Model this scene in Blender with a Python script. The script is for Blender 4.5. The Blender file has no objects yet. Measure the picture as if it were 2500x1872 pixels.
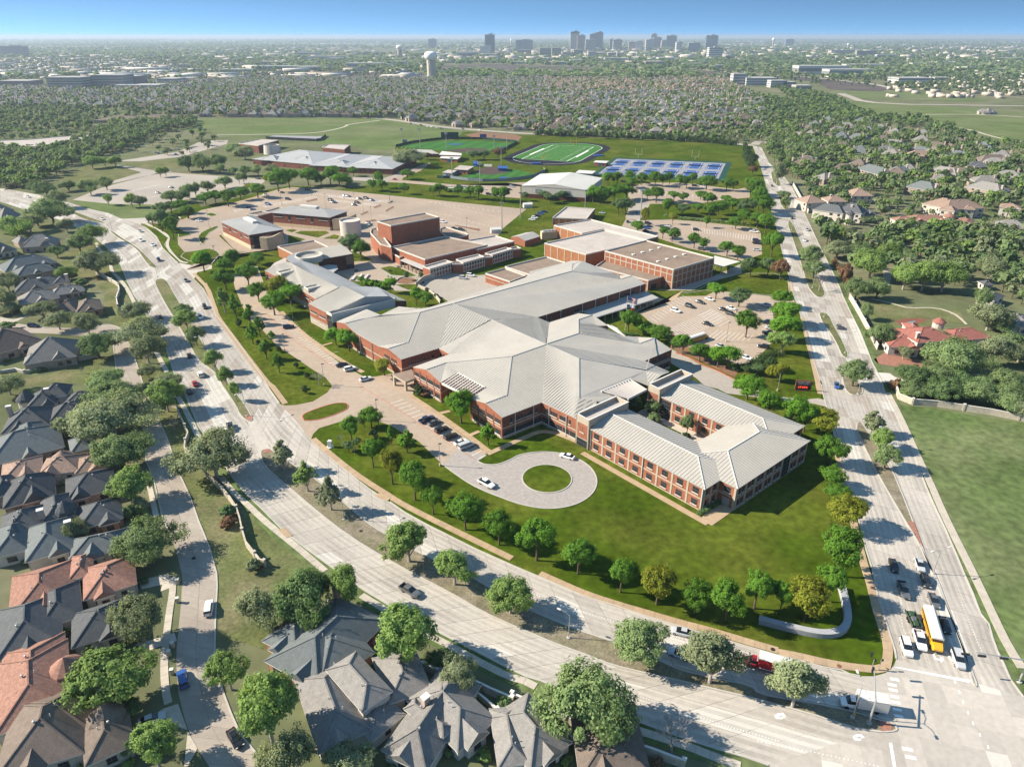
# Aerial view of a school campus beside two divided roads, suburb and skyline behind.
import bpy, math, random
import numpy as np
from mathutils import Vector
random.seed(11)
scene = bpy.context.scene
COL = scene.collection
R_ = math.radians
# ------------------------------------------------------------------ camera
FPX, HORIZON, CAM_H = 1700.0, 88.0, 115.0       # focal length in photo pixels, eye-level row, height of the drone
PITCH = math.atan((936 - HORIZON) / FPX)
SP, CP = math.sin(PITCH), math.cos(PITCH)
cam_data = bpy.data.cameras.new("camera")
cam_data.sensor_width = 36.0
cam_data.lens = 36.0 * FPX / 2500.0
cam_data.clip_start, cam_data.clip_end = 1.0, 120000.0
cam = bpy.data.objects.new("camera", cam_data)
cam.location = (0, 0, CAM_H)
cam.rotation_euler = (math.pi / 2 - PITCH, 0, 0)
COL.objects.link(cam)
scene.camera = cam
# ------------------------------------------------------------------ sky, sun, exposure
SUN_EL, SUN_AZ = R_(33.0), R_(174.0)            # azimuth of the direction towards the sun, from +X counter-clockwise
world = bpy.data.worlds.new("World")
scene.world = world
world.use_nodes = True
wn, wl = world.node_tree.nodes, world.node_tree.links
wn.clear()
w_out = wn.new("ShaderNodeOutputWorld"); w_bg = wn.new("ShaderNodeBackground"); w_sky = wn.new("ShaderNodeTexSky")
w_sky.sky_type = 'NISHITA'
w_sky.sun_disc = False
w_sky.sun_elevation = SUN_EL
w_sky.sun_rotation = math.pi / 2 - SUN_AZ
w_sky.altitude = 200
w_sky.air_density, w_sky.dust_density, w_sky.ozone_density = 0.8, 0.2, 3.5
w_bg.inputs['Strength'].default_value = 0.15
w_tc = wn.new("ShaderNodeTexCoord"); w_up = wn.new("ShaderNodeVectorMath"); w_up.operation = 'MULTIPLY_ADD'; w_up.inputs[1].default_value = (1, 1, 9.0); w_up.inputs[2].default_value = (0, 0, 0.42)
wl.new(w_tc.outputs['Generated'], w_up.inputs[0]); wl.new(w_up.outputs[0], w_sky.inputs[0])     # clear deep sky down to the horizon
w_mul = wn.new("ShaderNodeMix"); w_mul.data_type = 'RGBA'; w_mul.blend_type = 'MULTIPLY'; w_mul.inputs[0].default_value = 1.0; w_mul.inputs[7].default_value = (0.78, 0.90, 0.76, 1)
wl.new(w_sky.outputs[0], w_mul.inputs[6]); wl.new(w_mul.outputs[2], w_bg.inputs[0]); wl.new(w_bg.outputs[0], w_out.inputs[0])
sun_data = bpy.data.lights.new("sun", 'SUN')
sun_data.energy = 3.6
sun_data.angle = R_(0.53)
sun_data.color = (1.0, 0.915, 0.77)
sun = bpy.data.objects.new("sun", sun_data)
to_sun = Vector((math.cos(SUN_EL) * math.cos(SUN_AZ), math.cos(SUN_EL) * math.sin(SUN_AZ), math.sin(SUN_EL)))
sun.rotation_euler = to_sun.to_track_quat('Z', 'Y').to_euler()
sun.location = (-300, 100, 400)
COL.objects.link(sun)
scene.view_settings.view_transform = 'Standard'
scene.view_settings.look = 'None'
scene.view_settings.exposure = 1.6
scene.view_settings.gamma = 1.0
scene.cycles.max_bounces = 6
scene.cycles.diffuse_bounces = 4
scene.cycles.glossy_bounces = 2
scene.cycles.transmission_bounces = 3
scene.cycles.transparent_max_bounces = 6
scene.cycles.volume_bounces = 0
scene.cycles.use_adaptive_sampling = True
scene.cycles.adaptive_threshold = 0.012
scene.cycles.use_denoising = True
try: scene.cycles.denoiser = 'OPENIMAGEDENOISE'
except Exception: pass
scene.cycles.sample_clamp_indirect = 4.0

# ------------------------------------------------------------------ survey points
# Points were read off enlarged sheets of the photograph; each sheet has its corner and scale. at() turns such a point into the
# place on the ground (or on the level z) in metres, x to the east of the camera, y ahead of it.
SHEET = dict(m1=(800, 620, 450/2192), m2=(1200, 620, 450/2192), m3=(1000, 780, 450/2192), m4=(1400, 860, 600/2212), m5=(620, 560, 450/2192),
             m6=(520, 480, 380/2212), a=(500, 480, 650/2212), b=(1050, 480, 650/2212), c=(1250, 930, 650/2212), d=(600, 930, 650/2212),
             e=(0, 480, 650/2212), g=(1500, 480, 650/2212), h=(1900, 480, 600/2114), i=(0, 60, 850/2212), j=(800, 60, 850/2212),
             k=(1650, 60, 850/2212), n=(0, 1400, 650/2212), o=(600, 1400, 650/2212), p=(1250, 1400, 650/2212), q=(1850, 1400, 650/2212),
             r=(0, 930, 650/2212), s=(1850, 930, 650/2212), t=(1200, 300, 600/2212), w=(800, 300, 500/2212), F=(0, 0, 2500/2212), S=(0, 0, 1.0))
def at(sheet, x, y, z=0.0):
    ox, oy, sc = SHEET[sheet]
    xn = (ox + sc * x - 1250) / FPX; yn = (oy + sc * y - 936) / FPX
    k = (CAM_H - z) / (SP + yn * CP)
    return Vector((xn * k, (CP - yn * SP) * k, z))
def line(spec, z=0.0):
    """'d 1,2 3,4 e 5,6' -> points."""
    out, sh = [], None
    for tok in spec.split():
        if ',' in tok:
            x, y = tok.split(','); out.append(at(sh, float(x), float(y), z))
        else: sh = tok
    return out
def resample(pts, step=None, n=None):
    d = [0.0]
    for a, b in zip(pts, pts[1:]): d.append(d[-1] + (b - a).length)
    if n is None: n = max(2, int(round(d[-1] / step)) + 1)
    out, j = [], 0
    for i in range(n):
        s = d[-1] * i / (n - 1)
        while j < len(d) - 2 and d[j + 1] < s: j += 1
        L = d[j + 1] - d[j]
        out.append(pts[j].lerp(pts[j + 1], (s - d[j]) / L if L > 1e-9 else 0))
    return out
def smooth(pts, it=2):
    for _ in range(it):
        q = [pts[0]]
        for a, b in zip(pts, pts[1:]): q += [a.lerp(b, .25), a.lerp(b, .75)]
        q.append(pts[-1]); pts = q
    return pts
def lift(pts, z): return [Vector((p.x, p.y, z)) for p in pts]

# ------------------------------------------------------------------ mesh builder
ORG = {}
class MB:
    def __init__(s): s.v = []; s.f = []; s.m = []
    def face(s, pts, mi=0):
        b = len(s.v); s.v += [Vector(p) for p in pts]; s.f.append(tuple(range(b, b + len(pts)))); s.m.append(mi); return s
    def box(s, c, size, rz=0.0, mi=0, rx=None):
        """c = centre of the bottom face"""
        cx, cy, cz = c; lx, ly, lz = size[0] / 2, size[1] / 2, size[2]
        ca, sa = math.cos(rz), math.sin(rz); b = len(s.v)
        for z in (0, lz):
            for x, y in ((-lx, -ly), (lx, -ly), (lx, ly), (-lx, ly)): s.v.append(Vector((cx + x * ca - y * sa, cy + x * sa + y * ca, cz + z)))
        for q in ((3, 2, 1, 0), (4, 5, 6, 7), (0, 1, 5, 4), (1, 2, 6, 5), (2, 3, 7, 6), (3, 0, 4, 7)): s.f.append(tuple(b + k for k in q)); s.m.append(mi)
        return s
    def prism(s, poly, z0, z1, mi=0, top=None, bottom=False, cap=True):
        if sum((a.x * b.y - b.x * a.y) for a, b in zip(poly, poly[1:] + poly[:1])) < 0: poly = poly[::-1]
        n = len(poly); b = len(s.v)
        s.v += [Vector((p[0], p[1], z0)) for p in poly] + [Vector((p[0], p[1], z1)) for p in poly]
        for k in range(n):
            l = (k + 1) % n; s.f.append((b + k, b + l, b + n + l, b + n + k)); s.m.append(mi)
        if cap: s.f.append(tuple(b + n + k for k in range(n))); s.m.append(mi if top is None else top)
        if bottom: s.f.append(tuple(b + k for k in reversed(range(n)))); s.m.append(mi)
        return s
    def tube(s, p0, p1, r0, r1=None, n=8, mi=0, cap=True):
        p0, p1 = Vector(p0), Vector(p1); r1 = r0 if r1 is None else r1
        d = (p1 - p0).normalized(); u = d.orthogonal().normalized(); w = d.cross(u); b = len(s.v)
        for p, r in ((p0, r0), (p1, r1)):
            for k in range(n):
                a = 2 * math.pi * k / n; s.v.append(p + (u * math.cos(a) + w * math.sin(a)) * r)
        for k in range(n):
            l = (k + 1) % n; s.f.append((b + k, b + l, b + n + l, b + n + k)); s.m.append(mi)
        if cap: s.f.append(tuple(b + n + k for k in range(n))); s.m.append(mi); s.f.append(tuple(b + k for k in reversed(range(n)))); s.m.append(mi)
        return s
    def lathe(s, c, prof, n=24, mi=0, a0=0.0, a1=2 * math.pi):
        b = len(s.v); full = abs(a1 - a0 - 2 * math.pi) < 1e-6; m = n if full else n + 1
        for r, z in prof:
            for k in range(m):
                a = a0 + (a1 - a0) * k / n; s.v.append(Vector((c[0] + r * math.cos(a), c[1] + r * math.sin(a), c[2] + z)))
        for i in range(len(prof) - 1):
            for k in range(n):
                l = (k + 1) % m; s.f.append((b + i * m + k, b + i * m + l, b + (i + 1) * m + l, b + (i + 1) * m + k)); s.m.append(mi)
        return s
    def ribbon(s, L, Rr, mi=0):
        for k in range(len(L) - 1): s.face([L[k], Rr[k], Rr[k + 1], L[k + 1]], mi)
        return s
    def bar(s, a, b, w, h, mi=0):
        """box of width w and height h along the segment a-b (a, b on its underside centre)"""
        a, b = Vector(a), Vector(b); d = b - a; u = Vector((-d.y, d.x, 0)); u = u.normalized() * (w / 2) if u.length > 1e-6 else Vector((w / 2, 0, 0))
        n = d.normalized().cross(u.normalized()) * h
        if n.z < 0: n = -n
        k = len(s.v); s.v += [a - u, b - u, b + u, a + u, a - u + n, b - u + n, b + u + n, a + u + n]
        for q in ((3, 2, 1, 0), (4, 5, 6, 7), (0, 1, 5, 4), (1, 2, 6, 5), (2, 3, 7, 6), (3, 0, 4, 7)): s.f.append(tuple(k + t for t in q)); s.m.append(mi)
        return s
    def mesh(s, name, mats, origin=Vector((0, 0, 0)), smoothed=False):
        me = bpy.data.meshes.new(name)
        me.from_pydata([tuple(p - origin) for p in s.v], [], s.f)
        for m in (mats if isinstance(mats, (list, tuple)) else [mats]): me.materials.append(m)
        if any(s.m): me.polygons.foreach_set('material_index', s.m)
        if smoothed: me.polygons.foreach_set('use_smooth', [True] * len(me.polygons))
        me.update(); return me
    def centre(s):
        xs = [p.x for p in s.v]; ys = [p.y for p in s.v]
        return Vector(((min(xs) + max(xs)) / 2, (min(ys) + max(ys)) / 2, min(p.z for p in s.v)))
    def build(s, name, mats, parent=None, origin=None, smoothed=False):
        if parent is not None: origin = ORG[parent.name]
        elif origin is None: origin = s.centre()
        o = bpy.data.objects.new(name, s.mesh(name, mats, origin, smoothed)); COL.objects.link(o)
        if parent is not None: o.parent = parent
        else: o.location = origin
        ORG[o.name] = origin
        return o
def tag(o, label=None, cat=None, group=None, kind=None):
    if label: o['label'] = label
    if cat: o['category'] = cat
    if group: o['group'] = group
    if kind: o['kind'] = kind
    return o
def thing(name, label, cat, loc, group=None, rz=0.0):
    o = bpy.data.objects.new(name, None); o.empty_display_size = 1; COL.objects.link(o)
    o.location = loc; o.rotation_euler = (0, 0, rz); ORG[o.name] = Vector(loc) if rz == 0 else Vector((0, 0, 0))
    return tag(o, label, cat, group)
def put(name, me, parent=None, loc=(0, 0, 0), rz=0.0, scale=None):
    o = bpy.data.objects.new(name, me); COL.objects.link(o); o.location = loc
    if rz: o.rotation_euler = (0, 0, rz)
    if scale: o.scale = scale
    if parent is not None: o.parent = parent
    return o
KIDS = {}
def copy_tree(o, parent=None):
    c = o.copy(); COL.objects.link(c); c.parent = parent
    for ch in o.children: copy_tree(ch, c)
    return c
ORD = ['first', 'second', 'third', 'fourth', 'fifth', 'sixth', 'seventh', 'eighth', 'ninth', 'tenth', 'eleventh', 'twelfth', 'thirteenth', 'fourteenth', 'fifteenth',
       'sixteenth', 'seventeenth', 'eighteenth', 'nineteenth', 'twentieth', 'twenty-first', 'twenty-second', 'twenty-third', 'twenty-fourth', 'twenty-fifth', 'twenty-sixth', 'twenty-seventh', 'twenty-eighth', 'twenty-ninth', 'thirtieth']

# ------------------------------------------------------------------ materials
MAT = {}
def mat(name, rgb, var=0.15, scale=0.6, rough=0.85, rgb2=None, scale2=None, fine=0.0, metal=0.0, spec=0.1, rand=0.0, bump=0.0, transl=0.0):
    """procedural surface: base colour broken by two sizes of noise; rand = brightness spread between objects that share it"""
    m = bpy.data.materials.new(name); m.use_nodes = True
    nt = m.node_tree; N, L = nt.nodes, nt.links
    bs = N['Principled BSDF']; bs.inputs['Roughness'].default_value = rough; bs.inputs['Metallic'].default_value = metal
    bs.inputs['Specular IOR Level'].default_value = spec
    geo = N.new('ShaderNodeNewGeometry')
    nz = N.new('ShaderNodeTexNoise'); nz.inputs['Scale'].default_value = scale; nz.inputs['Detail'].default_value = 5; nz.inputs['Roughness'].default_value = .62
    L.new(geo.outputs['Position'], nz.inputs['Vector'])
    r = N.new('ShaderNodeMapRange'); r.inputs[1].default_value = .3; r.inputs[2].default_value = .7; r.inputs[3].default_value = 1 - var; r.inputs[4].default_value = 1 + var
    L.new(nz.outputs[0], r.inputs[0])
    mul = N.new('ShaderNodeMix'); mul.data_type = 'RGBA'; mul.blend_type = 'MULTIPLY'; mul.inputs[0].default_value = 1
    last = r.outputs[0]
    if fine:
        n2 = N.new('ShaderNodeTexNoise'); n2.inputs['Scale'].default_value = scale * 9; n2.inputs['Detail'].default_value = 2
        L.new(geo.outputs['Position'], n2.inputs['Vector'])
        r2 = N.new('ShaderNodeMapRange'); r2.inputs[1].default_value = .3; r2.inputs[2].default_value = .7; r2.inputs[3].default_value = 1 - fine; r2.inputs[4].default_value = 1 + fine
        L.new(n2.outputs[0], r2.inputs[0])
        mm = N.new('ShaderNodeMath'); mm.operation = 'MULTIPLY'; L.new(last, mm.inputs[0]); L.new(r2.outputs[0], mm.inputs[1]); last = mm.outputs[0]
    if rand:
        oi = N.new('ShaderNodeObjectInfo'); rr = N.new('ShaderNodeMapRange'); rr.inputs[3].default_value = 1 - rand; rr.inputs[4].default_value = 1 + rand
        L.new(oi.outputs['Random'], rr.inputs[0])
        mm = N.new('ShaderNodeMath'); mm.operation = 'MULTIPLY'; L.new(last, mm.inputs[0]); L.new(rr.outputs[0], mm.inputs[1]); last = mm.outputs[0]
    base = N.new('ShaderNodeRGB'); base.outputs[0].default_value = (*rgb, 1); src = base.outputs[0]
    if rgb2:
        n3 = N.new('ShaderNodeTexNoise'); n3.inputs['Scale'].default_value = scale2 or scale * .25; n3.inputs['Detail'].default_value = 4
        L.new(geo.outputs['Position'], n3.inputs['Vector'])
        cr = N.new('ShaderNodeMapRange'); cr.inputs[1].default_value = .42; cr.inputs[2].default_value = .64; L.new(n3.outputs[0], cr.inputs[0])
        mx = N.new('ShaderNodeMix'); mx.data_type = 'RGBA'; L.new(cr.outputs[0], mx.inputs[0]); mx.inputs[6].default_value = (*rgb, 1); mx.inputs[7].default_value = (*rgb2, 1); src = mx.outputs[2]
    L.new(src, mul.inputs[6]); L.new(last, mul.inputs[7])
    L.new(mul.outputs[2], bs.inputs['Base Color'])
    if bump:
        bp = N.new('ShaderNodeBump'); bp.inputs['Strength'].default_value = bump; bp.inputs['Distance'].default_value = .05; L.new(nz.outputs[0], bp.inputs['Height']); L.new(bp.outputs[0], bs.inputs['Normal'])
    if transl:
        tr = N.new('ShaderNodeBsdfTranslucent')
        ad = N.new('ShaderNodeAddShader')           # a leaf reflects and lets light through
        dim = N.new('ShaderNodeMix'); dim.data_type = 'RGBA'; dim.blend_type = 'MULTIPLY'; dim.inputs[0].default_value = 1; dim.inputs[7].default_value = (transl, transl, transl * .7, 1); L.new(mul.outputs[2], dim.inputs[6]); L.new(dim.outputs[2], tr.inputs['Color'])
        L.new(bs.outputs[0], ad.inputs[0]); L.new(tr.outputs[0], ad.inputs[1]); L.new(ad.outputs[0], N['Material Output'].inputs[0])
    MAT[name] = m
    return m
# ground
mat('terrain', (0.115, 0.128, 0.064), .25, .02, rgb2=(0.157, 0.149, 0.093), scale2=.006, fine=.12, spec=0)
mat('lawn', (.050, .080, .006), .30, .05, rgb2=(.084, .096, .014), scale2=.03, fine=.28, spec=0)
mat('yard_grass', (0.113, 0.126, 0.050), .25, .12, rgb2=(0.155, 0.143, 0.076), scale2=.07, fine=.24, spec=0)
mat('open_lawn', (0.088, 0.126, 0.042), .24, .05, rgb2=(0.122, 0.143, 0.063), scale2=.03, fine=.28, spec=0)
mat('dry_grass', (.175, .155, .100), .25, .25, rgb2=(.215, .18, .135), scale2=.12, fine=.25, spec=0)
mat('park_grass', (0.105, 0.139, 0.050), .2, .02, rgb2=(0.134, 0.147, 0.071), scale2=.008, fine=.1, spec=0)
mat('road_joint', (.24, .21, .18), .15, .4)
mat('road', (0.430, 0.389, 0.340), .08, .10, rgb2=(0.383, 0.344, 0.301), scale2=.05, fine=.07, rand=.10)
mat('road_new', (0.516, 0.482, 0.430), .05, .3, fine=.05, rand=.05)
mat('street', (0.334, 0.286, 0.238), .10, .12, rgb2=(0.295, 0.251, 0.211), scale2=.07, fine=.06, rand=.08)
mat('asphalt', (.10, .10, .10), .2, .1, fine=.1)
mat('kerb', (0.414, 0.387, 0.343), .08, .6)
mat('kerb_red', (.42, .12, .085), .2, .6)
mat('sidewalk', (0.430, 0.378, 0.310), .12, .5, fine=.08, rand=.08)
mat('walk_tan', (0.378, 0.273, 0.176), .12, .4, fine=.08, rand=.07)
mat('parking', (0.352, 0.273, 0.207), .11, .06, rgb2=(0.304, 0.242, 0.189), scale2=.03, fine=.07, rand=.06)
mat('parking_grey', (0.352, 0.308, 0.260), .1, .06, rgb2=(0.308, 0.268, 0.229), scale2=.03, fine=.07)
mat('loop_paver', (0.317, 0.282, 0.255), .14, .9, fine=.16)
mat('brick_paver', (.29, .14, .10), .2, .8, fine=.2)
mat('paint', (.78, .77, .74), .08, 2.0)
mat('paint_yellow', (.60, .42, .10), .1, 2.0)
mat('soil', (.075, .058, .05), .2, .01, rgb2=(.10, .08, .066), scale2=.004)
mat('mulch', (.20, .11, .065), .25, .5)
mat('turf', (0.041, 0.135, 0.018), .08, .1)
mat('turf_dark', (.03, .105, .016), .08, .1)
mat('track', (.016, .016, .02), .15, .1)
mat('infield', (.075, .05, .042), .15, .1)
mat('court_blue', (.03, .085, .25), .1, .3)
mat('court_grey', (.26, .255, .265), .1, .2)
mat('pool_water', (.10, .30, .34), .1, .3, rough=.12, spec=.6)
# buildings
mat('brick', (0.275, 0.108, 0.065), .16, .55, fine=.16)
mat('brick_dark_or_shaded', (0.189, 0.075, 0.052), .16, .55, fine=.16)  # dark brick, and painted shade on school walls turned from the sun
mat('brick_orange', (0.317, 0.136, 0.066), .14, .5, fine=.12)
mat('cast_stone', (0.387, 0.334, 0.264), .1, .6, fine=.06)
mat('limestone', (.52, .40, .27), .1, .5, fine=.08)
mat('metal_roof', (.375, .345, .30), .07, .12, rough=.55, spec=.25, fine=.03)
mat('metal_roof_cool', (.35, .345, .335), .07, .12, rough=.55, spec=.25)
mat('seam', (.39, .36, .315), .04, .5, rough=.55, spec=.25)
mat('white_metal', (.56, .54, .50), .05, .5, rough=.5)
mat('parapet', (.52, .48, .43), .06, .5)
mat('gravel_roof', (0.242, 0.180, 0.136), .12, .25, rgb2=(0.207, 0.154, 0.119), scale2=.08, fine=.12)
mat('pale_roof', (0.430, 0.378, 0.335), .09, .15, rgb2=(0.378, 0.331, 0.292), scale2=.06, fine=.08)
mat('glass', (.022, .028, .036), .2, .3, rough=.08, spec=.8)
mat('mullion', (.55, .53, .50), .04, .5)
mat('window_frame', (.10, .095, .09), .05, .5)
mat('dark_metal', (.035, .038, .042), .15, 1.0, rough=.5)
mat('pole_metal', (.43, .43, .42), .06, .6, rough=.4, metal=.5)
mat('near_black', (.03, .028, .026), .1, .5)  # near-black tone for the slot roof and the round covers
mat('concrete_wall', (.33, .33, .345), .1, .6)
mat('pergola', (.60, .54, .49), .06, .6)
mat('wall_white', (.50, .46, .41), .07, .4)
mat('stucco', (0.484, 0.431, 0.361), .1, .4, fine=.05)
mat('house_brick', (.31, .245, .20), .18, .7, fine=.18, rand=.15)
mat('house_brick_red', (.36, .20, .125), .16, .7, fine=.18, rand=.12)
mat('stone_wall', (.44, .385, .31), .2, .9, fine=.2)
mat('shingle_grey', (.205, .192, .178), .15, .9, fine=.30, rand=.12, spec=.08)
mat('shingle_blue', (.092, .096, .100), .16, .9, fine=.30, rand=.12, spec=.08)
mat('shingle_green', (.135, .148, .148), .13, .9, fine=.25, rand=.08, spec=.08)
mat('shingle_brown', (0.150, 0.119, 0.099), .16, .9, fine=.30, rand=.12, spec=.08)
mat('roof_tile', (0.264, 0.145, 0.110), .25, 1.4, fine=.5, rand=.08, spec=.08)
mat('roof_tile_tan', (0.264, 0.185, 0.145), .25, 1.4, fine=.5, rand=.08, spec=.08)
mat('roof_tile_red', (.27, .108, .085), .2, 1.0, fine=.2, spec=.08)
mat('trim', (.62, .59, .54), .05, .6)
mat('chimney_brick', (.42, .33, .27), .15, .8)
mat('fence_wood', (.19, .115, .085), .2, .8)
mat('fence_green', (.018, .06, .05), .2, .3)
mat('screen_grey', (.20, .235, .25), .12, .5)
mat('far_white', (.56, .54, .50), .08, .02, rand=.12)
mat('far_tan', (.42, .37, .31), .1, .02, rand=.15)
mat('far_glass', (.13, .16, .19), .2, .02, rough=.25, spec=.6, rand=.3)
mat('band_glass', (.20, .20, .205), .1, .02, rough=.4)
mat('far_brick', (.28, .20, .165), .1, .02, rand=.15)
mat('far_roof', (0.369, 0.353, 0.336), .1, .02, rand=.12)
# foliage
def leafmat(name, rgb, var=.3, rand=.16, transl=.8): return mat(name, rgb, var, .9, rough=.6, rand=rand, transl=transl, spec=.04)
leafmat('leaf_campus', (.070, .140, .018))
leafmat('leaf_vivid', (.085, .175, .018))
leafmat('leaf_yellow', (0.139, 0.152, 0.019))
leafmat('leaf_elm', (.130, .188, .055))
leafmat('leaf_oak', (.122, .165, .070))
leafmat('leaf_dark', (.082, .125, .050))
leafmat('leaf_grey', (.150, .172, .095))
leafmat('leaf_sage', (.155, .175, .105))
leafmat('leaf_plum', (0.225, 0.079, 0.099))
leafmat('leaf_gold', (0.344, 0.277, 0.040))
leafmat('leaf_rust', (.135, .080, .045))
leafmat('leaf_hedge', (0.042, 0.069, 0.024))
leafmat('leaf_far', (0.081, 0.117, 0.048), var=.5, rand=.1)
mat('bark', (.115, .085, .062), .25, 2.0)
mat('bark_pale', (.34, .30, .27), .2, 2.0)
mat('twig', (.30, .27, .25), .2, 2.0)
# ================================================================== the ground
def sheet(name, pts, z, m, kind='structure'):
    o = MB().face(lift(pts, z)).build(name, MAT[m]); return tag(o, kind=kind)
def poly_ccw(pts): return pts if sum(a.x * b.y - b.x * a.y for a, b in zip(pts, pts[1:] + pts[:1])) > 0 else pts[::-1]
def offset(pts, d):
    out = []
    for i, p in enumerate(pts):
        a = pts[max(i - 1, 0)]; b = pts[min(i + 1, len(pts) - 1)]; t = b - a; t = Vector((t.x, t.y, 0)).normalized()
        out.append(p + Vector((-t.y, t.x, 0)) * d)
    return out
def strip_mb(mb, pts, w0, w1, z0, z1, mi=0):
    """solid strip along pts between the offsets w0 and w1 (left is positive)"""
    A, B = offset(pts, w0), offset(pts, w1)
    for k in range(len(pts) - 1):
        a, b, c, d = A[k], A[k + 1], B[k + 1], B[k]
        up = lambda p: Vector((p.x, p.y, z1)); lo = lambda p: Vector((p.x, p.y, z0))
        mb.face([up(a), up(b), up(c), up(d)][::1 if w1 > w0 else -1], mi)
        mb.face([lo(a), lo(b), up(b), up(a)], mi); mb.face([lo(c), lo(d), up(d), up(c)], mi)
    return mb
def kerb(pts, m='kerb', w=.32, h=.17, name='kerb'):
    o = strip_mb(MB(), pts, -w / 2, w / 2, 0.0, h).build(name, MAT[m]); return tag(o, kind='structure')

terrain = MB()
xs = [-45000, -12000, -4000, -1500, -600, 0, 600, 1500, 4000, 12000, 45000]; ys = [-400, 0, 400, 900, 2000, 5000, 12000, 25000, 45000]
for i in range(len(xs) - 1):
    for j in range(len(ys) - 1): terrain.face([(xs[i], ys[j], 0), (xs[i+1], ys[j], 0), (xs[i+1], ys[j+1], 0), (xs[i], ys[j+1], 0)])
tag(terrain.build('terrain', MAT['terrain']), kind='structure')

# edges of the curved divided road (A) and of the straight one (B), far end first
OE1 = line('i 0,1125 200,1190 e 300,135 500,195 640,258 800,350 870,410 930,470 1000,565 1050,690 1110,815 1160,885 1225,1000 1300,1115 1370,1230 1400,1320 1440,1450 '
           'r 1530,90 1600,260 1650,375 1720,485 1830,640 1920,790 d 0,935 130,1060 250,1180 340,1270 560,1435 740,1565 o 1000,150 1230,285 1530,450 1900,640 2212,800 '
           'p 130,860 240,890 600,1040 980,1205 1480,1385 1700,1455 1960,1530 2130,1592')
IE1 = line('i 0,1085 250,1150 e 420,60 600,140 700,190 850,222 905,285 960,330 1080,400 1150,450 1200,530 1245,585 1280,715 1360,880 1470,1060 1560,1210 1640,1370 1750,1440 1810,1500 '
           'r 1830,20 1900,120 1960,220 1985,280 2060,345 d 105,610 130,680 180,740 280,830 400,930 540,1050 700,1180 820,1270 1000,1390 1350,1590 o 1370,0 1700,170 1970,330 2212,440 '
           'p 100,480 300,570 680,710 830,770 1100,835 1440,910 1660,965 2000,1045 2212,1105 q 220,1115 520,1200 780,1290 950,1318')
IE2 = line('i 0,1080 250,1140 e 430,52 590,112 700,155 860,212 910,275 1000,335 1090,390 1160,440 1240,520 1300,590 1310,690 1400,720 1440,790 1500,890 1560,1010 1640,1130 1720,1270 1810,1420 '
           '1880,1510 r 1900,20 1980,120 2060,230 2100,310 d 210,560 400,690 620,830 920,1090 1000,1160 1160,1265 1480,1440 o 1880,20 2040,115 p 0,225 130,285 520,450 870,565 1180,690 1400,790 1700,860 '
           '2000,920 q 0,985 300,1040 560,1080 830,1140 1000,1200 1130,1232')
OE2 = line('i 0,1040 250,1085 e 440,25 560,50 700,95 900,140 1000,185 1100,205 1160,230 1230,270 1300,330 1330,390 1350,430 1410,470 1440,520 1480,555 1545,610 1610,680 1690,760 1740,850 1790,980 1850,1050 '
           '1930,1150 2040,1300 2212,1540 d 150,0 280,185 410,320 545,480 700,620 850,750 1000,870 1110,945 1200,1005 1320,1090 1500,1190 1700,1290 1900,1390 2212,1530 '
           'p 420,110 600,190 870,270 1100,350 1400,440 1640,510 1900,590 2212,680 q 360,725 540,775 700,803 760,833 850,852')
OB1 = line('k 486,765 500,800 540,905 570,1005 590,1080 g 1290,0 1310,130 1360,300 1400,480 1450,660 1490,820 1540,960 1590,1150 1660,1380 1720,1560 s 520,0 545,120 572,215 640,470 690,660 740,830 780,960 840,1160 900,1400 950,1560 '
           'q 960,20 1000,200 1080,450 1140,640 1150,710')
OB2 = line('k 545,785 590,880 680,960 740,1040 790,1140 g 1560,100 1640,270 1690,380 1740,480 1800,600 1870,750 1900,830 1960,960 2040,1120 2100,1270 2140,1375 s 1030,0 1060,110 1130,240 1220,440 1310,640 1400,880 1480,1060 1560,1230 1650,1440 '
           '1715,1599 q 1790,170 1850,330 1920,420 1950,530 1990,640 2040,740 2100,880 2212,1030')
RZ = 0.045
def road_slabs(road, L, Rr, lanes, n, keep, rest, seed):
    rnd = random.Random(seed)
    A, B = resample(L, n=n), resample(Rr, n=n)
    bright = [[0] * n for _ in range(lanes)]
    for i in range(n - 1):
        for l in range(lanes):
            t0, t1 = l / lanes, (l + 1) / lanes
            q = [A[i].lerp(B[i], t0), A[i].lerp(B[i], t1), A[i+1].lerp(B[i+1], t1), A[i+1].lerp(B[i+1], t0)]
            c = (q[0] + q[2]) / 2
            if i and bright[l][i-1] and rnd.random() < .45: br = 1
            else: br = 1 if rnd.random() < .07 else 0
            bright[l][i] = br
            q = [c + (p - c) * (1 - .07 / max((p - c).length, .5)) for p in q]
            keep.append((Vector((c.x, c.y, 0)).length, q, br, road))
    return keep
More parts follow.
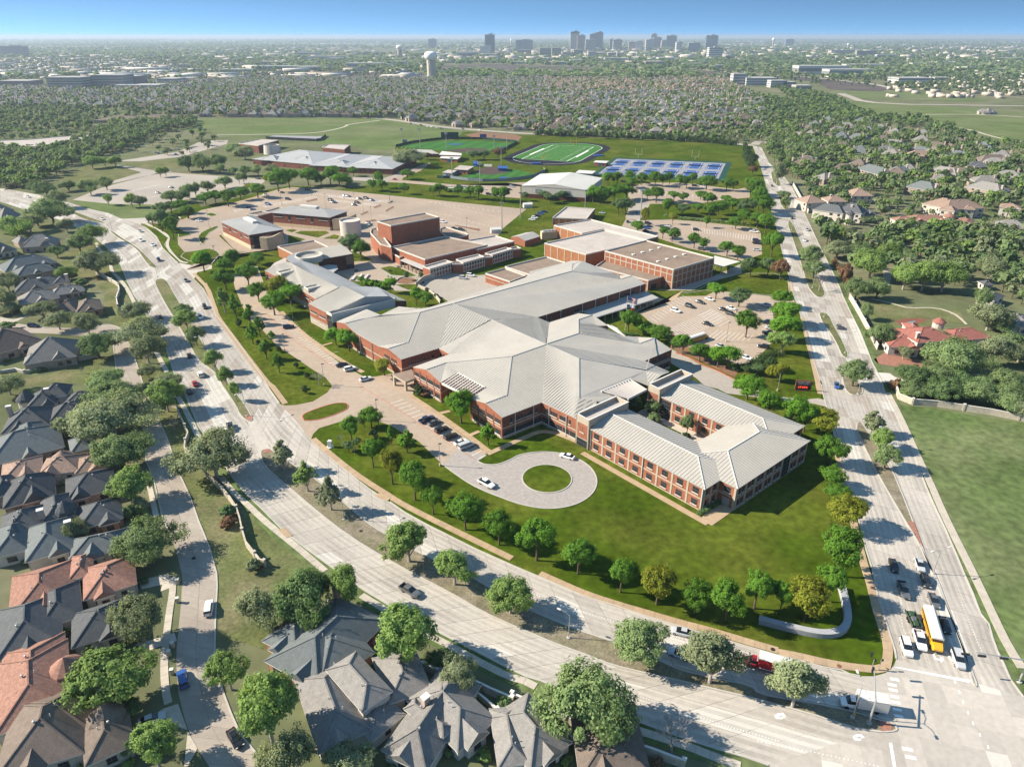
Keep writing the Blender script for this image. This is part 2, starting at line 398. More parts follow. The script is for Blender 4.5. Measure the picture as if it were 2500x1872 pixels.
# beds of the four carriageways (seen in the joints) and the slabs on them
def bed(name, L, Rr, n=90):
    mb = MB().ribbon(lift(resample(L, n=n), RZ - .02), lift(resample(Rr, n=n), RZ - .02))
    return tag(mb.build(name, MAT['road_joint']), kind='structure')
bed_a1 = bed('curved_road', OE1, IE1); bed_a2 = bed('curved_road', IE2, OE2)
slabs = []
road_slabs(bed_a1, OE1, IE1, 3, 120, slabs, None, 1); road_slabs(bed_a2, IE2, OE2, 3, 120, slabs, None, 2)
bed_b = bed('straight_road', OB1, OB2, 60)
road_slabs(bed_b, OB1, OB2, 7, 110, slabs, None, 3)
slabs.sort(key=lambda t: t[0])
for d, q, br, road in slabs[:300]:
    mb = MB().prism(q, RZ - .02, RZ); o = mb.build('slab', MAT['road_new' if br else 'road'], parent=road)
for road in (bed_a1, bed_a2, bed_b):
    mb = MB()
    for d, q, br, rd in slabs[300:]:
        if rd is road: mb.face(lift(q, RZ), 1 if br else (0 if (hash(round(d * 7)) % 3) else 2))
    if mb.v: tag(mb.build('slab', [MAT['road'], MAT['road_new'], MAT['parking_grey']], parent=road), kind='stuff')

# tyre-darkened wheel tracks worn into the lanes
wear = bpy.data.materials.new('tyre_wear'); wear.use_nodes = True; N_, L_ = wear.node_tree.nodes, wear.node_tree.links
b_ = N_['Principled BSDF']; b_.inputs['Base Color'].default_value = (.13, .115, .10, 1); b_.inputs['Roughness'].default_value = .8
n_ = N_.new('ShaderNodeTexNoise'); n_.inputs['Scale'].default_value = .09; n_.inputs['Detail'].default_value = 5; g_ = N_.new('ShaderNodeNewGeometry'); L_.new(g_.outputs['Position'], n_.inputs['Vector'])
r_ = N_.new('ShaderNodeMapRange'); r_.inputs[1].default_value = .35; r_.inputs[2].default_value = .7; r_.inputs[3].default_value = .04; r_.inputs[4].default_value = .17; L_.new(n_.outputs[0], r_.inputs[0]); L_.new(r_.outputs[0], b_.inputs['Alpha'])
for L0, R0, lanes in ((OE1, IE1, 3), (IE2, OE2, 3), (OB1, OB2, 7)):
    A_, B_ = resample(L0, n=120), resample(R0, n=120); mb = MB()
    for l in range(lanes):
        for f0, f1 in ((.16, .40), (.60, .84)):
            mb.ribbon(lift([a.lerp(b, (l + f0) / lanes) for a, b in zip(A_, B_)], RZ + .006), lift([a.lerp(b, (l + f1) / lanes) for a, b in zip(A_, B_)], RZ + .006))
    tag(mb.build('wheel_track', wear), kind='structure')

# crossing at the lower right, openings in the medians
cross_poly = line('q 850,850 960,852 1060,825 1130,765 1150,710 1240,700 1760,800 2100,880 2212,1030 3300,1330 4200,1900 600,1900 110,1606 0,1570 -120,1530 0,1062 220,1112 520,1198 780,1288 950,1310 1130,1235 1000,1200')
xing = sheet('crossing', cross_poly, RZ - .014, 'road_joint')
def in_poly(poly, x, y):
    c = False; j = len(poly) - 1
    for i in range(len(poly)):
        if (poly[i].y > y) != (poly[j].y > y) and x < (poly[j].x - poly[i].x) * (y - poly[i].y) / (poly[j].y - poly[i].y) + poly[i].x: c = not c
        j = i
    return c
xu = (OB1[-1] - OB1[-4]).normalized(); xv = Vector((-xu.y, xu.x, 0)); rx = random.Random(6)
for i in range(-16, 17):
    for j in range(-26, 27):
        c = OB1[-1] + xu * (i * 4.6 + 2.3) + xv * (j * 3.6 + 1.8); h = [c + xu * a * 2.27 + xv * b * 1.77 for a, b in ((-1, -1), (1, -1), (1, 1), (-1, 1))]
        if all(in_poly(cross_poly, p.x, p.y) for p in h) and c.y > 60: MB().prism(h, RZ - .014, RZ - .004).build('slab', MAT['road_new' if rx.random() < .05 else 'road'], parent=xing)
sheet('crossing_edge', cross_poly, RZ - .010, 'road')
tag(MB().ribbon(lift(resample(IE1, n=260), RZ - .024), lift(resample(IE2, n=260), RZ - .024)).build('road_opening', MAT['road']), kind='structure')
for g_ in (line('e 1000,180 1270,172 1500,168 1500,200 1240,212 1160,235'), line('e 1480,550 1600,572 1690,590 1760,568 1760,600 1640,628 1612,685')): sheet('road_opening', g_, RZ - .012, 'road')

def median(spec, m='yard_grass', label=None):
    pts = poly_ccw(line(spec)); pts = smooth(pts + pts[:1], 1)[:-1]
    o = MB().prism(pts, 0, .14).build('median', MAT[m]); tag(o, kind='structure')
    k = strip_mb(MB(), pts + pts[:1], -.02, .34, 0, .18).build('kerb', MAT['kerb'], parent=o)
    return o
median('e 560,100 700,155 855,210 868,218 850,224 700,192 600,142')
median('e 905,282 935,285 1010,340 1095,392 1170,445 1245,520 1300,575 1308,590 1270,592 1240,580 1195,525 1145,450 1080,402 960,332')
median('e 1285,700 1310,685 1360,682 1400,712 1440,790 1500,890 1560,1010 1640,1130 1720,1270 1810,1420 1890,1515 r 1905,20 1990,130 2060,230 2098,300 2100,325 2075,340 2035,325 1985,275 1960,215 1900,120 1830,20 e 1810,1495 1750,1435 1640,1365 1560,1205 1470,1055 1360,875 1290,735')
median('d 115,590 150,565 215,563 400,695 620,835 920,1095 1000,1165 1160,1270 1480,1445 o 1880,25 2040,120 p 0,230 130,290 520,455 870,570 1180,700 1400,798 1700,868 2000,928 q 0,993 300,1048 560,1088 830,1150 1000,1208 1130,1240 1165,1290 1150,1312 1050,1322 950,1312 780,1285 520,1195 220,1110 '
       'p 2212,1098 2000,1040 1660,960 1440,905 1100,830 830,765 680,705 300,565 100,475 o 2212,435 1970,325 1700,165 1370,-5 d 1350,1585 1000,1385 820,1265 700,1175 540,1045 400,925 280,825 180,735 135,675', 'dry_grass')
median('s 822,345 840,335 870,345 1110,720 1180,880 1280,1130 1350,1330 1430,1540 q 1490,30 1585,290 1695,590 1795,840 1828,930 1812,946 1775,905 1745,775 1660,510 1560,280 1450,0 s 1390,1470 1300,1290 1230,1180 1130,1010 1030,840 930,650 850,480 815,400', 'dry_grass')
median('g 1695,970 1720,962 1780,975 1830,1080 1900,1200 1955,1330 1920,1342 1885,1320 1850,1235 1800,1145 1720,1035')
median('g 1430,208 1480,205 1560,400 1640,560 1755,790 1745,832 1690,842 1640,800 1600,740 1550,560 1470,330')
median('s 690,-60 720,70 770,118 850,120 880,90 862,40 790,-70', 'dry_grass')
median('k 600,930 640,950 672,1022 645,1030 615,1000')
median('k 648,1072 700,1066 720,1100 722,1170 690,1178 662,1140')
sheet('brick_tip', line('q 1012,1225 1108,1245 1122,1305 1022,1312'), .19, 'brick_paver')
sheet('brick_tip', line('r 2035,290 2095,295 2098,322 2072,332 2040,318'), .19, 'brick_paver')
sheet('brick_tip', line('d 148,572 200,566 212,590 150,606'), .19, 'brick_paver')
sheet('brick_tip', line('s 1238,1168 1296,1172 1380,1400 1335,1330'), .19, 'brick_paver')

# ------------------------------------------------------------------ campus lawn and the open lawn across the straight road
campus = OE2[10:] + line('q 960,850 1060,825 1120,770 1148,712') + OB1[::-1] + line('k 440,768 t 2170,205 1750,165 400,112 w 2000,130 1500,95 1100,150 735,245 720,300 1010,420 760,580 600,650 0,735 i 1960,1030 1840,1025 1700,1050 1280,1160 e 1640,50 1250,180')
sheet('campus_lawn', campus, .02, 'lawn')
sheet('open_lawn', OB2[27:] + line('q 3300,1320 4200,900 S 3000,1150 2640,1010 s 2212,350 1860,300 1440,225 1190,200 1140,110'), .022, 'open_lawn')
sheet('yard_lawn', line('e 780,380 700,430 600,440 480,500 560,640 760,690 870,800 860,1010 960,1060 1080,1060 1100,900 1000,740 920,560'), .022, 'yard_grass')
sheet('yard_lawn', line('r 0,80 190,40 700,20 760,0 e 880,1330 700,1380 400,1480 230,1500 0,1460'), .022, 'yard_grass')
sheet('yard_lawn', OE1[17:30] + line('o 700,250 560,200 n 2212,640 2000,560 1830,560 1810,300') + line('n 1805,0 r 1800,1590 1740,1380 1650,1160 1580,960 1490,770 1390,480 1290,250 1190,0 e 1140,1400 1090,1250'), .018, 'yard_grass')

# ------------------------------------------------------------------ residential street and its branch
CL = line('e 940,1210 960,1400 980,1500 1040,1599 r 1100,110 1160,240 1200,420 1215,660 1280,830 1310,960 1350,1130 1440,1340 1480,1480 n 1510,0 1520,60 1510,120 1505,240 1480,480 1465,640 1465,790 1480,980 1490,1040 1560,1300 1640,1450 1800,1700')
CR = line('e 1090,1250 1140,1400 1200,1590 r 1290,250 1390,480 1490,770 1580,960 1650,1160 1740,1380 1800,1599 n 1805,100 1790,400 1785,650 1800,790 1860,1000 1920,1160 2000,1340 2120,1480 2330,1720')
st = bed('residential_street', CL, CR, 60)
ss = []; road_slabs(st, CL, CR, 2, 62, ss, None, 5)
for d, q, br, road in ss: MB().prism(q, RZ - .02, RZ).build('slab', MAT['street'], parent=st)
kerb(CL[:12]); kerb(CR)
sheet('residential_street', line('e -60,1035 150,1060 380,1090 700,1100 870,1060 960,1075 1020,1105 1090,1250 940,1215 860,1180 700,1162 440,1140 230,1132 -60,1098'), RZ + .004, 'street')
kerb(smooth(line('e 150,1060 380,1090 700,1098 870,1058 960,1073 1020,1105')))
for L_, nm in ((OE1, 0), (OE2[:8], 0), (OE2[19:27], 0), (OE2[33:], 0), (OB1, 0), (OB2, 0)): kerb(L_)

tag(strip_mb(MB(), resample(OE1[5:], step=5), -3.4, -.1, 0, .045).build('verge', MAT['open_lawn']), kind='structure'); tag(strip_mb(MB(), resample(OB2[8:], step=5), .1, 2.2, 0, .05).build('verge', MAT['open_lawn']), kind='structure')
# ------------------------------------------------------------------ sidewalks
WALKS = [0]
def walk(spec, w, m='sidewalk', pieces=0, z=.13, name='sidewalk'):
    WALKS[0] += 1; z += .0025 * (WALKS[0] % 12)
    pts = smooth(line(spec), 2)
    if pieces:
        pts = resample(pts, step=pieces); A, B = offset(pts, w / 2), offset(pts, -w / 2)
        root = tag(strip_mb(MB(), pts, -w / 2 + .03, w / 2 - .03, 0, z - .03).build(name, MAT['road_joint']), kind='structure')
        for k in range(len(pts) - 1):
            q = [A[k], B[k], B[k+1], A[k+1]]; c = sum(q, Vector()) / 4
            MB().prism([c + (p - c) * .975 for p in q], 0.02, z).build('paving_slab', MAT[m], parent=root)
        return root
    return tag(strip_mb(MB(), resample(pts, step=4), -w / 2, w / 2, 0, z).build(name, MAT[m]), kind='structure')
walk('d 560,480 700,605 860,735 1040,860 1180,945 1260,1000 1420,1085 1700,1225 2212,1475', 1.9, 'walk_tan', 2.4)
walk('p 230,0 420,85 600,165 870,255 1100,320 1400,410 1640,470 1900,550 2212,640', 1.9, 'walk_tan', 2.4)
walk('q 170,655 360,690 540,735 700,765 900,790 1010,800 1060,780', 2.0, 'walk_tan', 2.4)
walk('q 1060,780 1080,700 1085,600 1040,460 985,300 930,60 s 900,1590 850,1400 800,1190 730,900 700,760 650,560', 1.9, 'walk_tan', 2.6)
walk('a 0,720 60,860 100,990 190,1110 330,1300 560,1599 d 190,0 330,190', 1.9, 'walk_tan')
walk('e 1190,210 1300,270 1410,330 1380,410 1450,500 1500,545 1560,552', 1.7, 'sidewalk')
walk('e 1610,640 1670,700 1735,770 1760,850 1800,960', 1.7, 'walk_tan')
walk('g 1450,690 1480,790', 1.8, 'walk_tan'); walk('g 1560,1000 1600,1180 1660,1420 1700,1590 s 490,0 520,110', 1.7, 'walk_tan')
walk('s 1080,100 1150,230 1240,420 1340,650 1440,860 1520,1050 1600,1220 1690,1400 1790,1599 q 1900,230 2020,490 2100,640 2200,790', 1.9)
walk('e 800,385 830,450 920,560 925,620 1000,690 1060,770 1120,890', 1.7); walk('e 1300,1290 1350,1390 1390,1460', 1.7)
walk('r 1480,130 1540,240 1600,360 1660,490', 1.7); walk('r 1840,800 1900,880 1980,970 d 0,1010 130,1140 300,1280 440,1390 660,1580', 1.7, 'sidewalk', 2.6)
walk('o 960,180 1190,320 1440,470 1700,600 1950,740 2212,870 p 60,870 200,940', 1.7, 'sidewalk', 2.6)
walk('p 930,1265 1130,1330 1480,1440 1700,1530 1900,1599', 1.7, 'sidewalk', 2.6)
walk('n 1430,30 1440,130 1410,300 1385,500 1365,700 1365,850 1380,1000 1400,1080', 1.5, 'sidewalk', 2.6)
walk('r 1230,800 1270,1000 1300,1130', 1.4)
# ------------------------------------------------------------------ paved campus areas
def paved(name, spec, m='parking', z=.06): return sheet(name, line(spec), z, m)
paved('front_drive', 'd 275,190 330,205 420,200 560,170 680,95 715,40 700,0 a 1050,1560 1000,1500 900,1440 740,1330 600,1240 480,1110 350,1000 300,880 250,760 230,660 280,590 440,580 520,800 560,900 640,985 720,1065 860,1185 960,1262 1060,1335 1150,1405 1330,1500 1420,1495 1560,1470 1740,1440 1800,1599 '
      'd 1390,100 1380,150 1580,285 1720,390 2000,600 1940,650 1925,668 1990,695 2100,693 2212,645 c 60,610 180,592 290,588 400,602 520,650 620,715 690,790 705,845 690,900 640,960 560,1010 430,1050 290,1060 150,1042 0,1002 d 1900,880 1700,742 1620,680 1440,505 1200,370 1010,300 900,300 780,340 610,392 560,440 545,478 520,470 430,345 350,260')
def islandf(spec, m='lawn', k='kerb', top=.15, sm=1):
    pts = poly_ccw(line(spec)); pts = smooth(pts + pts[:1], sm)[:-1]
    o = tag(MB().prism(pts, 0, top).build('lawn_island', MAT[m]), kind='structure')
    strip_mb(MB(), pts + pts[:1], -.02, .28, 0, top + .04).build('kerb', MAT[k], parent=o)
    return o
islandf('d 465,300 480,275 560,240 720,187 830,180 858,205 842,240 700,298 560,333 485,330', k='kerb_red')
# turning loop
LC = Vector((10.15, 168.7, 0))
tag(MB().face([LC + Vector((14.4 * math.cos(a * math.pi / 40), 14.4 * math.sin(a * math.pi / 40), .066)) for a in range(80)]).build('turning_loop', MAT['loop_paver']), kind='structure')
sheet('loop_drive', line('d 1640,700 1760,560 2000,620 1930,665 1990,697 2100,695 2212,648 c 60,612 290,640 290,900 100,1030 0,1002 d 1900,880 1700,742'), .064, 'loop_paver')
lp = [LC + Vector((7.3 * math.cos(a * math.pi / 36), 7.3 * math.sin(a * math.pi / 36), 0)) for a in range(72)]
o = tag(MB().prism(lp, 0, .16).build('lawn_circle', MAT['lawn']), kind='structure'); strip_mb(MB(), lp + lp[:1], -.02, .3, 0, .21).build('kerb', MAT['kerb'], parent=o)
arc = [LC + Vector((14.4 * math.cos(R_(a)), 14.4 * math.sin(R_(a)), 0)) for a in range(-105, 112, 4)]
kerb(arc); kerb(smooth(line('d 1625,685 1700,744 1900,882 2212,1003 c 100,1032 200,1052')))
kerb(smooth(line('d 1930,655 1925,668 1990,697 2100,695 2212,648 c 60,612 180,592 250,588')))
# other paved grounds
paved('north_car_park', 'i 1160,1240 1280,1180 1420,1150 1600,1100 1760,1050 1850,1034 j 0,1048 560,1103 1000,1148 1290,1176 1130,1285 b 600,270 560,330 400,420 170,560 a 2212,700 2150,760 1700,760 1600,700 1450,560 1300,480 1100,420 700,420 300,480 e 1800,500 1720,600 1600,610 1545,610 1610,560 1760,560 1830,480 1760,440 1600,460 1530,460 1480,400 1475,340 1590,320 1560,300 1440,250 1240,215 1400,190')
paved('courtyard', 'm1 130,130 330,100 600,80 860,80 870,200 1130,250 1270,290 2000,240 2010,390 1440,570 1300,480 1060,370 980,440 800,440 700,330 560,310 370,320 100,240', 'parking_grey', .066)
paved('plaza', 'm1 330,90 700,80 860,140 620,170 700,260 820,290 720,330 590,300 400,330 270,320 180,250 130,170', 'parking', .072)
paved('east_car_park', 'g 60,250 100,180 180,200 480,190 730,212 1180,262 1215,300 1228,480 1060,535 1000,520 840,480 620,432 380,352 260,300')
paved('front_car_park', 'g 200,960 380,880 560,830 760,825 860,775 930,790 1335,832 1480,830 1500,880 1330,880 1310,930 1345,1170 1270,1255 1200,1330 1080,1400 1020,1390 640,1265 480,1215 420,1150 340,1060 270,1020')
paved('side_drive', 'g 480,1270 600,1330 720,1400 860,1450 1000,1520 980,1590 s 60,80 180,130 380,155 500,145 572,160 572,215 470,190 250,170 m4 1380,370 1300,330 1180,300 1100,230 880,100 860,60', 'parking_grey')
paved('far_car_park', 't 1290,560 1420,540 1700,540 2212,600 k 470,1030 470,1100 300,1115 130,1140 0,1140 t 1240,730 1230,640')
paved('gym_walk', 'm2 1830,440 1990,520 2140,560 2190,540 g 570,780 480,830 330,950 60,1020 0,960 260,780', 'walk_tan', .064)
paved('gym_walk', 'g 340,780 640,780 820,700 1060,640 1050,560 830,660 480,770', 'parking_grey', .068)
paved('side_drive', 'g 90,180 130,60 190,40 300,60 240,150 210,200', 'parking_grey', .07)
paved('fenced_yard', 'b 800,210 930,130 1060,135 1010,220', 'parking', .06)
paved('storage_drive', 'w 600,640 780,570 830,540 700,560 1100,430 1110,440 1000,520 820,590 800,620 1400,670 2212,640 2212,690 t 130,540 260,570 260,680 0,660 w 1900,800 1700,780 1500,730 1300,690 800,650 600,640', 'parking', .05)
islandf('e 1160,215 1300,270 1400,345 1370,400 1410,460 1500,545 1480,553 1440,518 1350,430 1300,335 1230,272', sm=0)
for s_ in ('e 1640,340 1680,290 1810,240 1815,260 1720,310 1700,400 1670,390', 'e 1480,300 1570,295 1590,315 1540,330 1480,340', 'e 1700,150 1760,135 1815,155 1750,165', 'e 1530,462 1600,458 1730,430 1800,450 1835,490 1790,510 1700,540 1580,545 1500,500'):
    islandf(s_, k='kerb')
for s_ in ('m6 85,560 110,545 330,790 480,785 400,800 340,795', 'm6 1030,480 1130,465 1200,480 1120,510', 'm6 1165,520 1250,490 1370,490 1610,490 1650,520 1490,585', 'm6 1560,600 1720,540 1800,560 1770,605', 'm6 1070,545 1320,610 1180,650 1070,670',
           'm6 420,830 560,790 700,830 910,850 920,800 720,790', 'm1 625,170 740,145 860,170 1060,260 990,270 760,250', 'm1 800,365 1070,360 1050,420 960,430', 'm1 1060,310 1150,290 1150,350 1090,360', 'b 600,270 830,80 870,110 950,90 1130,100 1020,190 1030,310 920,330 640,320', 'b 700,420 950,480 900,500 760,440',
           'm5 470,1060 660,1000 880,1270 910,1340 860,1360 760,1330 560,1170', 'm5 890,1380 990,1360 1250,1480 1420,1560 1480,1620 1380,1650 1160,1520'):
    sheet('lawn', line(s_), .085, 'lawn')
islandf('g 545,800 700,770 860,690 1060,640 1330,640 1440,680 1460,830 1140,810 930,795 760,780 600,805', sm=0)
sheet('mulch_bed', line('g 420,1160 520,1300 640,1330 860,1440 1000,1500 1050,1430 900,1400 640,1260'), .075, 'mulch')
kerb(line('g 510,1300 640,1345 740,1400 860,1450 1000,1520'), 'kerb_red', .5)
# red fire lane and stall lines on the front drive
kerb_line = line('d 930,20 1030,90 1180,180 1440,350 1700,510 1925,665')
tag(strip_mb(MB(), kerb_line, -.09, .09, .06, .069).build('fire_lane_line', MAT['kerb_red']), kind='structure')
tag(strip_mb(MB(), line('m5 160,1010 470,1320 700,1470 960,1650'), -.09, .09, .06, .069).build('fire_lane_line', MAT['kerb_red']), kind='structure')
def stalls(A, B, n, depth_vec=None, w=.13, z=.066, m='paint', other=None):
    """n+1 lines from points along A to points along B"""
    a, b = resample(line(A), n=n + 1), resample(line(B), n=n + 1); mb = MB()
    for p, q in zip(a, b):
        d = (q - p); u = Vector((-d.y, d.x, 0)).normalized() * w / 2
        mb.face(lift([p - u, p + u, q + u, q - u], z))
    return tag(mb.build('parking_line', MAT[m]), kind='structure')
stalls('d 1190,190 1925,650', 'd 1310,155 2000,610', 18); stalls('m5 170,1010 960,1640', 'm5 340,970 1080,1600', 30)
stalls('g 270,1020 560,820', 'g 330,1060 640,860', 13); stalls('g 560,1210 930,1005', 'g 420,1110 800,935', 22); stalls('g 740,1200 1110,1195', 'g 860,1110 1150,1150', 8)
stalls('g 800,940 960,1030', 'g 700,990 870,1075', 6); stalls('g 1210,900 1240,1230', 'g 1330,890 1350,1210', 14)
stalls('m1 0,1190 0,1300', 'm1 130,1160 160,1290', 2)
stalls('b 60,60 560,170', 'b 90,68 585,180', 14, m='paint'); stalls('b 0,120 480,240', 'b 28,128 505,250', 12, m='paint')
stalls('a 1430,160 1560,185', 'a 1470,150 1600,175', 8)
stalls('b 130,230 330,270', 'b 200,215 400,255', 10)
stalls('g 640,250 1170,330', 'g 650,290 1160,370', 24); stalls('t 1300,600 2140,660', 't 1290,640 2130,700', 24)
for A_, B_, n_ in (('i 1480,1180 1640,1125', 'i 1500,1195 1660,1140', 14), ('a 480,75 900,-5', 'a 520,95 940,10', 26), ('a 1010,110 1500,20', 'a 1050,125 1540,35', 24), ('w 0,780 700,850', 'w 20,800 690,868', 40), ('w 0,820 560,885', 'w 20,845 540,905', 30), ('j 60,1090 330,1120', 'j 70,1100 325,1130', 20), ('i 1900,1060 2212,1085', 'i 1890,1075 2200,1100', 22), ('b 0,40 560,120', 'b 15,52 575,132', 14), ('i 640,1100 1000,1010', 'i 660,1110 1020,1020', 24), ('i 800,1120 1240,1040', 'i 820,1130 1260,1050', 24)): stalls(A_, B_, n_, w=.16)
for s_ in ('a 830,40 930,15 940,30 850,50', 'a 1390,90 1460,65 1470,80 1410,100', 'a 1280,150 1350,120 1360,135 1300,160', 'a 1320,205 1420,190 1430,205 1340,215', 'a 1490,120 1560,80 1580,90 1510,130', 'a 1520,55 1560,35 1570,48 1535,62', 'b 200,235 420,270 400,290 210,250', 'w 630,868 690,842 720,850 660,875'): islandf(s_, m='mulch', sm=0)
# road markings
def bars(specs, name='road_marking', m='paint', z=RZ + .012):
    mb = MB()
    for sp in specs: mb.face(lift(poly_ccw(line(sp)), z))
    return tag(mb.build(name, MAT[m]), kind='structure')
bars(['q 1135,778 1155,775 1770,885 1760,905'], 'stop_line'); bars(['q 1090,1405 1115,1405 1150,1610 1125,1610'], 'stop_line')
for x, y, l in ((1095, 860, 0), (1075, 905, 0), (1085, 950, 0), (1095, 1005, 0), (1108, 1052, 0), (1118, 1110, 0), (1130, 1165, 0)):
    bars([f'q {x},{y} {x+75},{y+14} {x+82},{y+36} {x+8},{y+22}'], 'crosswalk_bar')
for x, y in ((1195, 1435), (1222, 1502)): bars([f'q {x},{y} {x+90},{y+20} {x+98},{y+46} {x+8},{y+28}'], 'crosswalk_bar')
for x, y in ((1635, 885), (1670, 970), (1702, 1055), (1742, 1140), (1785, 1230), (1842, 1325), (1910, 1425)):
    bars([f'q {x-6},{y} {x+6},{y} {x+14},{y+26} {x+2},{y+26}'], 'lane_dash')
def arrow(sheet_, pts): 
    mb = MB(); mb.face(lift(poly_ccw([at(sheet_, *p) for p in pts]), RZ + .012)); return tag(mb.build('turn_arrow', MAT['paint']), kind='structure')
arrow('q', [(1450, 660), (1465, 665), (1480, 700), (1515, 712), (1520, 690), (1548, 712), (1522, 740), (1518, 724), (1475, 712), (1460, 690)])
arrow('q', [(1580, 680), (1592, 678), (1600, 705), (1630, 720), (1612, 728), (1588, 705)])
arrow('q', [(210, 1155), (165, 1158), (138, 1178), (150, 1205), (205, 1208), (208, 1195), (172, 1190), (170, 1178), (205, 1175), (210, 1195), (238, 1188)])
arrow('q', [(860, 1330), (815, 1335), (790, 1352), (800, 1382), (858, 1386), (858, 1372), (822, 1366), (822, 1354), (855, 1350), (860, 1370), (888, 1360)])
dots = MB()
for sp, n in (('p 60,120 420,270 1000,440 1500,560', 60), ('d 700,760 1000,980 1500,1260', 40), ('q 1190,200 1200,440 1330,700', 20), ('q 1690,240 1830,580 1860,640', 20), ('p 1000,1000 1700,1240 2212,1390', 50), ('q 0,1390 600,1510 1000,1600', 30)):
    for p in resample(line(sp), n=n): dots.box((p.x, p.y, RZ), (.16, .16, .02))
tag(dots.build('lane_button', MAT['paint']), kind='stuff')
# brick driveways, drive aprons and yards by the houses
sheet('driveway', line('n 1140,60 1400,0 1410,120 1330,150 1350,90 1180,130'), .06, 'sidewalk'); sheet('driveway', line('n 1110,590 1330,530 1450,490 1470,560 1340,600 1240,640'), .06, 'sidewalk')
sheet('driveway', line('n 1090,1300 1360,1120 1480,1080 1560,1300 1340,1230 1120,1330'), .06, 'sidewalk'); sheet('driveway', line('e 0,1000 110,1020 250,985 100,1055 0,1045'), .06, 'sidewalk')
sheet('driveway', line('r 860,790 1010,800 930,830'), .06, 'sidewalk'); sheet('driveway', line('n 1560,1310 1640,1450 1560,1600 1530,1600'), .06, 'sidewalk')
sheet('driveway', line('h 820,1400 860,1440 1080,1470 1300,1480 1300,1420 1100,1390 920,1340'), .05, 'brick_paver'); sheet('driveway', line('h 830,1510 960,1520 1000,1550 1090,1580 960,1600 880,1590 860,1560'), .056, 'road_new')
sheet('garden_path', line('h 1080,1470 1600,1520 2114,1560 2114,1590 1600,1570 1060,1490'), .05, 'sidewalk')
sheet('back_lawn', line('h 780,900 900,890 1250,960 1560,980 1620,1090 1400,1080 1000,1170 940,1150 800,1050'), .05, 'yard_grass')
walk('h 800,880 950,910 1120,965 1250,955 1380,960 1500,1000 1560,1040 1620,1100', 1.0, 'sidewalk')
sheet('pool_deck', line('h 1010,1070 1080,1050 1200,1045 1290,1060 1200,1100 1100,1140 1050,1110'), .06, 'brick_dark_or_shaded'); sheet('swimming_pool', line('h 1085,1085 1150,1075 1190,1068 1130,1100 1120,1112'), .08, 'pool_water')
sheet('side_road', line('h 905,610 980,640 960,760 930,760 900,680'), .05, 'parking_grey')
# ================================================================== the school
def clip_lines(poly2, step, phase=.5):
    """intervals of the lines x = k*step inside a 2D polygon"""
    xs = [p[0] for p in poly2]; out = []
    x = math.floor(min(xs) / step) * step + phase * step
    while x < max(xs):
        if x > min(xs):
            ys = []
            for (x0, y0), (x1, y1) in zip(poly2, poly2[1:] + poly2[:1]):
                if (x0 <= x) != (x1 <= x): ys.append(y0 + (y1 - y0) * (x - x0) / (x1 - x0))
            ys.sort()
            out += [(x, ys[i], ys[i+1]) for i in range(0, len(ys) - 1, 2) if ys[i+1] - ys[i] > .25]
        x += step
    return out
def facet_frame(pts):
    n = Vector((0, 0, 0))
    for i in range(len(pts)):
        a, b = pts[i], pts[(i + 1) % len(pts)]
        n += Vector(((a.y - b.y) * (a.z + b.z), (a.z - b.z) * (a.x + b.x), (a.x - b.x) * (a.y + b.y)))
    n.normalize()
    if n.z < 0: n = -n
    dn = Vector((n.x, n.y, 0))
    dn = dn.normalized() if dn.length > .01 else Vector((1, 0, 0))
    u = Vector((-dn.y, dn.x, 0)); v = n.cross(u)
    return n, u, v
def seams(pts, step, w=.2, h=.11, mb=None):
    """raised seams running down a roof slope; returns a list of builders, or adds to mb"""
    n, u, v = facet_frame(pts); o = pts[0]; res = []
    for x, y0, y1 in clip_lines([((p - o).dot(u), (p - o).dot(v)) for p in pts], step):
        a = o + u * x + v * (y0 + .05); b = o + u * x + v * (y1 - .05)
        t = mb or MB(); uu = u * (w / 2); nn = n * h; k = len(t.v)
        t.v += [a - uu, b - uu, b + uu, a + uu, a - uu + nn, b - uu + nn, b + uu + nn, a + uu + nn]
        for q in ((4, 5, 6, 7), (0, 1, 5, 4), (1, 2, 6, 5), (2, 3, 7, 6), (3, 0, 4, 7)): t.f.append(tuple(k + i for i in q)); t.m.append(0)
        res.append(t)
    return res
def facet(parent, pts, m='metal_roof', step=1.0, joined=None, name='roof_slope', w=.14, h=.08, thick=.12):
    n, u, v = facet_frame(pts)
    area = sum(((pts[i] - pts[0]).cross(pts[i+1] - pts[0])).z for i in range(1, len(pts) - 1))
    if area < 0: pts = pts[::-1]
    mb = MB().face(pts); low = [p - Vector((0, 0, thick)) for p in pts]
    for k in range(len(pts)):
        l = (k + 1) % len(pts); mb.face([low[k], low[l], pts[l], pts[k]])
    o = mb.build(name, MAT[m], parent=parent)
    if step:
        if joined is not None: seams(pts, step, w, h, joined)
        else:
            for t in seams(pts, step, w, h): t.build('seam', MAT['seam'], parent=o)
    return o
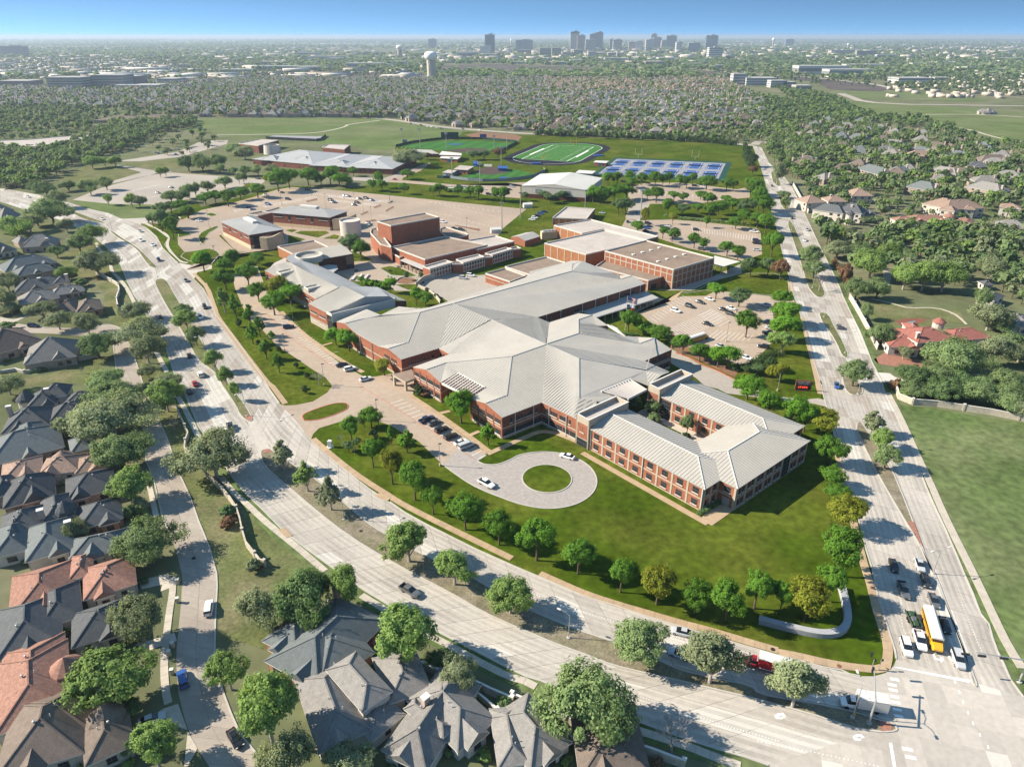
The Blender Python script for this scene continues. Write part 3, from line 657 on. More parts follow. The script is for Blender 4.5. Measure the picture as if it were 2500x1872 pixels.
# windows -----------------------------------------------------------
WIN = {}
def window_mesh(w, h, cols, rows, deep=.10):
    key = (round(w, 2), round(h, 2), cols, rows)
    if key in WIN: return WIN[key]
    b = MB(); b.face([(-w/2, -.03, 0), (w/2, -.03, 0), (w/2, -.03, h), (-w/2, -.03, h)], 0)
    f = .06
    for i in range(cols + 1): b.box((-w/2 + w * i / cols, -.04, 0), (f, deep, h), mi=1)
    for j in range(rows + 1): b.box((0, -.045, h * j / rows - f / 2), (w + f, deep, f), mi=1)
    me = b.mesh('window', [MAT['glass'], MAT['window_frame']]); 
    s = MB().box((0, -.12, -.22), (w + .3, .3, .2))
    WIN[key] = (me, s.mesh('sill', MAT['parapet'])); return WIN[key]
def window(parent, p, rz, w, h, cols=2, rows=1, sill=True, name='window'):
    me, sm = window_mesh(w, h, cols, rows)
    o = put(name, me, parent, p - ORG[parent.name], rz)
    if sill: put('sill', sm, o)
    return o
class Face:
    """a vertical wall seen from outside: a -> b runs left to right for someone facing it"""
    def __init__(s, a, b): s.a = Vector((a.x, a.y, 0)); s.b = Vector((b.x, b.y, 0)); s.d = (s.b - s.a); s.L = s.d.length; s.d.normalize(); s.n = Vector((s.d.y, -s.d.x, 0)); s.rz = math.atan2(s.d.y, s.d.x)
    def p(s, x, z, out=0.0): q = s.a + s.d * x + s.n * out; return Vector((q.x, q.y, z))
    def slab(s, parent, name, x0, x1, z0, z1, out, m, inn=.05):
        b = MB().prism([s.p(x0, 0, out), s.p(x1, 0, out), s.p(x1, 0, -inn), s.p(x0, 0, -inn)], z0, z1, bottom=True); return b.build(name, MAT[m], parent=parent)
    def win(s, parent, x, z, w, h, cols=2, rows=1, sill=True): return window(parent, s.p(x, z), s.rz, w, h, cols, rows, sill)
def walls(parent, poly, z0, z1, m, name='wall'):
    """one part per side of a closed outline"""
    poly = poly_ccw(poly); out = []
    for a, b in zip(poly, poly[1:] + poly[:1]):
        out.append(MB().face([(a.x, a.y, z0), (b.x, b.y, z0), (b.x, b.y, z1), (a.x, a.y, z1)]).build(name, MAT[m], parent=parent))
    return out

# ------------------------------------------------------------------ new wing: three hipped ranges round a court
WZ, WSL = 7.5, .226
W0 = at('m4', 155, 685, WZ); W1 = at('m4', 1180, 1225, WZ); WU = (W1 - W0).normalized(); WV = Vector((-WU.y, WU.x, 0))
def wp(s, t, z=0.0): q = W0 + WU * s + WV * t; return Vector((q.x, q.y, z))
wing = thing('school_wing', 'nearest two-storey brick school wing with pale seamed metal roof around a court', 'school building', wp(20, 25))
def hip(parent, s0, s1, t0, t1, along, hip0, hip1, eave, slope, step=1.0, m='metal_roof', ov=.45, frame=wp, joined=None, every=None):
    s0 -= ov; s1 += ov; t0 -= ov; t1 += ov
    if along == 's':
        hw = (t1 - t0) / 2; z = eave + hw * slope; tm = (t0 + t1) / 2
        a = s0 + (hw if hip0 else 0); b = s1 - (hw if hip1 else 0)
        F = [[(s0, t0, eave), (s1, t0, eave), (b, tm, z), (a, tm, z)], [(s1, t1, eave), (s0, t1, eave), (a, tm, z), (b, tm, z)]]
        if hip0: F.append([(s0, t1, eave), (s0, t0, eave), (a, tm, z)])
        if hip1: F.append([(s1, t0, eave), (s1, t1, eave), (b, tm, z)])
        ridge = [(a, tm, z), (b, tm, z)]
    else:
        hw = (s1 - s0) / 2; z = eave + hw * slope; sm = (s0 + s1) / 2
        a = t0 + (hw if hip0 else 0); b = t1 - (hw if hip1 else 0)
        F = [[(s1, t0, eave), (s1, t1, eave), (sm, b, z), (sm, a, z)], [(s0, t1, eave), (s0, t0, eave), (sm, a, z), (sm, b, z)]]
        if hip0: F.append([(s0, t0, eave), (s1, t0, eave), (sm, a, z)])
        if hip1: F.append([(s1, t1, eave), (s0, t1, eave), (sm, b, z)])
        ridge = [(sm, a, z), (sm, b, z)]
    for f in F: facet(parent, [frame(*q) for q in f], m, step, joined)
    r = MB(); ends = [F[0][0], F[0][1], F[1][0], F[1][1]]
    r.bar(frame(*ridge[0]), frame(*ridge[1]), .35, .14)
    for e_ in ends:
        k = min(ridge, key=lambda q: (q[0] - e_[0]) ** 2 + (q[1] - e_[1]) ** 2); r.bar(frame(*e_), frame(*k), .26, .15)
    r.build('ridge_cap', MAT['white_metal'], parent=parent)
    return z
hip(wing, 0, 41.6, 0, 17.7, 's', False, True, WZ, WSL, 1.05)
hip(wing, .6, 41.5, 33.25, 50.9, 's', False, True, WZ, WSL, 1.05)
hip(wing, 26.4, 47.05, 6.93, 43.8, 't', True, True, WZ, WSL, 1.05)
w_out = [(0, 0), (41.6, 0), (41.6, 6.93), (47.05, 6.93), (47.05, 43.8), (41.5, 43.8), (41.5, 50.9), (.6, 50.9), (.6, 33.25), (26.4, 33.25), (26.4, 17.7), (0, 17.7)]
for (a, b), (c, d) in zip(w_out, w_out[1:] + w_out[:1]):
    f = Face(wp(a, b), wp(c, d)); f.slab(wing, 'wall', 0, f.L, 0, WZ - .06, 0, 'brick', .3)
    f.slab(wing, 'stone_band', 0, f.L, 3.55, 3.95, .06, 'cast_stone'); f.slab(wing, 'stone_band', 0, f.L, WZ - .5, WZ - .14, .07, 'cast_stone'); f.slab(wing, 'plinth', 0, f.L, 0, .3, .07, 'cast_stone')
f = Face(wp(0, 0), wp(41.6, 0))
for k in range(9):
    x = f.L * k / 8; x = min(max(x, .35), f.L - .35); f.slab(wing, 'pilaster', x - .3, x + .3, .0, WZ - .15, .1, 'cast_stone')
    if k < 8:
        for z in (1.15, 4.85): f.win(wing, f.L * (k + .5) / 8, z, 1.9, 1.75, 2, 2)
    if k in (0, 4, 8): put('downspout', MB().tube((0, 0, 0), (0, 0, WZ - .2), .1, n=6).mesh('downspout', MAT['white_metal']), wing, f.p(x + .1, 0, .22) - ORG[wing.name])
f = Face(wp(41.6, 0), wp(41.6, 6.93))
for x in (.35, 3.4, 6.5): f.slab(wing, 'pilaster', x - .3, x + .3, 0, WZ - .15, .1, 'cast_stone')
for x in (1.5, 4.9):
    for z in (1.15, 4.85): f.win(wing, x, z, .9, 1.75, 1, 2)
f = Face(wp(41.6, 6.93), wp(47.05, 6.93)); f.win(wing, 2.7, 4.7, 1.9, 1.75, 2, 2)
f.slab(wing, 'pilaster', f.L - .7, f.L - .05, 0, WZ - .15, .1, 'cast_stone'); f.slab(wing, 'door', 1.6, 3.8, .05, 2.9, .08, 'pole_metal')
f = Face(wp(47.05, 6.93), wp(47.05, 43.8))
for k in range(9):
    x = min(max(f.L * k / 8, .35), f.L - .35); f.slab(wing, 'pilaster', x - .3, x + .3, 0, WZ - .15, .1, 'cast_stone')
    if k == 8: break
    xc = f.L * (k + .5) / 8
    if k == 5: window(wing, f.p(xc, .4, .12), f.rz, 3.4, WZ - 1.0, 2, 5, False, 'curtain_wall')
    else:
        for dx in (-.85, .85):
            for z in (1.15, 4.85): f.win(wing, xc + dx, z, .85, 1.75, 1, 2)
f = Face(wp(.6, 33.25), wp(26.4, 33.25)); window(wing, f.p(2.3, .2, .12), f.rz, 3.2, WZ - .9, 3, 5, False, 'curtain_wall')
for k in range(5):
    x = 4.8 + k * 5.15; f.slab(wing, 'pilaster', x - .3, x + .3, 0, WZ - .15, .1, 'cast_stone')
    if k < 4:
        for z in (1.15, 4.85): f.win(wing, x + 2.55, z, 1.9, 1.75, 2, 2)
f = Face(wp(41.5, 43.8), wp(41.5, 50.9))
for x in (1.8, 5):
    for z in (1.15, 4.85): f.win(wing, x, z, 1.5, 1.75, 2, 2)
# the two stair towers with tall parapets
def tower(parent, s0, s1, t0, t1, z):
    q = [wp(s0, t0), wp(s1, t0), wp(s1, t1), wp(s0, t1)]
    for a, b in zip(q, q[1:] + q[:1]):
        f = Face(a, b); f.slab(parent, 'tower_wall', 0, f.L, 0, z, 0, 'cast_stone', .4)
        f.slab(parent, 'brick_panel', .7, f.L - .7, 3.1, z - 2.4, .05, 'brick')
    MB().face([(p.x, p.y, z - 1.3) for p in q]).build('tower_roof', MAT['pale_roof'], parent=parent)
    strip_mb(MB(), q + q[:1], -.05, .5, z - .02, z + .12).build('coping', MAT['white_metal'], parent=parent)
    f = Face(q[0], q[1]); f.win(parent, f.L / 2, 5.2, 1.6, 1.7, 2, 2); window(parent, f.p(f.L / 2, .2, .06), f.rz, 4.2, 2.6, 4, 2, False, 'entrance_glazing')
tower(wing, -5.6, .0, -.7, 17.4, 10.6); tower(wing, -4.6, .55, 32.5, 50.2, 10.4)
# court between the ranges
tag(MB().face([wp(-6, 17.7, .07), wp(26.4, 17.7, .07), wp(26.4, 33.25, .07), wp(-6, 33.25, .07)]).build('court_paving', MAT['sidewalk']), kind='structure')
for s0, s1, t0, t1 in ((5, 12.5, 24.5, 29.5), (14.6, 17.2, 26.5, 29), (19, 25.8, 23.8, 28.8), (6, 25, 18.4, 21.5)):
    tag(MB().prism([wp(s0, t0), wp(s1, t0), wp(s1, t1), wp(s0, t1)], 0, .3).build('planted_bed', MAT['lawn']), kind='structure')
tag(MB().prism([wp(0, -4.1), wp(46, -4.1), wp(46, -2.2), wp(0, -2.2)], 0, .12).build('brick_walk', MAT['walk_tan']), kind='structure')
sheet('brick_walk', line('m4 1165,1470 1330,1340 1440,1425 1245,1562 1150,1505'), .125, 'walk_tan')
walk('m3 1990,1450 1610,1300 1330,1420 930,1600', 1.9, 'walk_tan', 2.4); 
walk('m3 0,900 330,1120 700,1385 940,1570', 2.0, 'walk_tan', 2.4); walk('m3 330,1125 480,1090', 1.6, 'walk_tan'); walk('m3 700,1385 830,1330', 1.4, 'walk_tan')
walk('m5 330,980 450,1120 620,1270 790,1390 900,1470 1120,1610 1300,1700', 1.8, 'walk_tan'); walk('m5 790,1390 930,1350', 1.3, 'walk_tan')

# ------------------------------------------------------------------ main building: star-shaped roof of four gabled arms round two hubs
EZ, GZ, RZH, HZ = 8.0, 9.7, 13.2, 13.35
main = thing('school_building', 'main two-storey brick school building under a large star-shaped pale metal roof', 'school building', at('m3', 1622, 297, 0))
mseam = MB()
def mf(spec, m='metal_roof', step=1.1):
    """facet from 'sheet x,y,z' tokens; E G R H name the levels"""
    pts, sh = [], None; lev = dict(E=EZ, G=GZ, R=RZH, H=HZ)
    for tok in spec.split():
        if ',' not in tok: sh = tok; continue
        x, y, z = tok.split(','); z = lev[z] if z in lev else float(z); pts.append(at(sh, float(x), float(y), z))
    return facet(main, pts, m, step, mseam, w=.15, h=.08)
# near arm
mf('m3 40,565,E 200,595,G 430,515,G 1215,440,R 1622,297,H 475,412,E'); mf('m3 200,595,G 370,748,E 430,515,G')
mf('m3 430,515,G 370,748,E 570,632,9.35 900,815,9.35 720,940,E 1155,900,G 1215,440,R'); mf('m3 720,940,E 905,995,G 1155,900,G'); mf('m3 905,995,G 1105,1165,E 1575,985,E 1622,297,H 1215,440,R 1155,900,G')
# right near arm
mf('m3 1622,297,H 1575,985,E m4 0,585,E 120,650,E 215,440,8.9 50,405,G 50,55,R'); mf('m4 50,405,G 215,440,8.9 300,470,E 372,392,8.4', step=0)
mf('m4 50,55,R 50,405,G 372,392,8.2 245,355,9.3 522,240,9.3 672,300,E 655,165,G'); mf('m4 655,165,G 672,300,E 790,205,G 800,205,G')
mf('m2 650,1072,H 1040,1243,R 1840,1378,G 2020,1440,G 2120,1402,E 1825,1270,E')
# right far arm
mf('m2 655,1066,H 685,815,E 1035,705,E 1200,725,G 1035,780,G 1035,945,R'); mf('m2 1035,780,G 1200,725,G 1390,852,E 1250,855,E')
mf('m2 1035,945,R 1035,780,G 1250,855,E 1590,985,E 1740,985,E 1760,1065,G'); mf('m2 1740,985,E 1940,1000,G 1760,1065,G'); mf('m2 655,1070,H 1035,945,R 1760,1065,G 1940,1000,G 2145,1135,E 1825,1270,E')
# between the hubs
mf('m2 645,1070,H 685,815,E 550,755,E 0,785,11.9'); mf('m2 0,785,11.9 m1 1320,1122,E m3 475,412,E 1622,297,H')
mf('m1 1488,590,H 1320,1122,E 1930,782,11.9'); mf('m1 1488,590,H 1930,782,11.9 m2 550,755,E')
# left arm
mf('m1 1488,590,H 1095,695,R 955,1050,G 720,1125,G 875,1255,E 1320,1122,E'); mf('m1 600,1095,E 720,1125,G 955,1050,G'); mf('m1 1095,695,R 425,770,G 335,945,E 600,1095,E 955,1050,G')
mf('m1 205,825,G 335,945,E 425,770,G'); mf('m1 105,805,E 205,825,G 425,770,G 630,728,10.2 1095,695,R 1488,590,H 1140,655,10.0 845,624,E 630,725,9.6 465,655,8.4')
# far arm (cafeteria)
mf('m1 1488,590,H m2 955,205,H 1535,300,G 1670,260,G 1835,352,E 550,752,E', step=1.3); mf('m2 955,205,H 955,125,G 1080,85,G 1220,160,E 1520,255,E 1535,300,G', step=1.3); mf('m2 1520,255,E 1670,260,G 1535,300,G')
mf('m1 1488,590,H 1200,640,9.2 m2 0,395,9.4 300,345,9.4 450,245,E 450,210,E 955,80,E 1080,85,G 955,125,G 955,205,H', step=1.3)
tag(mseam.build('seam', MAT['seam'], parent=main), kind='stuff')
caps = MB()
for sp in ('m3 1622,297,H 1215,440,R 1155,900,G 905,995,G', 'm3 200,595,G 430,515,G', 'm3 1215,440,R 430,515,G', 'm2 650,1072,H 1040,1243,R m4 50,405,G', 'm2 1040,1243,R 1840,1378,G 1940,1000,G', 'm2 655,1070,H 1035,945,R 1035,780,G 1200,725,G', 'm2 1035,945,R 1760,1065,G 1940,1000,G', 'm2 645,1072,H 0,785,11.9 m1 1488,590,H 1095,695,R 955,1050,G 720,1125,G',
           'm1 1095,695,R 425,770,G 205,825,G', 'm1 1488,590,H m2 955,205,H 1535,300,G 1670,260,G', 'm2 955,205,H 955,125,G 1080,85,G'):
    pts, sh = [], None
    for tok in sp.split():
        if ',' not in tok: sh = tok; continue
        x, y, z = tok.split(','); z = dict(E=EZ, G=GZ, R=RZH, H=HZ).get(z) or float(z); pts.append(at(sh, float(x), float(y), z))
    for a, b in zip(pts, pts[1:]): MB().bar(a, b, .3, .16).build('ridge_cap', MAT['metal_roof_cool'], parent=main)
def mwall(spec, m='brick', wins=(), z1=EZ - .1, band=True, gable=None, name='wall'):  # walls facing away from the sun take the darker brick as painted shade
    """wall under an eave line given at eave level; wins = (x0 fraction, x1 fraction, how many, sill height, width, height)"""
    a, b = line(spec, EZ)[:2]; f = Face(a, b); f.slab(main, name, 0, f.L, 0, z1, 0, m, .3)
    if gable:
        g = at(*gable, GZ) if len(gable) == 3 else gable
        MB().face([f.p(.05, z1 - .01, .003), f.p(f.L - .05, z1 - .01, .003), Vector((g.x, g.y, GZ - .1)) + f.n * .003]).build('gable_wall', MAT[m], parent=main)
    if band: f.slab(main, 'stone_band', 0, f.L, 3.7, 4.15, .06, 'cast_stone'); f.slab(main, 'plinth', 0, f.L, 0, .9, .05, 'cast_stone')
    for x0, x1, n, z, w, h in wins:
        for k in range(n): f.win(main, f.L * (x0 + (x1 - x0) * (k + .5) / n), z, w, h, 1 if w < 1.3 else 3, 2 if w < 1.3 else 2)
    return f
up4 = lambda a, b, n: (a, b, n, 5.1, .75, 1.5)
lo = lambda a, b, n, w=2.6: (a, b, n, 1.1, w, 1.7)
f1 = mwall('m3 40,565 370,748', wins=[up4(.05, .23, 3), up4(.28, .48, 4), up4(.53, .73, 4), up4(.78, .97, 4), lo(.05, .97, 4)], gable=('m3', 200, 595))
f2 = mwall('m3 720,940 1105,1165', wins=[up4(.06, .24, 3), up4(.29, .48, 3), up4(.53, .72, 3), up4(.77, .95, 3), lo(.05, .97, 4)], gable=('m3', 905, 995))
f3 = mwall('m3 1105,1165 1575,985', 'brick_dark_or_shaded', [up4(.16, .25, 1), up4(.28, .52, 3), up4(.54, .74, 3), up4(.8, .9, 1), lo(.02, .98, 5, 3.0)])
f4 = mwall('m3 1575,985 2005,1195', wins=[up4(.12, .2, 1), up4(.24, .44, 3), up4(.5, .68, 3), up4(.74, .82, 1), lo(.02, .98, 5, 2.6)])
for f_, xs_ in ((f3, (.3, .77)), (f4, (.22, .7)), (f1, (.02, .26, .5, .76, .98)), (f2, (.02, .26, .5, .74, .98))):
    for x in xs_:
        if f_ in (f3, f4): put('downspout', MB().tube((0, 0, 0), (0, 0, EZ - .2), .13, n=6).mesh('downspout', MAT['white_metal']), main, f_.p(f_.L * x, 0, .25) - ORG[main.name])
        else: f_.slab(main, 'pilaster', f_.L * x - .25, f_.L * x + .25, 0, EZ - .3, .09, 'brick_dark_or_shaded' if 0 < x < 1 else 'cast_stone')
mwall('m1 105,805 335,945', gable=('m1', 205, 825), wins=[(.2, .85, 4, 5.3, .8, 1.3)])
f5 = mwall('m1 335,945 600,1095'); f6 = mwall('m1 600,1095 875,1255', wins=[(.25, .5, 3, 5.0, .75, 1.3), (.55, .8, 3, 5.0, .75, 1.3)], gable=('m1', 720, 1125))
for x in (.2, .72): put('downspout', MB().tube((0, 0, 0), (0, 0, EZ - .2), .16, n=6).mesh('downspout', MAT['white_metal']), main, f5.p(f5.L * x, 0, .3) - ORG[main.name])
f7 = mwall('m1 875,1255 1320,1122', 'brick_dark_or_shaded', [(.18, .26, 1, 4.7, 1.2, 2.2), (.3, .52, 1, 4.7, 3.6, 2.2), (.54, .74, 1, 4.7, 3.6, 2.2), (.8, .86, 1, 4.7, 1.0, 2.2)])
mwall('m1 1320,1122 1445,1190', wins=[(.05, .9, 3, 4.9, .9, 1.8)]); mwall('m3 475,412 40,565')
mwall('m2 2145,1135 2145,1080'); mwall('m2 1825,1270 2145,1135', 'brick_dark_or_shaded', [(.15, .9, 7, 4.9, 1.0, 1.6), (.5, .95, 2, 1.1, 3, 1.8)])
f8 = mwall('m2 550,752 1835,352', 'brick_dark_or_shaded', [(.04, .13, 4, 4.6, 1.1, 1.7), (.31, .39, 4, 4.6, 1.0, 1.7), (.73, .89, 8, 4.6, 1.0, 1.5)])
for x in (.07, .19, .38, .5, .61, .73, .84, .94): put('downspout', MB().tube((0, 0, 0), (0, 0, EZ - .2), .16, n=6).mesh('downspout', MAT['white_metal']), main, f8.p(f8.L * x, 0, .3) - ORG[main.name])
mwall('m2 1835,352 1670,262', gable=('m2', 1670, 262)); mwall('m2 685,815 550,752', 'brick_dark_or_shaded'); mwall('m2 1390,852 1035,705')
mwall('m2 1590,985 1250,855'); mwall('m3 370,748 570,632', 'brick'); mwall('m3 900,815 720,940', 'brick'); mwall('m3 570,632 900,815', 'brick_dark_or_shaded')  # back wall of the recess is coloured darker for the shade in it
# sun screens over the recessed entries: sloping rafters
def screen(parent, A, B, C, D, n, w=.32, h=.5, m='pergola', cross=0):
    """rafters from points along A-B to points along D-C"""
    for k in range(n):
        t = (k + .5) / n; a = A.lerp(B, t); b = D.lerp(C, t); MB().bar(a, b, w, h).build('rafter', MAT[m], parent=parent)
    for a, b in ((A, B), (D, C)): MB().bar(a - Vector((0, 0, .25)), b - Vector((0, 0, .25)), .35, .75).build('screen_beam', MAT['white_metal'], parent=parent)
screen(main, at('m3', 385, 765, 7.9), at('m3', 720, 935, 7.9), at('m3', 895, 815, 9.3), at('m3', 572, 640, 9.3), 11)
for k in range(4):
    t = (k + .5) / 4 * .6 + .35; MB().bar(at('m3', 385, 765, 7.6).lerp(at('m3', 572, 640, 9.0), t), at('m3', 720, 935, 7.6).lerp(at('m3', 895, 815, 9.0), t), .18, .25).build('cross_bar', MAT['pergola'], parent=main)
screen(main, at('m4', 660, 340, 8.0), at('m4', 490, 425, 8.0), at('m4', 250, 358, 9.3), at('m4', 520, 245, 9.3), 11, w=.5)
screen(main, at('m2', 1380, 850, 7.9), at('m2', 1590, 985, 7.9), at('m2', 1500, 900, 6.9), at('m2', 1420, 860, 6.9), 8, w=.25, h=.3)
# entrance portico beside the near arm
def slab_roof(parent, q, z, th, m_top, m_edge, posts=(), pr=.4):
    o = MB().prism(q, z - th, z, top=1, bottom=True).build('canopy', [MAT[m_edge], MAT[m_top]], parent=parent)
    for p in posts: MB().box((p.x, p.y, 0), (pr * 2, pr * 2, z - th), math.atan2(WU.y, WU.x)).build('pier', MAT[m_edge], parent=parent)
po = [at('m1', *q, 4.2) for q in ((770, 1430), (925, 1520), (1060, 1470), (1000, 1370))]
slab_roof(main, po, 4.2, .8, 'gravel_roof', 'cast_stone', [at('m1', 790, 1440, 4.2), at('m1', 925, 1500, 4.2)])
# covered walk along the cafeteria
cw = [at('m2', *q, 3.4) for q in ((1060, 700), (1830, 462), (1985, 518), (1240, 752))]
facet(main, [Vector((cw[0].x, cw[0].y, 4.2)), Vector((cw[1].x, cw[1].y, 4.2)), cw[2], cw[3]], 'metal_roof_cool', 1.2, None, name='canopy')
for k in range(9): p = cw[3].lerp(cw[2], (k + .3) / 9); MB().box((p.x, p.y + .4, 0), (.45, .45, 3.3)).build('column', MAT['cast_stone'], parent=main)
MB().bar(cw[3] - Vector((0, 0, .5)), cw[2] - Vector((0, 0, .5)), .4, .45).build('fascia', MAT['parapet'], parent=main)

# ------------------------------------------------------------------ flat-roofed blocks
def block(parent, spec, z, m='brick', roof='gravel_roof', z0=0.0, para=.6, pm='parapet', pts=None, pw=.4):
    """walls, a roof set down behind a parapet, and its coping"""
    q = poly_ccw(pts or line(spec, z)); q = [Vector((p.x, p.y, 0)) for p in q]
    for a, b in zip(q, q[1:] + q[:1]): MB().face([(a.x, a.y, z0), (b.x, b.y, z0), (b.x, b.y, z), (a.x, a.y, z)]).build('wall', MAT[m], parent=parent)
    MB().face([(p.x, p.y, z - para) for p in q]).build('roof', MAT[roof], parent=parent)
    strip_mb(MB(), q + q[:1], -.06, pw, z - para, z + .1).build('coping', MAT[pm], parent=parent)
    return q
def panelled(parent, a, b, z0, z1, n, rows=(), out=.1, m='cast_stone'):
    f = Face(a, b)
    for k in range(n + 1): x = min(max(f.L * k / n, .35), f.L - .35); f.slab(parent, 'pilaster', x - .3, x + .3, z0, z1, out, m)
    for z in rows: f.slab(parent, 'stone_band', 0, f.L, z, z + .45, out - .03, m)
    return f
gym = thing('gymnasium', 'big brick gymnasium with brown flat roof beside the front car park', 'gymnasium', at('b', 1850, 480))
gq = [at('b', 1452, 450, 10.4), at('b', 2025, 605, 10.4), at('g', 830, 508, 10.4), at('b', 1795, 362, 10.4)]
block(gym, '', 10.4, pts=gq)
panelled(gym, gq[0], gq[1], 0, 10.1, 12, (3.2, 7.2)); f = panelled(gym, gq[1], gq[2], 0, 10.1, 9, (3.2, 6.6, 9.4))
for x, y in ((1690, 485), (1765, 465), (1835, 448), (1905, 428), (1895, 542), (1970, 522), (2040, 503), (2110, 483)):
    p = at('b', x, y, 9.8); MB().box(p, (1.6, 1.6, .5), .3).build('roof_hatch', MAT['white_metal'], parent=gym)
for x, y in ((830, 500),): 
    c = [at('g', *q, 5.2) for q in ((830, 490), (1045, 540), (900, 582), (830, 560))]
    MB().prism(c, 4.9, 5.2, bottom=True).build('canopy', MAT['parapet'], parent=gym)
    for px_, py_ in ((890, 580), (968, 560), (850, 545)): p = at('g', px_, py_, 5.0); MB().tube((p.x, p.y, 0), (p.x, p.y, 4.95), .22, n=10).build('column', MAT['pole_metal'], parent=gym)
hall = thing('gym_lobby', 'low brick lobby with brown flat roof in front of the big gymnasium', 'school building', at('b', 1650, 640))
hq = [at('b', 1372, 580, 5.4), at('b', 1815, 697, 5.4), at('b', 1945, 658, 5.4), at('b', 1455, 522, 5.4)]
block(hall, '', 5.4, pts=hq); f = panelled(hall, hq[0], hq[1], 0, 5.2, 9, (3.2,)); f = Face(hq[1], hq[2]); window(hall, f.p(f.L * .35, .1), f.rz, 4.5, 2.6, 5, 2, False, 'entrance_doors')
gy2 = thing('auxiliary_gymnasium', 'orange-panelled brick gymnasium with pale flat roof behind the star roof', 'gymnasium', at('b', 1300, 400))
q2 = [at('b', 950, 385, 7.6), at('b', 1295, 480, 7.6), at('b', 1800, 365, 7.6), at('b', 1445, 276, 7.6)]
block(gy2, '', 7.6, 'brick_orange', 'pale_roof', pts=q2); panelled(gy2, q2[0], q2[1], 0, 7.3, 6)
gy3 = thing('field_house', 'long pale-roofed brick field house behind the orange-panelled gymnasium', 'gymnasium', at('b', 1400, 280))
q3 = [at('b', 1028, 237, 7.6), at('b', 1262, 305, 7.6), at('b', 1445, 268, 7.6), at('b', 1800, 358, 7.6), at('b', 1897, 330, 7.6), at('b', 1335, 188, 7.6)]
block(gy3, '', 7.6, 'brick_orange', 'pale_roof', pts=q3); panelled(gy3, q3[0], q3[1], 0, 7.3, 4)
gy4 = thing('storage_building', 'small pale-roofed brick building beside the fenced yard', 'building', at('b', 1190, 150))
q4 = [at('b', 1015, 175, 5), at('b', 1300, 187, 5), at('b', 1370, 100, 5), at('b', 1130, 84, 5)]
block(gy4, '', 5, 'brick_orange', 'pale_roof', pts=q4); panelled(gy4, q4[0], q4[1], 0, 4.7, 5)
low = thing('kitchen_block', 'low brick service block with brown roof between service yard and star roof', 'school building', at('b', 800, 600))
block(low, 'b 622,580 965,497 1130,548 835,650', 5.6, 'brick'); block(low, 'b 460,637 622,592 800,655 665,706', 4.9, 'brick')
f = Face(at('b', 460, 637, 4.9), at('b', 665, 706, 4.9)); f.slab(low, 'stone_band', 0, f.L, 2.6, 3.0, .06, 'cast_stone')
# performing-arts group
arts = thing('auditorium', 'red brick auditorium with tall windowless stage tower and brown flat roofs', 'school building', at('a', 1700, 400))
fly = [at('a', 1432, 205, 17.5), at('a', 1545, 241, 17.5), at('a', 1950, 170, 17.5), at('a', 1830, 134, 17.5)]
block(arts, '', 17.5, 'brick', pts=fly)
block(arts, 'a 1552,418 1828,520 2350,400 2000,330 1960,335', 7.5, 'brick'); block(arts, 'a 1380,270 1432,260 1552,418 1460,395 1375,300', 9.0, 'brick')
block(arts, 'a 1440,400 1480,395 1655,490 1620,505', 4.6, 'brick'); block(arts, 'b 80,265 130,250 320,310 300,325 160,350 80,290', 6.2, 'brick', 'gravel_roof')
block(arts, 'b 235,375 540,322 700,372 385,440', 6.6, 'brick', 'pale_roof')
for sp in ('a 1810,578 1870,600 2065,545 2000,525', 'b 215,520 275,550 455,500 400,478', 'b 455,470 515,485 685,435 630,420'): 
    qq = [at(sp.split()[0], *map(float, t.split(',')), 5.6) for t in sp.split()[1:]]
    block(arts, '', 5.6, 'brick', 'pale_roof', pts=qq); f = panelled(arts, qq[1], qq[2], 0, 5.3, 8, (.3, 2.7, 4.7), .09, 'parapet')
    for k in range(8): f.win(arts, f.L * (k + .5) / 8, 3.3, 1.3, 1.2, 2, 1, False)
block(arts, 'b 190,560 275,560 275,540 160,540', 5.2, 'brick'); block(arts, 'b 455,505 520,500 520,480 430,490', 5.2, 'brick'); block(arts, 'b 685,440 757,430 720,410 660,425', 5.2, 'brick')
cn = [at('m1', *q, 3.8) for q in ((860, 75), (930, 45), (1160, 130), (1130, 185))]
facet(arts, cn, 'white_metal', 1.0, None, name='canopy')
for k in range(6): p = cn[0].lerp(cn[3], (k + .2) / 6); MB().box((p.x, p.y + .3, 0), (.5, .5, 3.7)).build('column', MAT['cast_stone'], parent=arts)
silo = Vector((-104, 446, 0))
sl = tag(MB().lathe(silo, [(6.6, 0), (6.6, 9.6), (6.2, 9.6), (6.2, 8.6), (0.01, 8.6)], 40).build('drum_tower', MAT['wall_white']), 'round white drum tower beside the auditorium', 'tower')
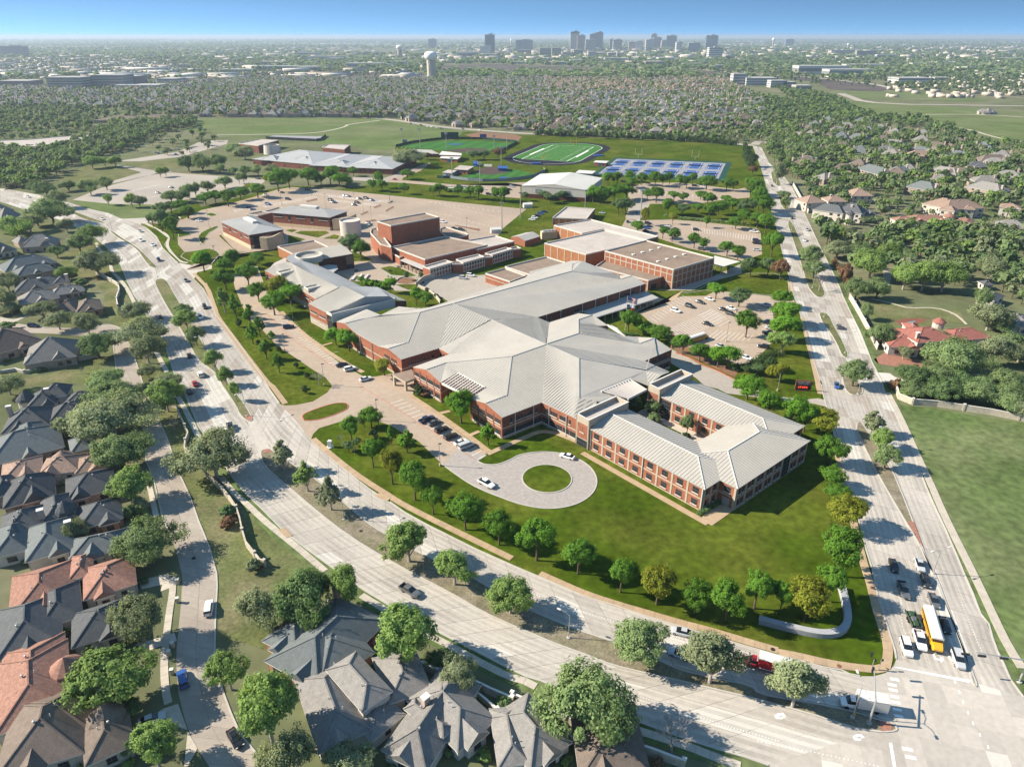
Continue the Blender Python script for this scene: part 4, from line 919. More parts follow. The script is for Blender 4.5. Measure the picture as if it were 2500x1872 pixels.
# classroom pavilions in the north-west
def pavilion(nm, label, corners, z, clere, portico, base):
    t = thing(nm, label, 'school building', (corners[0] + corners[2]) / 2 * 1.0)
    q = [Vector((p.x, p.y, 0)) for p in corners]; ORG[t.name] = Vector(t.location); js = MB()
    A, B, C, D = [Vector((p.x, p.y, z)) for p in corners]; w = min((B - A).length, (D - A).length); rise = w * .5 * .24
    if (B - A).length >= (D - A).length: r0 = (A + D) / 2 + (B - A).normalized() * w / 2; r1 = (B + C) / 2 - (B - A).normalized() * w / 2; fs = ([A, B, r1, r0], [C, D, r0, r1], [D, A, r0], [B, C, r1])
    else: r0 = (A + B) / 2 + (D - A).normalized() * w / 2; r1 = (D + C) / 2 - (D - A).normalized() * w / 2; fs = ([B, C, r1, r0], [D, A, r0, r1], [A, B, r0], [C, D, r1])
    up = Vector((0, 0, rise)); r0 += up; r1 += up
    for f_ in fs: facet(t, [r0 if v in (r0,) else v for v in f_], 'metal_roof_cool', 1.6, js, w=.16)
    tag(js.build('seam', MAT['seam'], parent=t), kind='stuff')
    d = (r1 - r0); MB().bar(r0.lerp(r1, .2) - Vector((0, 0, .2)), r0.lerp(r1, .8) - Vector((0, 0, .2)), 3.4, 1.3).build('clerestory', MAT['white_metal'], parent=t)
    cen = (A + C) / 2; ins = [cen + (p - cen) * .95 for p in (A, B, C, D)]
    for a, b in zip(ins, ins[1:] + ins[:1]):
        f_ = Face(a, b); f_.slab(t, 'wall', 0, f_.L, 0, z, 0, 'brick_dark_or_shaded', .3); f_.slab(t, 'stone_base', 0, f_.L, 0, 2.2, .25, 'limestone')
        for k in range(5):
            if k in (1, 3): f_.win(t, f_.L * (k + .5) / 5, 4.6, 1.8, 2.6, 2, 3)
            else: f_.win(t, f_.L * (k + .5) / 5, 6.4, f_.L / 5 * .75, .9, 6, 1)
            f_.win(t, f_.L * (k + .5) / 5, 1.0, 1.6, .7, 2, 1)
    return t, ins
b1, i1 = pavilion('classroom_pavilion', 'hip-roofed brick pavilion nearest the curved road, cream curved entrance wall', [at('m6', 510, 548, 8.8), at('m6', 1020, 465, 8.8), at('m6', 560, 262, 8.8), at('m6', 100, 355, 8.8)], 8.8, 0, 0, 0)
b2, i2 = pavilion('classroom_pavilion', 'hip-roofed brick pavilion beside the north car park with ridge clerestory', [at('m6', 815, 228, 8.8), at('m6', 1660, 300, 8.8), at('m6', 1925, 205, 8.8), at('m6', 1110, 125, 8.8)], 8.8, 0, 0, 0)
for t_, sp_, out_ in ((b1, ('m6 660,580 m6 820,590 m6 985,490', 0), 0), (b2, ('m6 1690,320 m6 1880,310 m6 2030,245', 0), 0)):
    pts = smooth(line(sp_[0], 7.6), 2); strip_mb(MB(), pts, -.3, .3, 0, 7.6).build('entrance_wall', MAT['limestone'], parent=t_)
    mid = pts[len(pts) // 2]; MB().face([(p.x, p.y, 7.2) for p in pts] + [(p.x - 1, p.y + 5, 7.2) for p in reversed(pts)]).build('entrance_roof', MAT['gravel_roof'], parent=t_)
    f_ = Face(pts[-6], pts[-1]); window(t_, f_.p(f_.L * .5, .4, .32), f_.rz, f_.L * .7, 5.6, 3, 5, False, 'entrance_glazing')
f_ = Face(i1[0], i1[1]); window(b1, f_.p(f_.L * .17, .2, .4), f_.rz, f_.L * .16, 6.8, 3, 6, False, 'stair_glazing')
block(b2, 'm6 480,245 690,205 830,225 640,270', 6.5, 'brick_dark_or_shaded'); block(b2, 'm6 720,210 930,150 1000,160 810,225', 6.0, 'brick_dark_or_shaded')
# curved classroom range with the tall south block
cur = thing('classroom_range', 'long curved brick classroom range with white metal roof and two roof boxes', 'school building', at('m5', 700, 700)); js = MB()
def cf(spec, m='metal_roof', step=1.3, nm='roof_slope'):
    pts, sh = [], None
    for tok in spec.split():
        if ',' not in tok: sh = tok; continue
        x, y, z = map(float, tok.split(',')); pts.append(at(sh, x, y, z))
    return facet(cur, pts, m, step, js, name=nm, w=.16)
cf('m5 128,490,8 278,565,8 590,738,8 735,828,8 1010,690,11.2 790,575,11.2 560,470,11.2 440,400,11.2 385,385,10.6')
cf('m5 440,400,11.2 560,470,11.2 790,575,11.2 1010,690,11.2 1270,672,8.6 945,512,8.6 760,425,8.6 560,370,9.6', 'metal_roof_cool')
cf('m5 440,400,11.2 560,370,9.6 500,330,9.8 470,290,9.6 400,320,10.8 385,345,11.2', 'metal_roof_cool', 0); cf('m5 470,290,9.6 700,240,9.8 1040,180,9.8 1180,290,8.2 765,362,8.2 610,332,9.0 500,330,9.4', step=1.3)
cf('m5 190,455,6.2 240,400,6.2 380,335,6.6 385,385,6.6 130,485,6.2', 'pale_roof', 0); cf('m5 765,408,4.6 985,425,4.6 1000,470,4.4 945,512,4.6 800,440,5', 'metal_roof_cool', 0)
cf('m5 650,882,9 860,990,9 1035,943,10 1320,800,12.6 1062,670,12.6'); cf('m5 1062,670,12.6 1320,800,12.6 1600,795,11 1680,832,9.2 1810,850,8.6 1470,685,9.4', 'metal_roof_cool')
tag(js.build('seam', MAT['seam'], parent=cur), kind='stuff')
def cwall(spec, z, m='brick', wins=0, z0=0.0):  # sides turned from the sun have their shade put into the brick colour
    pts = line(spec, z)
    for a, b in zip(pts, pts[1:]):
        f_ = Face(a, b); f_.slab(cur, 'wall', 0, f_.L, z0, z - .1, 0, m, .3)
        if wins: f_.slab(cur, 'stone_band', 0, f_.L, 0, 3.2, .06, 'cast_stone'); [f_.win(cur, f_.L * (k + .5) / wins, zz, f_.L / wins * .7, .8, 5, 1) for k in range(wins) for zz in (5.6, 2.2)]
    return f_
cwall('m5 128,490 278,565 590,738 735,828', 8, wins=2); f_ = cwall('m5 650,882 860,990', 9, wins=2); f_ = cwall('m5 860,990 925,1022', 9); window(cur, f_.p(f_.L / 2, .2, .06), f_.rz, f_.L * .9, 8.2, 3, 9, False, 'stair_glazing')
cwall('m5 925,1022 975,1010', 8.4, 'brick_dark_or_shaded'); cwall('m5 765,362 1180,290', 8.2, 'brick_dark_or_shaded'); f_ = cwall('m5 765,362 1180,290', 8.2, 'brick_dark_or_shaded'); window(cur, f_.p(f_.L * .88, .2, .06), f_.rz, f_.L * .2, 7.2, 5, 5, False, 'lobby_glazing')
cwall('m5 1680,850 1810,850', 8.6, 'brick_dark_or_shaded')
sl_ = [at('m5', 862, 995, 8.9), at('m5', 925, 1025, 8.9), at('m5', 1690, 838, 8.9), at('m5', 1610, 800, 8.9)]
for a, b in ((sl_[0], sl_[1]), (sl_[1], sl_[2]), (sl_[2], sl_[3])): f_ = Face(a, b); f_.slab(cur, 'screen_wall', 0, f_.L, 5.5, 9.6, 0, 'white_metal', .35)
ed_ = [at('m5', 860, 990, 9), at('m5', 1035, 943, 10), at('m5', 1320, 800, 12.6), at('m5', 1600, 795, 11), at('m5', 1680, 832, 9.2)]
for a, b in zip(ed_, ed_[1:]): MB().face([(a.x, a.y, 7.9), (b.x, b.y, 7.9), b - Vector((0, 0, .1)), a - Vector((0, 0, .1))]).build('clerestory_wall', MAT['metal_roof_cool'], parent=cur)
MB().face([(p.x, p.y, 8.2) for p in sl_]).build('service_roof', MAT['near_black'], parent=cur)
for x0, y0 in ((270, 510), (595, 690)):
    q = [at('m5', x0, y0, 9.8), at('m5', x0 + 50, y0 + 28, 9.8), at('m5', x0 + 205, y0 - 10, 9.8), at('m5', x0 + 165, y0 - 38, 9.8)]
    MB().prism(q, 8.2, 9.7).build('roof_box', MAT['cast_stone'], parent=cur); strip_mb(MB(), poly_ccw(q) + poly_ccw(q)[:1], -.05, .35, 9.6, 10.3).build('coping', MAT['white_metal'], parent=cur)
dc = at('m5', 660, 345, 8.5); MB().lathe((dc.x, dc.y, 7.5), [(7.2, 0), (7.2, 3.2), (6.8, 3.2), (6.8, 1.5), (.01, 1.5)], 32).build('roof_drum', MAT['wall_white'], parent=cur)
blk = thing('rehearsal_block', 'low orange brick block with brown flat roof and white parapet beside the curved range', 'school building', at('m5', 550, 250))
block(blk, 'm5 280,202 460,292 890,208 715,128', 6.0, 'brick_orange'); 
# small service buildings
shed = thing('plant_shed', 'brick plant shed with grey gable roof beside the cooling units', 'shed', at('b', 780, 360))
sq = [at('b', 670, 335, 3.6), at('b', 788, 370, 3.6), at('b', 918, 330, 3.6), at('b', 800, 298, 3.6)]
for a, b in zip(sq, sq[1:] + sq[:1]): MB().face([(a.x, a.y, 0), (b.x, b.y, 0), (b.x, b.y, 3.6), (a.x, a.y, 3.6)]).build('wall', MAT['brick'], parent=shed)
r0 = (sq[0] + sq[1]) / 2 + Vector((0, 0, 1.6)); r1 = (sq[2] + sq[3]) / 2 + Vector((0, 0, 1.6)); facet(shed, [sq[0], r0, r1, sq[3]], 'metal_roof', 0); facet(shed, [sq[1], sq[2], r1, r0], 'metal_roof', 0)
MB().face([sq[0], sq[1], r0]).build('gable_wall', MAT['brick'], parent=shed)
for k in range(5):
    p = at('b', 945 + k * 28, 350 - k * 3); c = thing('cooling_tower', f'tan cooling tower unit, {ORD[k]} from the plant shed', 'cooling unit', p, 'cooling units behind the gymnasium')
    MB().box((p.x, p.y, 0), (3.6, 4.4, 4.6), .2).build('casing', MAT['limestone'], parent=c); MB().lathe((p.x, p.y, 4.6), [(1.5, 0), (1.3, .7), (.4, .7), (.01, .3)], 14).build('fan_stack', MAT['pole_metal'], parent=c)
for k, (R0, x, y, nm) in enumerate((('b', 545, 300, 'beside the marching lot'), ('b', 810, 90, 'at the far corner of the marching lot'))):
    p = at(R0, x, y); c = thing('storage_shed', f'small white gabled storage shed {nm}', 'shed', p)
    MB().box((p.x, p.y, 0), (6.5, 4.5, 2.6), .2).build('wall', MAT['white_metal'], parent=c)
    u = Vector((math.cos(.2), math.sin(.2), 0)); v = Vector((-u.y, u.x, 0)); e = [p + u * sx * 3.5 + v * sy * 2.5 + Vector((0, 0, 2.6)) for sx, sy in ((-1, -1), (1, -1), (1, 1), (-1, 1))]; ra = p - u * 3.5 + Vector((0, 0, 3.7)); rb = p + u * 3.5 + Vector((0, 0, 3.7))
    facet(c, [e[0], e[1], rb, ra], 'white_metal', 0); facet(c, [e[2], e[3], ra, rb], 'white_metal', 0)
# curved court wall and raised ring in the arts court
tag(strip_mb(MB(), smooth(line('m1 1060,390 1150,310 1275,290'), 1), -.25, .25, 0, 2.6).build('court_wall', MAT['stone_wall']), 'tall angled stone wall between the courtyard and the service yard', 'wall')
tag(strip_mb(MB(), smooth(line('m1 1080,400 1200,450 1290,520 1340,590'), 2), -.25, .25, 0, 1.6).build('court_wall', MAT['stone_wall']), 'curved stone retaining wall along the edge of the service yard', 'wall')
rc = at('m1', 940, 322); tag(MB().lathe((rc.x, rc.y, 0), [(5.2, .08), (0.01, .12)], 32).build('tree_ring', MAT['mulch']), kind='structure')
tag(strip_mb(MB(), smooth(line('m1 810,330 850,290 940,275 1060,290'), 2), -.2, .2, 0, .6).build('seat_wall', MAT['stone_wall']), 'low curved seat wall around the tree ring in the courtyard', 'wall')
for k, (x, y) in enumerate(((310, 285), (385, 270), (460, 275))):
    a = at('m1', x - 20, y + 35); b = at('m1', x + 25, y - 20); tag(MB().bar(a, b, 1.1, .8).build('concrete_bench', MAT['parapet']), f'pale concrete bench slab by the courtyard pool, {ORD[k]} from the drum roof', 'bench', 'benches in the courtyard')
for k, (x, y) in enumerate(((340, 205), (735, 205), (838, 160))):
    p = at('m1', x, y); c = thing('picnic_table', f'dark picnic table on the courtyard, {ORD[k]} from the curved range', 'picnic table', p, 'picnic tables in the courtyard')
    MB().box((p.x, p.y, .7), (2.0, .9, .08), .4).build('table_top', MAT['dark_metal'], parent=c); MB().box((p.x, p.y, 0), (.3, .6, .7), .4).build('base', MAT['dark_metal'], parent=c)
    for sy in (-.9, .9): MB().box((p.x - .39 * sy, p.y + .92 * sy, .4), (2.0, .35, .08), .4).build('seat', MAT['dark_metal'], parent=c)
# ================================================================== trees
def ordinal(n):
    if n < len(ORD): return ORD[n]
    n += 1; return f"{n}{'th' if 10 < n % 100 < 20 else {1: 'st', 2: 'nd', 3: 'rd'}.get(n % 10, 'th')}"
def leaf_arrays(rng, centres, radii, per, size, out_from, outward=.85):
    """rhombic leaves scattered in clumps; normals lean away from the crown's middle"""
    C = np.repeat(centres, per, 0); Rr = np.repeat(radii, per)
    d = rng.normal(size=(len(C), 3)); d /= np.linalg.norm(d, axis=1)[:, None]
    P = C + d * (Rr * rng.random(len(C)) ** .5)[:, None]
    o = P - out_from; o /= np.linalg.norm(o, axis=1)[:, None] + 1e-6
    n = o * outward + d * .45 + rng.normal(size=(len(C), 3)) * .42; n[:, 2] += .15; n /= np.linalg.norm(n, axis=1)[:, None]
    a = np.cross(n, rng.normal(size=n.shape)); a /= np.linalg.norm(a, axis=1)[:, None]; b = np.cross(n, a)
    s = size * (.6 + .8 * rng.random(len(C)))[:, None]
    V = np.stack([P - a * s, P - b * s * .62, P + a * s, P + b * s * .62], 1).reshape(-1, 3)
    return V
def quad_mesh(name, V, mats, extra=None):
    me = bpy.data.meshes.new(name); nq = len(V) // 4
    me.vertices.add(len(V)); me.vertices.foreach_set('co', V.astype(np.float32).ravel())
    me.loops.add(nq * 4); me.loops.foreach_set('vertex_index', np.arange(nq * 4, dtype=np.int32))
    me.polygons.add(nq); me.polygons.foreach_set('loop_start', np.arange(0, nq * 4, 4, dtype=np.int32)); me.polygons.foreach_set('loop_total', np.full(nq, 4, np.int32))
    for m in mats: me.materials.append(m)
    me.update(calc_edges=True); return me
def crown_points(rng, kind, n):
    """clump centres and radii of a crown about 2 m across and 2 m tall, centred on the origin: uneven boughs, each a small cloud"""
    nl = 9 if n > 20 else 4
    d = rng.normal(size=(nl, 3)); d /= np.linalg.norm(d, axis=1)[:, None]; d[:, 2] = np.abs(d[:, 2]) * 1.1 - .45
    L = d * rng.uniform(.34, .66, (nl, 1)); L[0] = (0, 0, .25); lr = rng.uniform(.30, .50, nl); lr[0] = .5
    k = rng.integers(0, nl, n); e = rng.normal(size=(n, 3)); e /= np.linalg.norm(e, axis=1)[:, None]
    P = L[k] + e * (lr[k] * (.35 + .65 * rng.random(n)) ** .5)[:, None]
    if kind == 'cone': t = (P[:, 2] + 1) / 2; P[:, :2] *= (1.25 - 1.05 * np.clip(t, 0, 1))[:, None]; P[:, 2] *= 1.1
    if kind == 'oak': P[:, 2] = np.where(P[:, 2] < -.1, P[:, 2] * .6 - .04, P[:, 2] * .95); P[:, :2] *= 1.06
    if kind == 'oval': P[:, :2] *= (1.0 - .2 * P[:, 2])[:, None]
    return P * 1.1, .12 + .12 * rng.random(n)
TREE = {}
def make_tree(key, kind, seed, nc, per, size, trunk=.28, r=4.2, h=9.0, sparse=False):
    """prototype meshes: crown and trunk of a tree h tall, r in radius"""
    rng = np.random.default_rng(seed); rz = h * (1 - trunk) / 2; cz = h * trunk + rz
    P, rad = crown_points(rng, kind, nc); P = P * [r, r, rz * 1.02] + [0, 0, cz]
    V = leaf_arrays(rng, P, rad * r * (.8 if sparse else 1.05), per, size, np.array([0, 0, cz - rz * .5]))
    crown = quad_mesh('crown', V, [MAT['leaf_campus']])
    mb = MB(); w = .055 * r + .05; top = Vector((0, 0, h * trunk + rz * .3)); mb.tube((0, 0, -.1), top, w, w * .55, 8)
    rnd = random.Random(seed)
    for k in range(7):
        a = k * 2.4 + rnd.random(); z0 = h * trunk * (.75 + .5 * rnd.random()); e = Vector((math.cos(a) * r * .6, math.sin(a) * r * .6, cz + rz * (.7 * rnd.random() - .25)))
        mb.tube((0, 0, z0), Vector((0, 0, z0)).lerp(e, .5) + Vector((0, 0, .3)), w * .42, w * .25, 5, cap=False); mb.tube(Vector((0, 0, z0)).lerp(e, .5) + Vector((0, 0, .3)), e, w * .25, w * .08, 5, cap=False)
    TREE[key] = (crown, mb.mesh('trunk', MAT['bark']), h, r)
for s_ in range(5):
    make_tree(f'campus{s_}', 'round', 20 + s_, 150, 88, .185, .30)
    make_tree(f'elm{s_}', 'oval', 230 + s_, 170, 96, .175, .18)
    make_tree(f'oak{s_}', 'oak', 340 + s_, 190, 90, .19, .17, r=5.5, h=8.0)
make_tree('airy0', 'cone', 50, 120, 22, .24, .18, r=3.2, h=9, sparse=True); make_tree('airy1', 'cone', 51, 120, 22, .24, .18, r=3.2, h=9, sparse=True)
make_tree('bush0', 'round', 60, 60, 34, .26, .04, r=1.6, h=2.6); make_tree('bush1', 'round', 61, 60, 34, .26, .04, r=1.6, h=2.6)
def bare_mesh(seed, r=3.6, h=8.5):
    rnd = random.Random(seed); t = MB(); t.tube((0, 0, -.1), (0, 0, h * .3), .24, .18, 7); tw = MB()
    def grow(p, d, L, w, lev):
        e = p + d * L; (t if lev < 1 else tw).tube(p, e, w, w * .6, 5 if lev < 2 else 3, cap=False)
        if lev < 4:
            for _ in range(4 if lev < 3 else 3):
                nd = (d + Vector((rnd.uniform(-1, 1), rnd.uniform(-1, 1), rnd.uniform(-.35, .6))) * .75).normalized(); grow(p + d * L * rnd.uniform(.45, 1), nd, L * rnd.uniform(.55, .75), w * .55, lev + 1)
    for k in range(5): a = k * 1.3; grow(Vector((0, 0, h * .28)), Vector((math.cos(a) * .6, math.sin(a) * .6, .75)).normalized(), h * .27, .13, 1)
    return tw.mesh('crown', MAT['twig']), t.mesh('trunk', MAT['bark_pale']), h, r
TREE['bare0'] = bare_mesh(3); TREE['bare1'] = bare_mesh(4)
NT = [0]; TREE_AT = []
rt = random.Random(5)
KIND_NAME = dict(campus='shade_tree', elm='elm_tree', oak='oak_tree', airy='cypress_tree', bush='shrub', bare='bare_tree')
def tree(kind, leaf, p, h, r, label, group):
    """one tree standing at p"""
    opts = [k for k in TREE if k.startswith(kind)]; cr, tk, h0, r0 = TREE[rt.choice(opts)]
    t = thing(KIND_NAME[kind], label, 'shrub' if kind == 'bush' else 'tree', p, group); t.rotation_euler = (0, 0, rt.uniform(0, 6.28)); t.scale = (r / r0, r / r0, h / h0)
    o = put('crown', cr, t)
    if kind != 'bare': o.material_slots[0].link = 'OBJECT'; o.material_slots[0].material = MAT[leaf]
    o = put('trunk', tk, t)
    if leaf in ('leaf_grey', 'leaf_sage', 'leaf_elm') and kind != 'bare': o.material_slots[0].link = 'OBJECT'; o.material_slots[0].material = MAT['bark_pale']
    TREE_AT.append((p.x, p.y, r)); NT[0] += 1
    return t
LW = dict(leaf_campus='deep green', leaf_vivid='vivid green', leaf_yellow='yellow-green', leaf_elm='light green', leaf_oak='dull green', leaf_dark='dark green', leaf_grey='grey-green', leaf_sage='pale sage-green', leaf_plum='plum-red', leaf_gold='golden', leaf_rust='rust-brown', leaf_hedge='dark')
KW = dict(campus='round tree', elm='leafy tree', oak='broad tree', airy='thin-leaved tree', bush='shrub', bare='leafless tree')
def trees(where, group, spec, kind='campus', leaf='leaf_campus'):
    """'sheet x,y,top,width[,leaf[,kind]]': trunk foot, row of the crown's top and crown width on that sheet"""
    sh = None; items = []
    for tok in spec.split():
        if ',' not in tok: sh = tok; continue
        f = tok.split(','); x, y, top, w = map(float, f[:4]); lf = 'leaf_' + f[4] if len(f) > 4 and f[4] else leaf; kd = f[5] if len(f) > 5 else kind
        p = at(sh, x, y); mpp = SHEET[sh][2] * (p.y * CP + CAM_H * SP) / FPX
        r = max(.6, w * mpp / 2 * 1.08); h = max(1.0, (y - top) * mpp * 1.12)
        h = min(max(h, r * 1.1), r * 3.4)
        items.append((kd, lf, p, h, r))
    for n, (kd, lf, p, h, r) in enumerate(items):
        what = KW[kd] if kd == 'bare' else f'{LW[lf]} {KW[kd]}'
        tree(kd, lf, p, h, r, f'{what}, {ordinal(n)} {where}', group)
trees('on the lawn row from drive to crossing', 'trees on the campus lawn along the curved road',
      'd 1060,715,470,185 1220,855,560,215,yellow 1410,990,640,255 1558,1105,850,190 1825,1235,890,290 2105,1360,1050,250 c 205,1490,1110,300 548,1600,1280,290 p 900,155,-150,240 1200,255,-130,290,yellow 1513,330,10,265 1768,400,20,290 2010,290,-70,270 q 180,330,40,190 383,385,-10,340,yellow 570,232,-110,260')
trees('beside the new wing, counted from the crossing', 'trees between the new wing and the straight road',
      's 640,1620,1160,330 700,1225,930,310,yellow 640,985,850,230 600,880,690,210 590,700,450,250 520,450,220,250,yellow 380,420,160,200,vivid 280,400,110,210,vivid 80,300,60,190,vivid m4 1560,425,200,290,vivid')
trees('along the car park edge beside the straight road', 'trees between the car parks and the straight road',
      'g 1385,1310,1130,220,elm 1420,1200,1000,240,vivid 1440,1070,880,250,vivid 1390,930,790,170,vivid 1300,500,300,175 1250,310,140,155 1230,150,0,180 k 520,1180,1040,120 500,1100,1000,110 515,1290,1200,120 500,1080,980,90 455,1030,975,50 480,905,830,90,hedge 485,960,900,60,rust', leaf='leaf_campus')
trees('in the front car park by the cafeteria', 'trees in the front car park',
      'g 1090,1170,940,190 1030,915,760,190,dark 840,850,720,150,vivid 1125,670,520,150,dark 1270,670,520,140,dark 1375,695,535,165,rust 565,1310,1150,170 705,1370,1230,200 855,1415,1250,170,vivid 930,1430,1250,250,vivid 240,1150,1030,140 112,1130,945,180 365,1200,1070,215 1310,1530,1400,120,yellow 1380,1540,1380,130,yellow 1180,1480,1380,120,dark 1290,1450,1330,120,hedge 1090,1470,1390,110,hedge 170,940,900,60,vivid')
trees('in the gymnasium car park', 'trees in the gymnasium car park',
      'g 400,350,255,100 478,375,270,115 660,430,308,120 737,450,350,100 932,500,380,135 1022,520,410,130 192,300,210,135 252,240,20,85,yellow 482,230,140,70,yellow 762,260,170,60 1005,270,170,125 440,150,25,120 560,160,70,150,dark 690,145,60,110 785,185,60,120 862,150,50,135 980,120,20,130 1065,235,110,120 1090,175,30,150,dark 90,130,20,150,dark 30,140,30,130,dark', leaf='leaf_campus')
trees('in the rows below the blue courts', 'trees below the tennis courts',
      't 1045,560,455,120 1130,560,450,120 1250,590,500,115 1245,530,440,110 1345,560,460,115 1470,575,450,125 1540,570,470,95 1600,555,455,85 1690,592,480,135 1752,590,490,95 1805,555,460,85 1930,603,480,170 2112,612,500,115 2172,620,520,95 1400,690,600,105 1480,720,590,145 1640,705,620,115 1722,720,630,95 1880,690,620,115 1942,740,640,135 2110,725,660,125 1100,705,560,180 1212,690,565,160 912,715,578,115,vivid 992,725,578,135 470,695,620,115,dark 530,725,640,125,dark 640,705,620,135,dark 30,705,590,95 110,705,590,105 300,705,630,75,dark')
trees('along the back of the north car park', 'trees along the back of the north car park',
      'w 865,612,510,145 130,695,550,185,vivid 220,695,590,135 280,578,480,115 60,560,470,160 490,735,610,115 560,705,540,115 590,745,620,115 825,772,660,125 1140,785,690,95 1212,795,665,135 1410,805,690,115 1540,825,690,135 1630,832,690,135 1830,852,720,115 1910,852,700,135 1275,745,690,50,dark,bush 1080,402,330,115,rust 1570,402,300,135,dark 1690,402,310,155,dark 1840,385,280,150,rust 870,470,310,330,grey,oak 760,480,400,120,sage,oak')
trees('in the rows north-west of the pavilions', 'trees north-west of the pavilions',
      'i 1310,1145,1070,105 1372,1135,1060,95 1452,1155,1060,135 1532,1115,1040,105 1640,1102,1020,115 1022,1212,1140,105,dark 1092,1202,1130,105,dark 1152,1202,1120,95 1195,1232,1160,95 1050,1295,1190,115 972,1272,1200,75,dark 1110,1300,1210,70,dark 1770,1062,930,145 1840,1042,930,125 1960,1022,920,135 2042,1022,960,95 2102,1022,920,115 2172,1012,950,105 1720,1010,1000,90,yellow 1600,1060,1010,90,yellow')
trees('on the western car park', 'trees on the western car park',
      'i 692,1150,1080,65,elm 842,1162,1080,75,elm 892,1162,1090,85,grey 1092,1132,1060,105,oak 1152,1132,1060,95,oak 1202,1102,1020,95,oak 1247,1092,1010,75,oak 1322,1072,1000,95,oak 1432,1042,970,115,oak 682,1052,970,105,oak 580,1082,990,105,oak 1022,972,910,52,elm 1057,967,910,42,elm 1402,952,890,75,oak 1482,962,910,52,oak 1522,1012,950,42,oak 1552,1012,945,42,oak 1562,962,900,85,oak 1642,962,895,75,oak 1732,952,895,85,grey 1202,932,840,130,dark 1292,942,830,115,oak 1382,922,830,115,oak 1500,830,775,120,oak 1560,860,780,110,grey 590,915,840,110,elm 672,905,845,90,elm 740,910,840,80,elm 300,1090,1040,150,dark 370,1170,1060,120,grey 240,1060,1000,100,dark 440,1060,1000,110,dark', kind='oak')
trees('in the western gardens from the far end', 'trees in the gardens west of the curved road',
      'e 450,225,30,310 320,245,100,190 150,355,170,270,elm 60,300,190,150 260,300,210,260,grey 760,405,240,230,elm 672,465,320,230 820,645,450,330,grey 480,505,410,125,dark 560,690,580,160,elm 562,295,190,125,grey 680,745,700,110,dark,bush 600,690,640,100,dark 80,785,640,210,grey 40,955,770,190,grey 100,975,900,160,grey 370,1015,880,250,grey 500,1105,960,230,grey 745,1145,970,230,grey 1120,1035,880,260,grey 1180,1245,1040,390,grey 1240,1385,1150,270,grey 822,1345,1150,290,dark 900,1625,1440,310 1400,1645,1480,270,grey 90,1645,1480,220,grey 1235,1505,1390,135,grey 685,1470,1400,50,,bare 615,965,905,45,elm,bush 775,965,910,50,elm,bush 60,1110,1080,130,oak,bush', kind='oak', leaf='leaf_oak')
trees('west of the classroom range', 'trees west of the classroom range',
      'e 1275,255,140,75,dark 1352,292,120,125,dark 1447,355,180,135 1572,185,85,115 1700,628,460,175,vivid a 170,640,520,170 240,600,450,150 180,775,610,195 370,755,570,175 400,640,530,125 450,560,470,145 452,875,720,175 582,985,790,200 620,860,660,180,yellow 722,905,720,205,vivid 560,860,700,150,yellow 170,965,750,140,elm,airy 262,1012,820,140,,airy 380,1062,890,135,,airy 402,1225,1050,130,,airy 462,1162,990,125,,airy 517,1352,1170,130,,airy 622,1462,1290,125,,airy 560,1200,1110,95,,airy 285,1085,1010,52,hedge,bush 450,1240,1190,42,hedge,bush 620,1290,1240,42,hedge,bush 760,1422,1375,52,hedge,bush 850,1512,1460,52,hedge,bush 830,1600,1570,50,hedge,bush 952,1572,1430,115,,bare 1092,1235,1090,145,vivid 1202,1285,1105,195,vivid 1492,1485,1350,175,yellow 1212,500,320,180,dark 1302,535,370,155')
trees('in the courtyards of the school', 'trees in the courtyards',
      'm1 400,352,270,95,vivid 470,370,300,110,vivid,bush 560,400,310,130,vivid,bush 650,410,340,110,vivid,bush 747,462,270,155,vivid 1057,612,390,145,vivid 1167,635,460,225 942,312,205,65,dark 1110,285,220,65,dark,bush 1180,450,400,60,hedge,bush 1290,520,475,70,hedge,bush m4 555,515,380,110,dark 708,580,420,140,oak 725,640,540,130,oak,bush 1018,745,560,135,oak 1235,760,650,120,oak 550,545,510,60,hedge,bush 700,625,585,100,oak,bush 1015,768,720,70,hedge,bush')
trees('on the lawn by the drive entrance', 'trees on the lawn by the drive entrance',
      'd 882,495,290,165 1047,392,210,175 985,385,250,115,dark 1105,382,210,140,,bare 1070,482,390,105,dark,airy 1210,528,355,105,vivid,airy 1342,595,390,185,vivid,airy 790,522,420,72,,bare 857,595,500,115,dark 932,535,470,85,dark 905,612,520,62,,bare 1790,350,80,255,vivid 2015,535,330,170,vivid,airy m3 110,900,780,120,hedge,bush 180,905,860,130,rust,bush d 493,105,48,50,hedge,bush')
trees('on the wide median from the drive opening', 'trees on the wide median of the curved road',
      'd 320,742,460,225,sage,airy 517,918,650,245,elm,airy 712,1072,770,255,sage,airy 1360,1500,1145,375,elm,elm 1739,1692,1400,365,elm,elm F 1103,1324,1237,97,elm,elm p 1040,718,350,430,oak,elm 1640,905,430,500,grey,elm q 285,1105,660,450,grey,elm')
trees('on the long median up the curved road', 'trees on the upper median of the curved road',
      'e 1530,1012,890,145,oak 1560,1102,940,195,elm 1640,1238,1070,150,oak 1795,1452,1270,155,elm 1885,1568,1400,125,elm r 1970,168,5,112,elm', kind='elm')
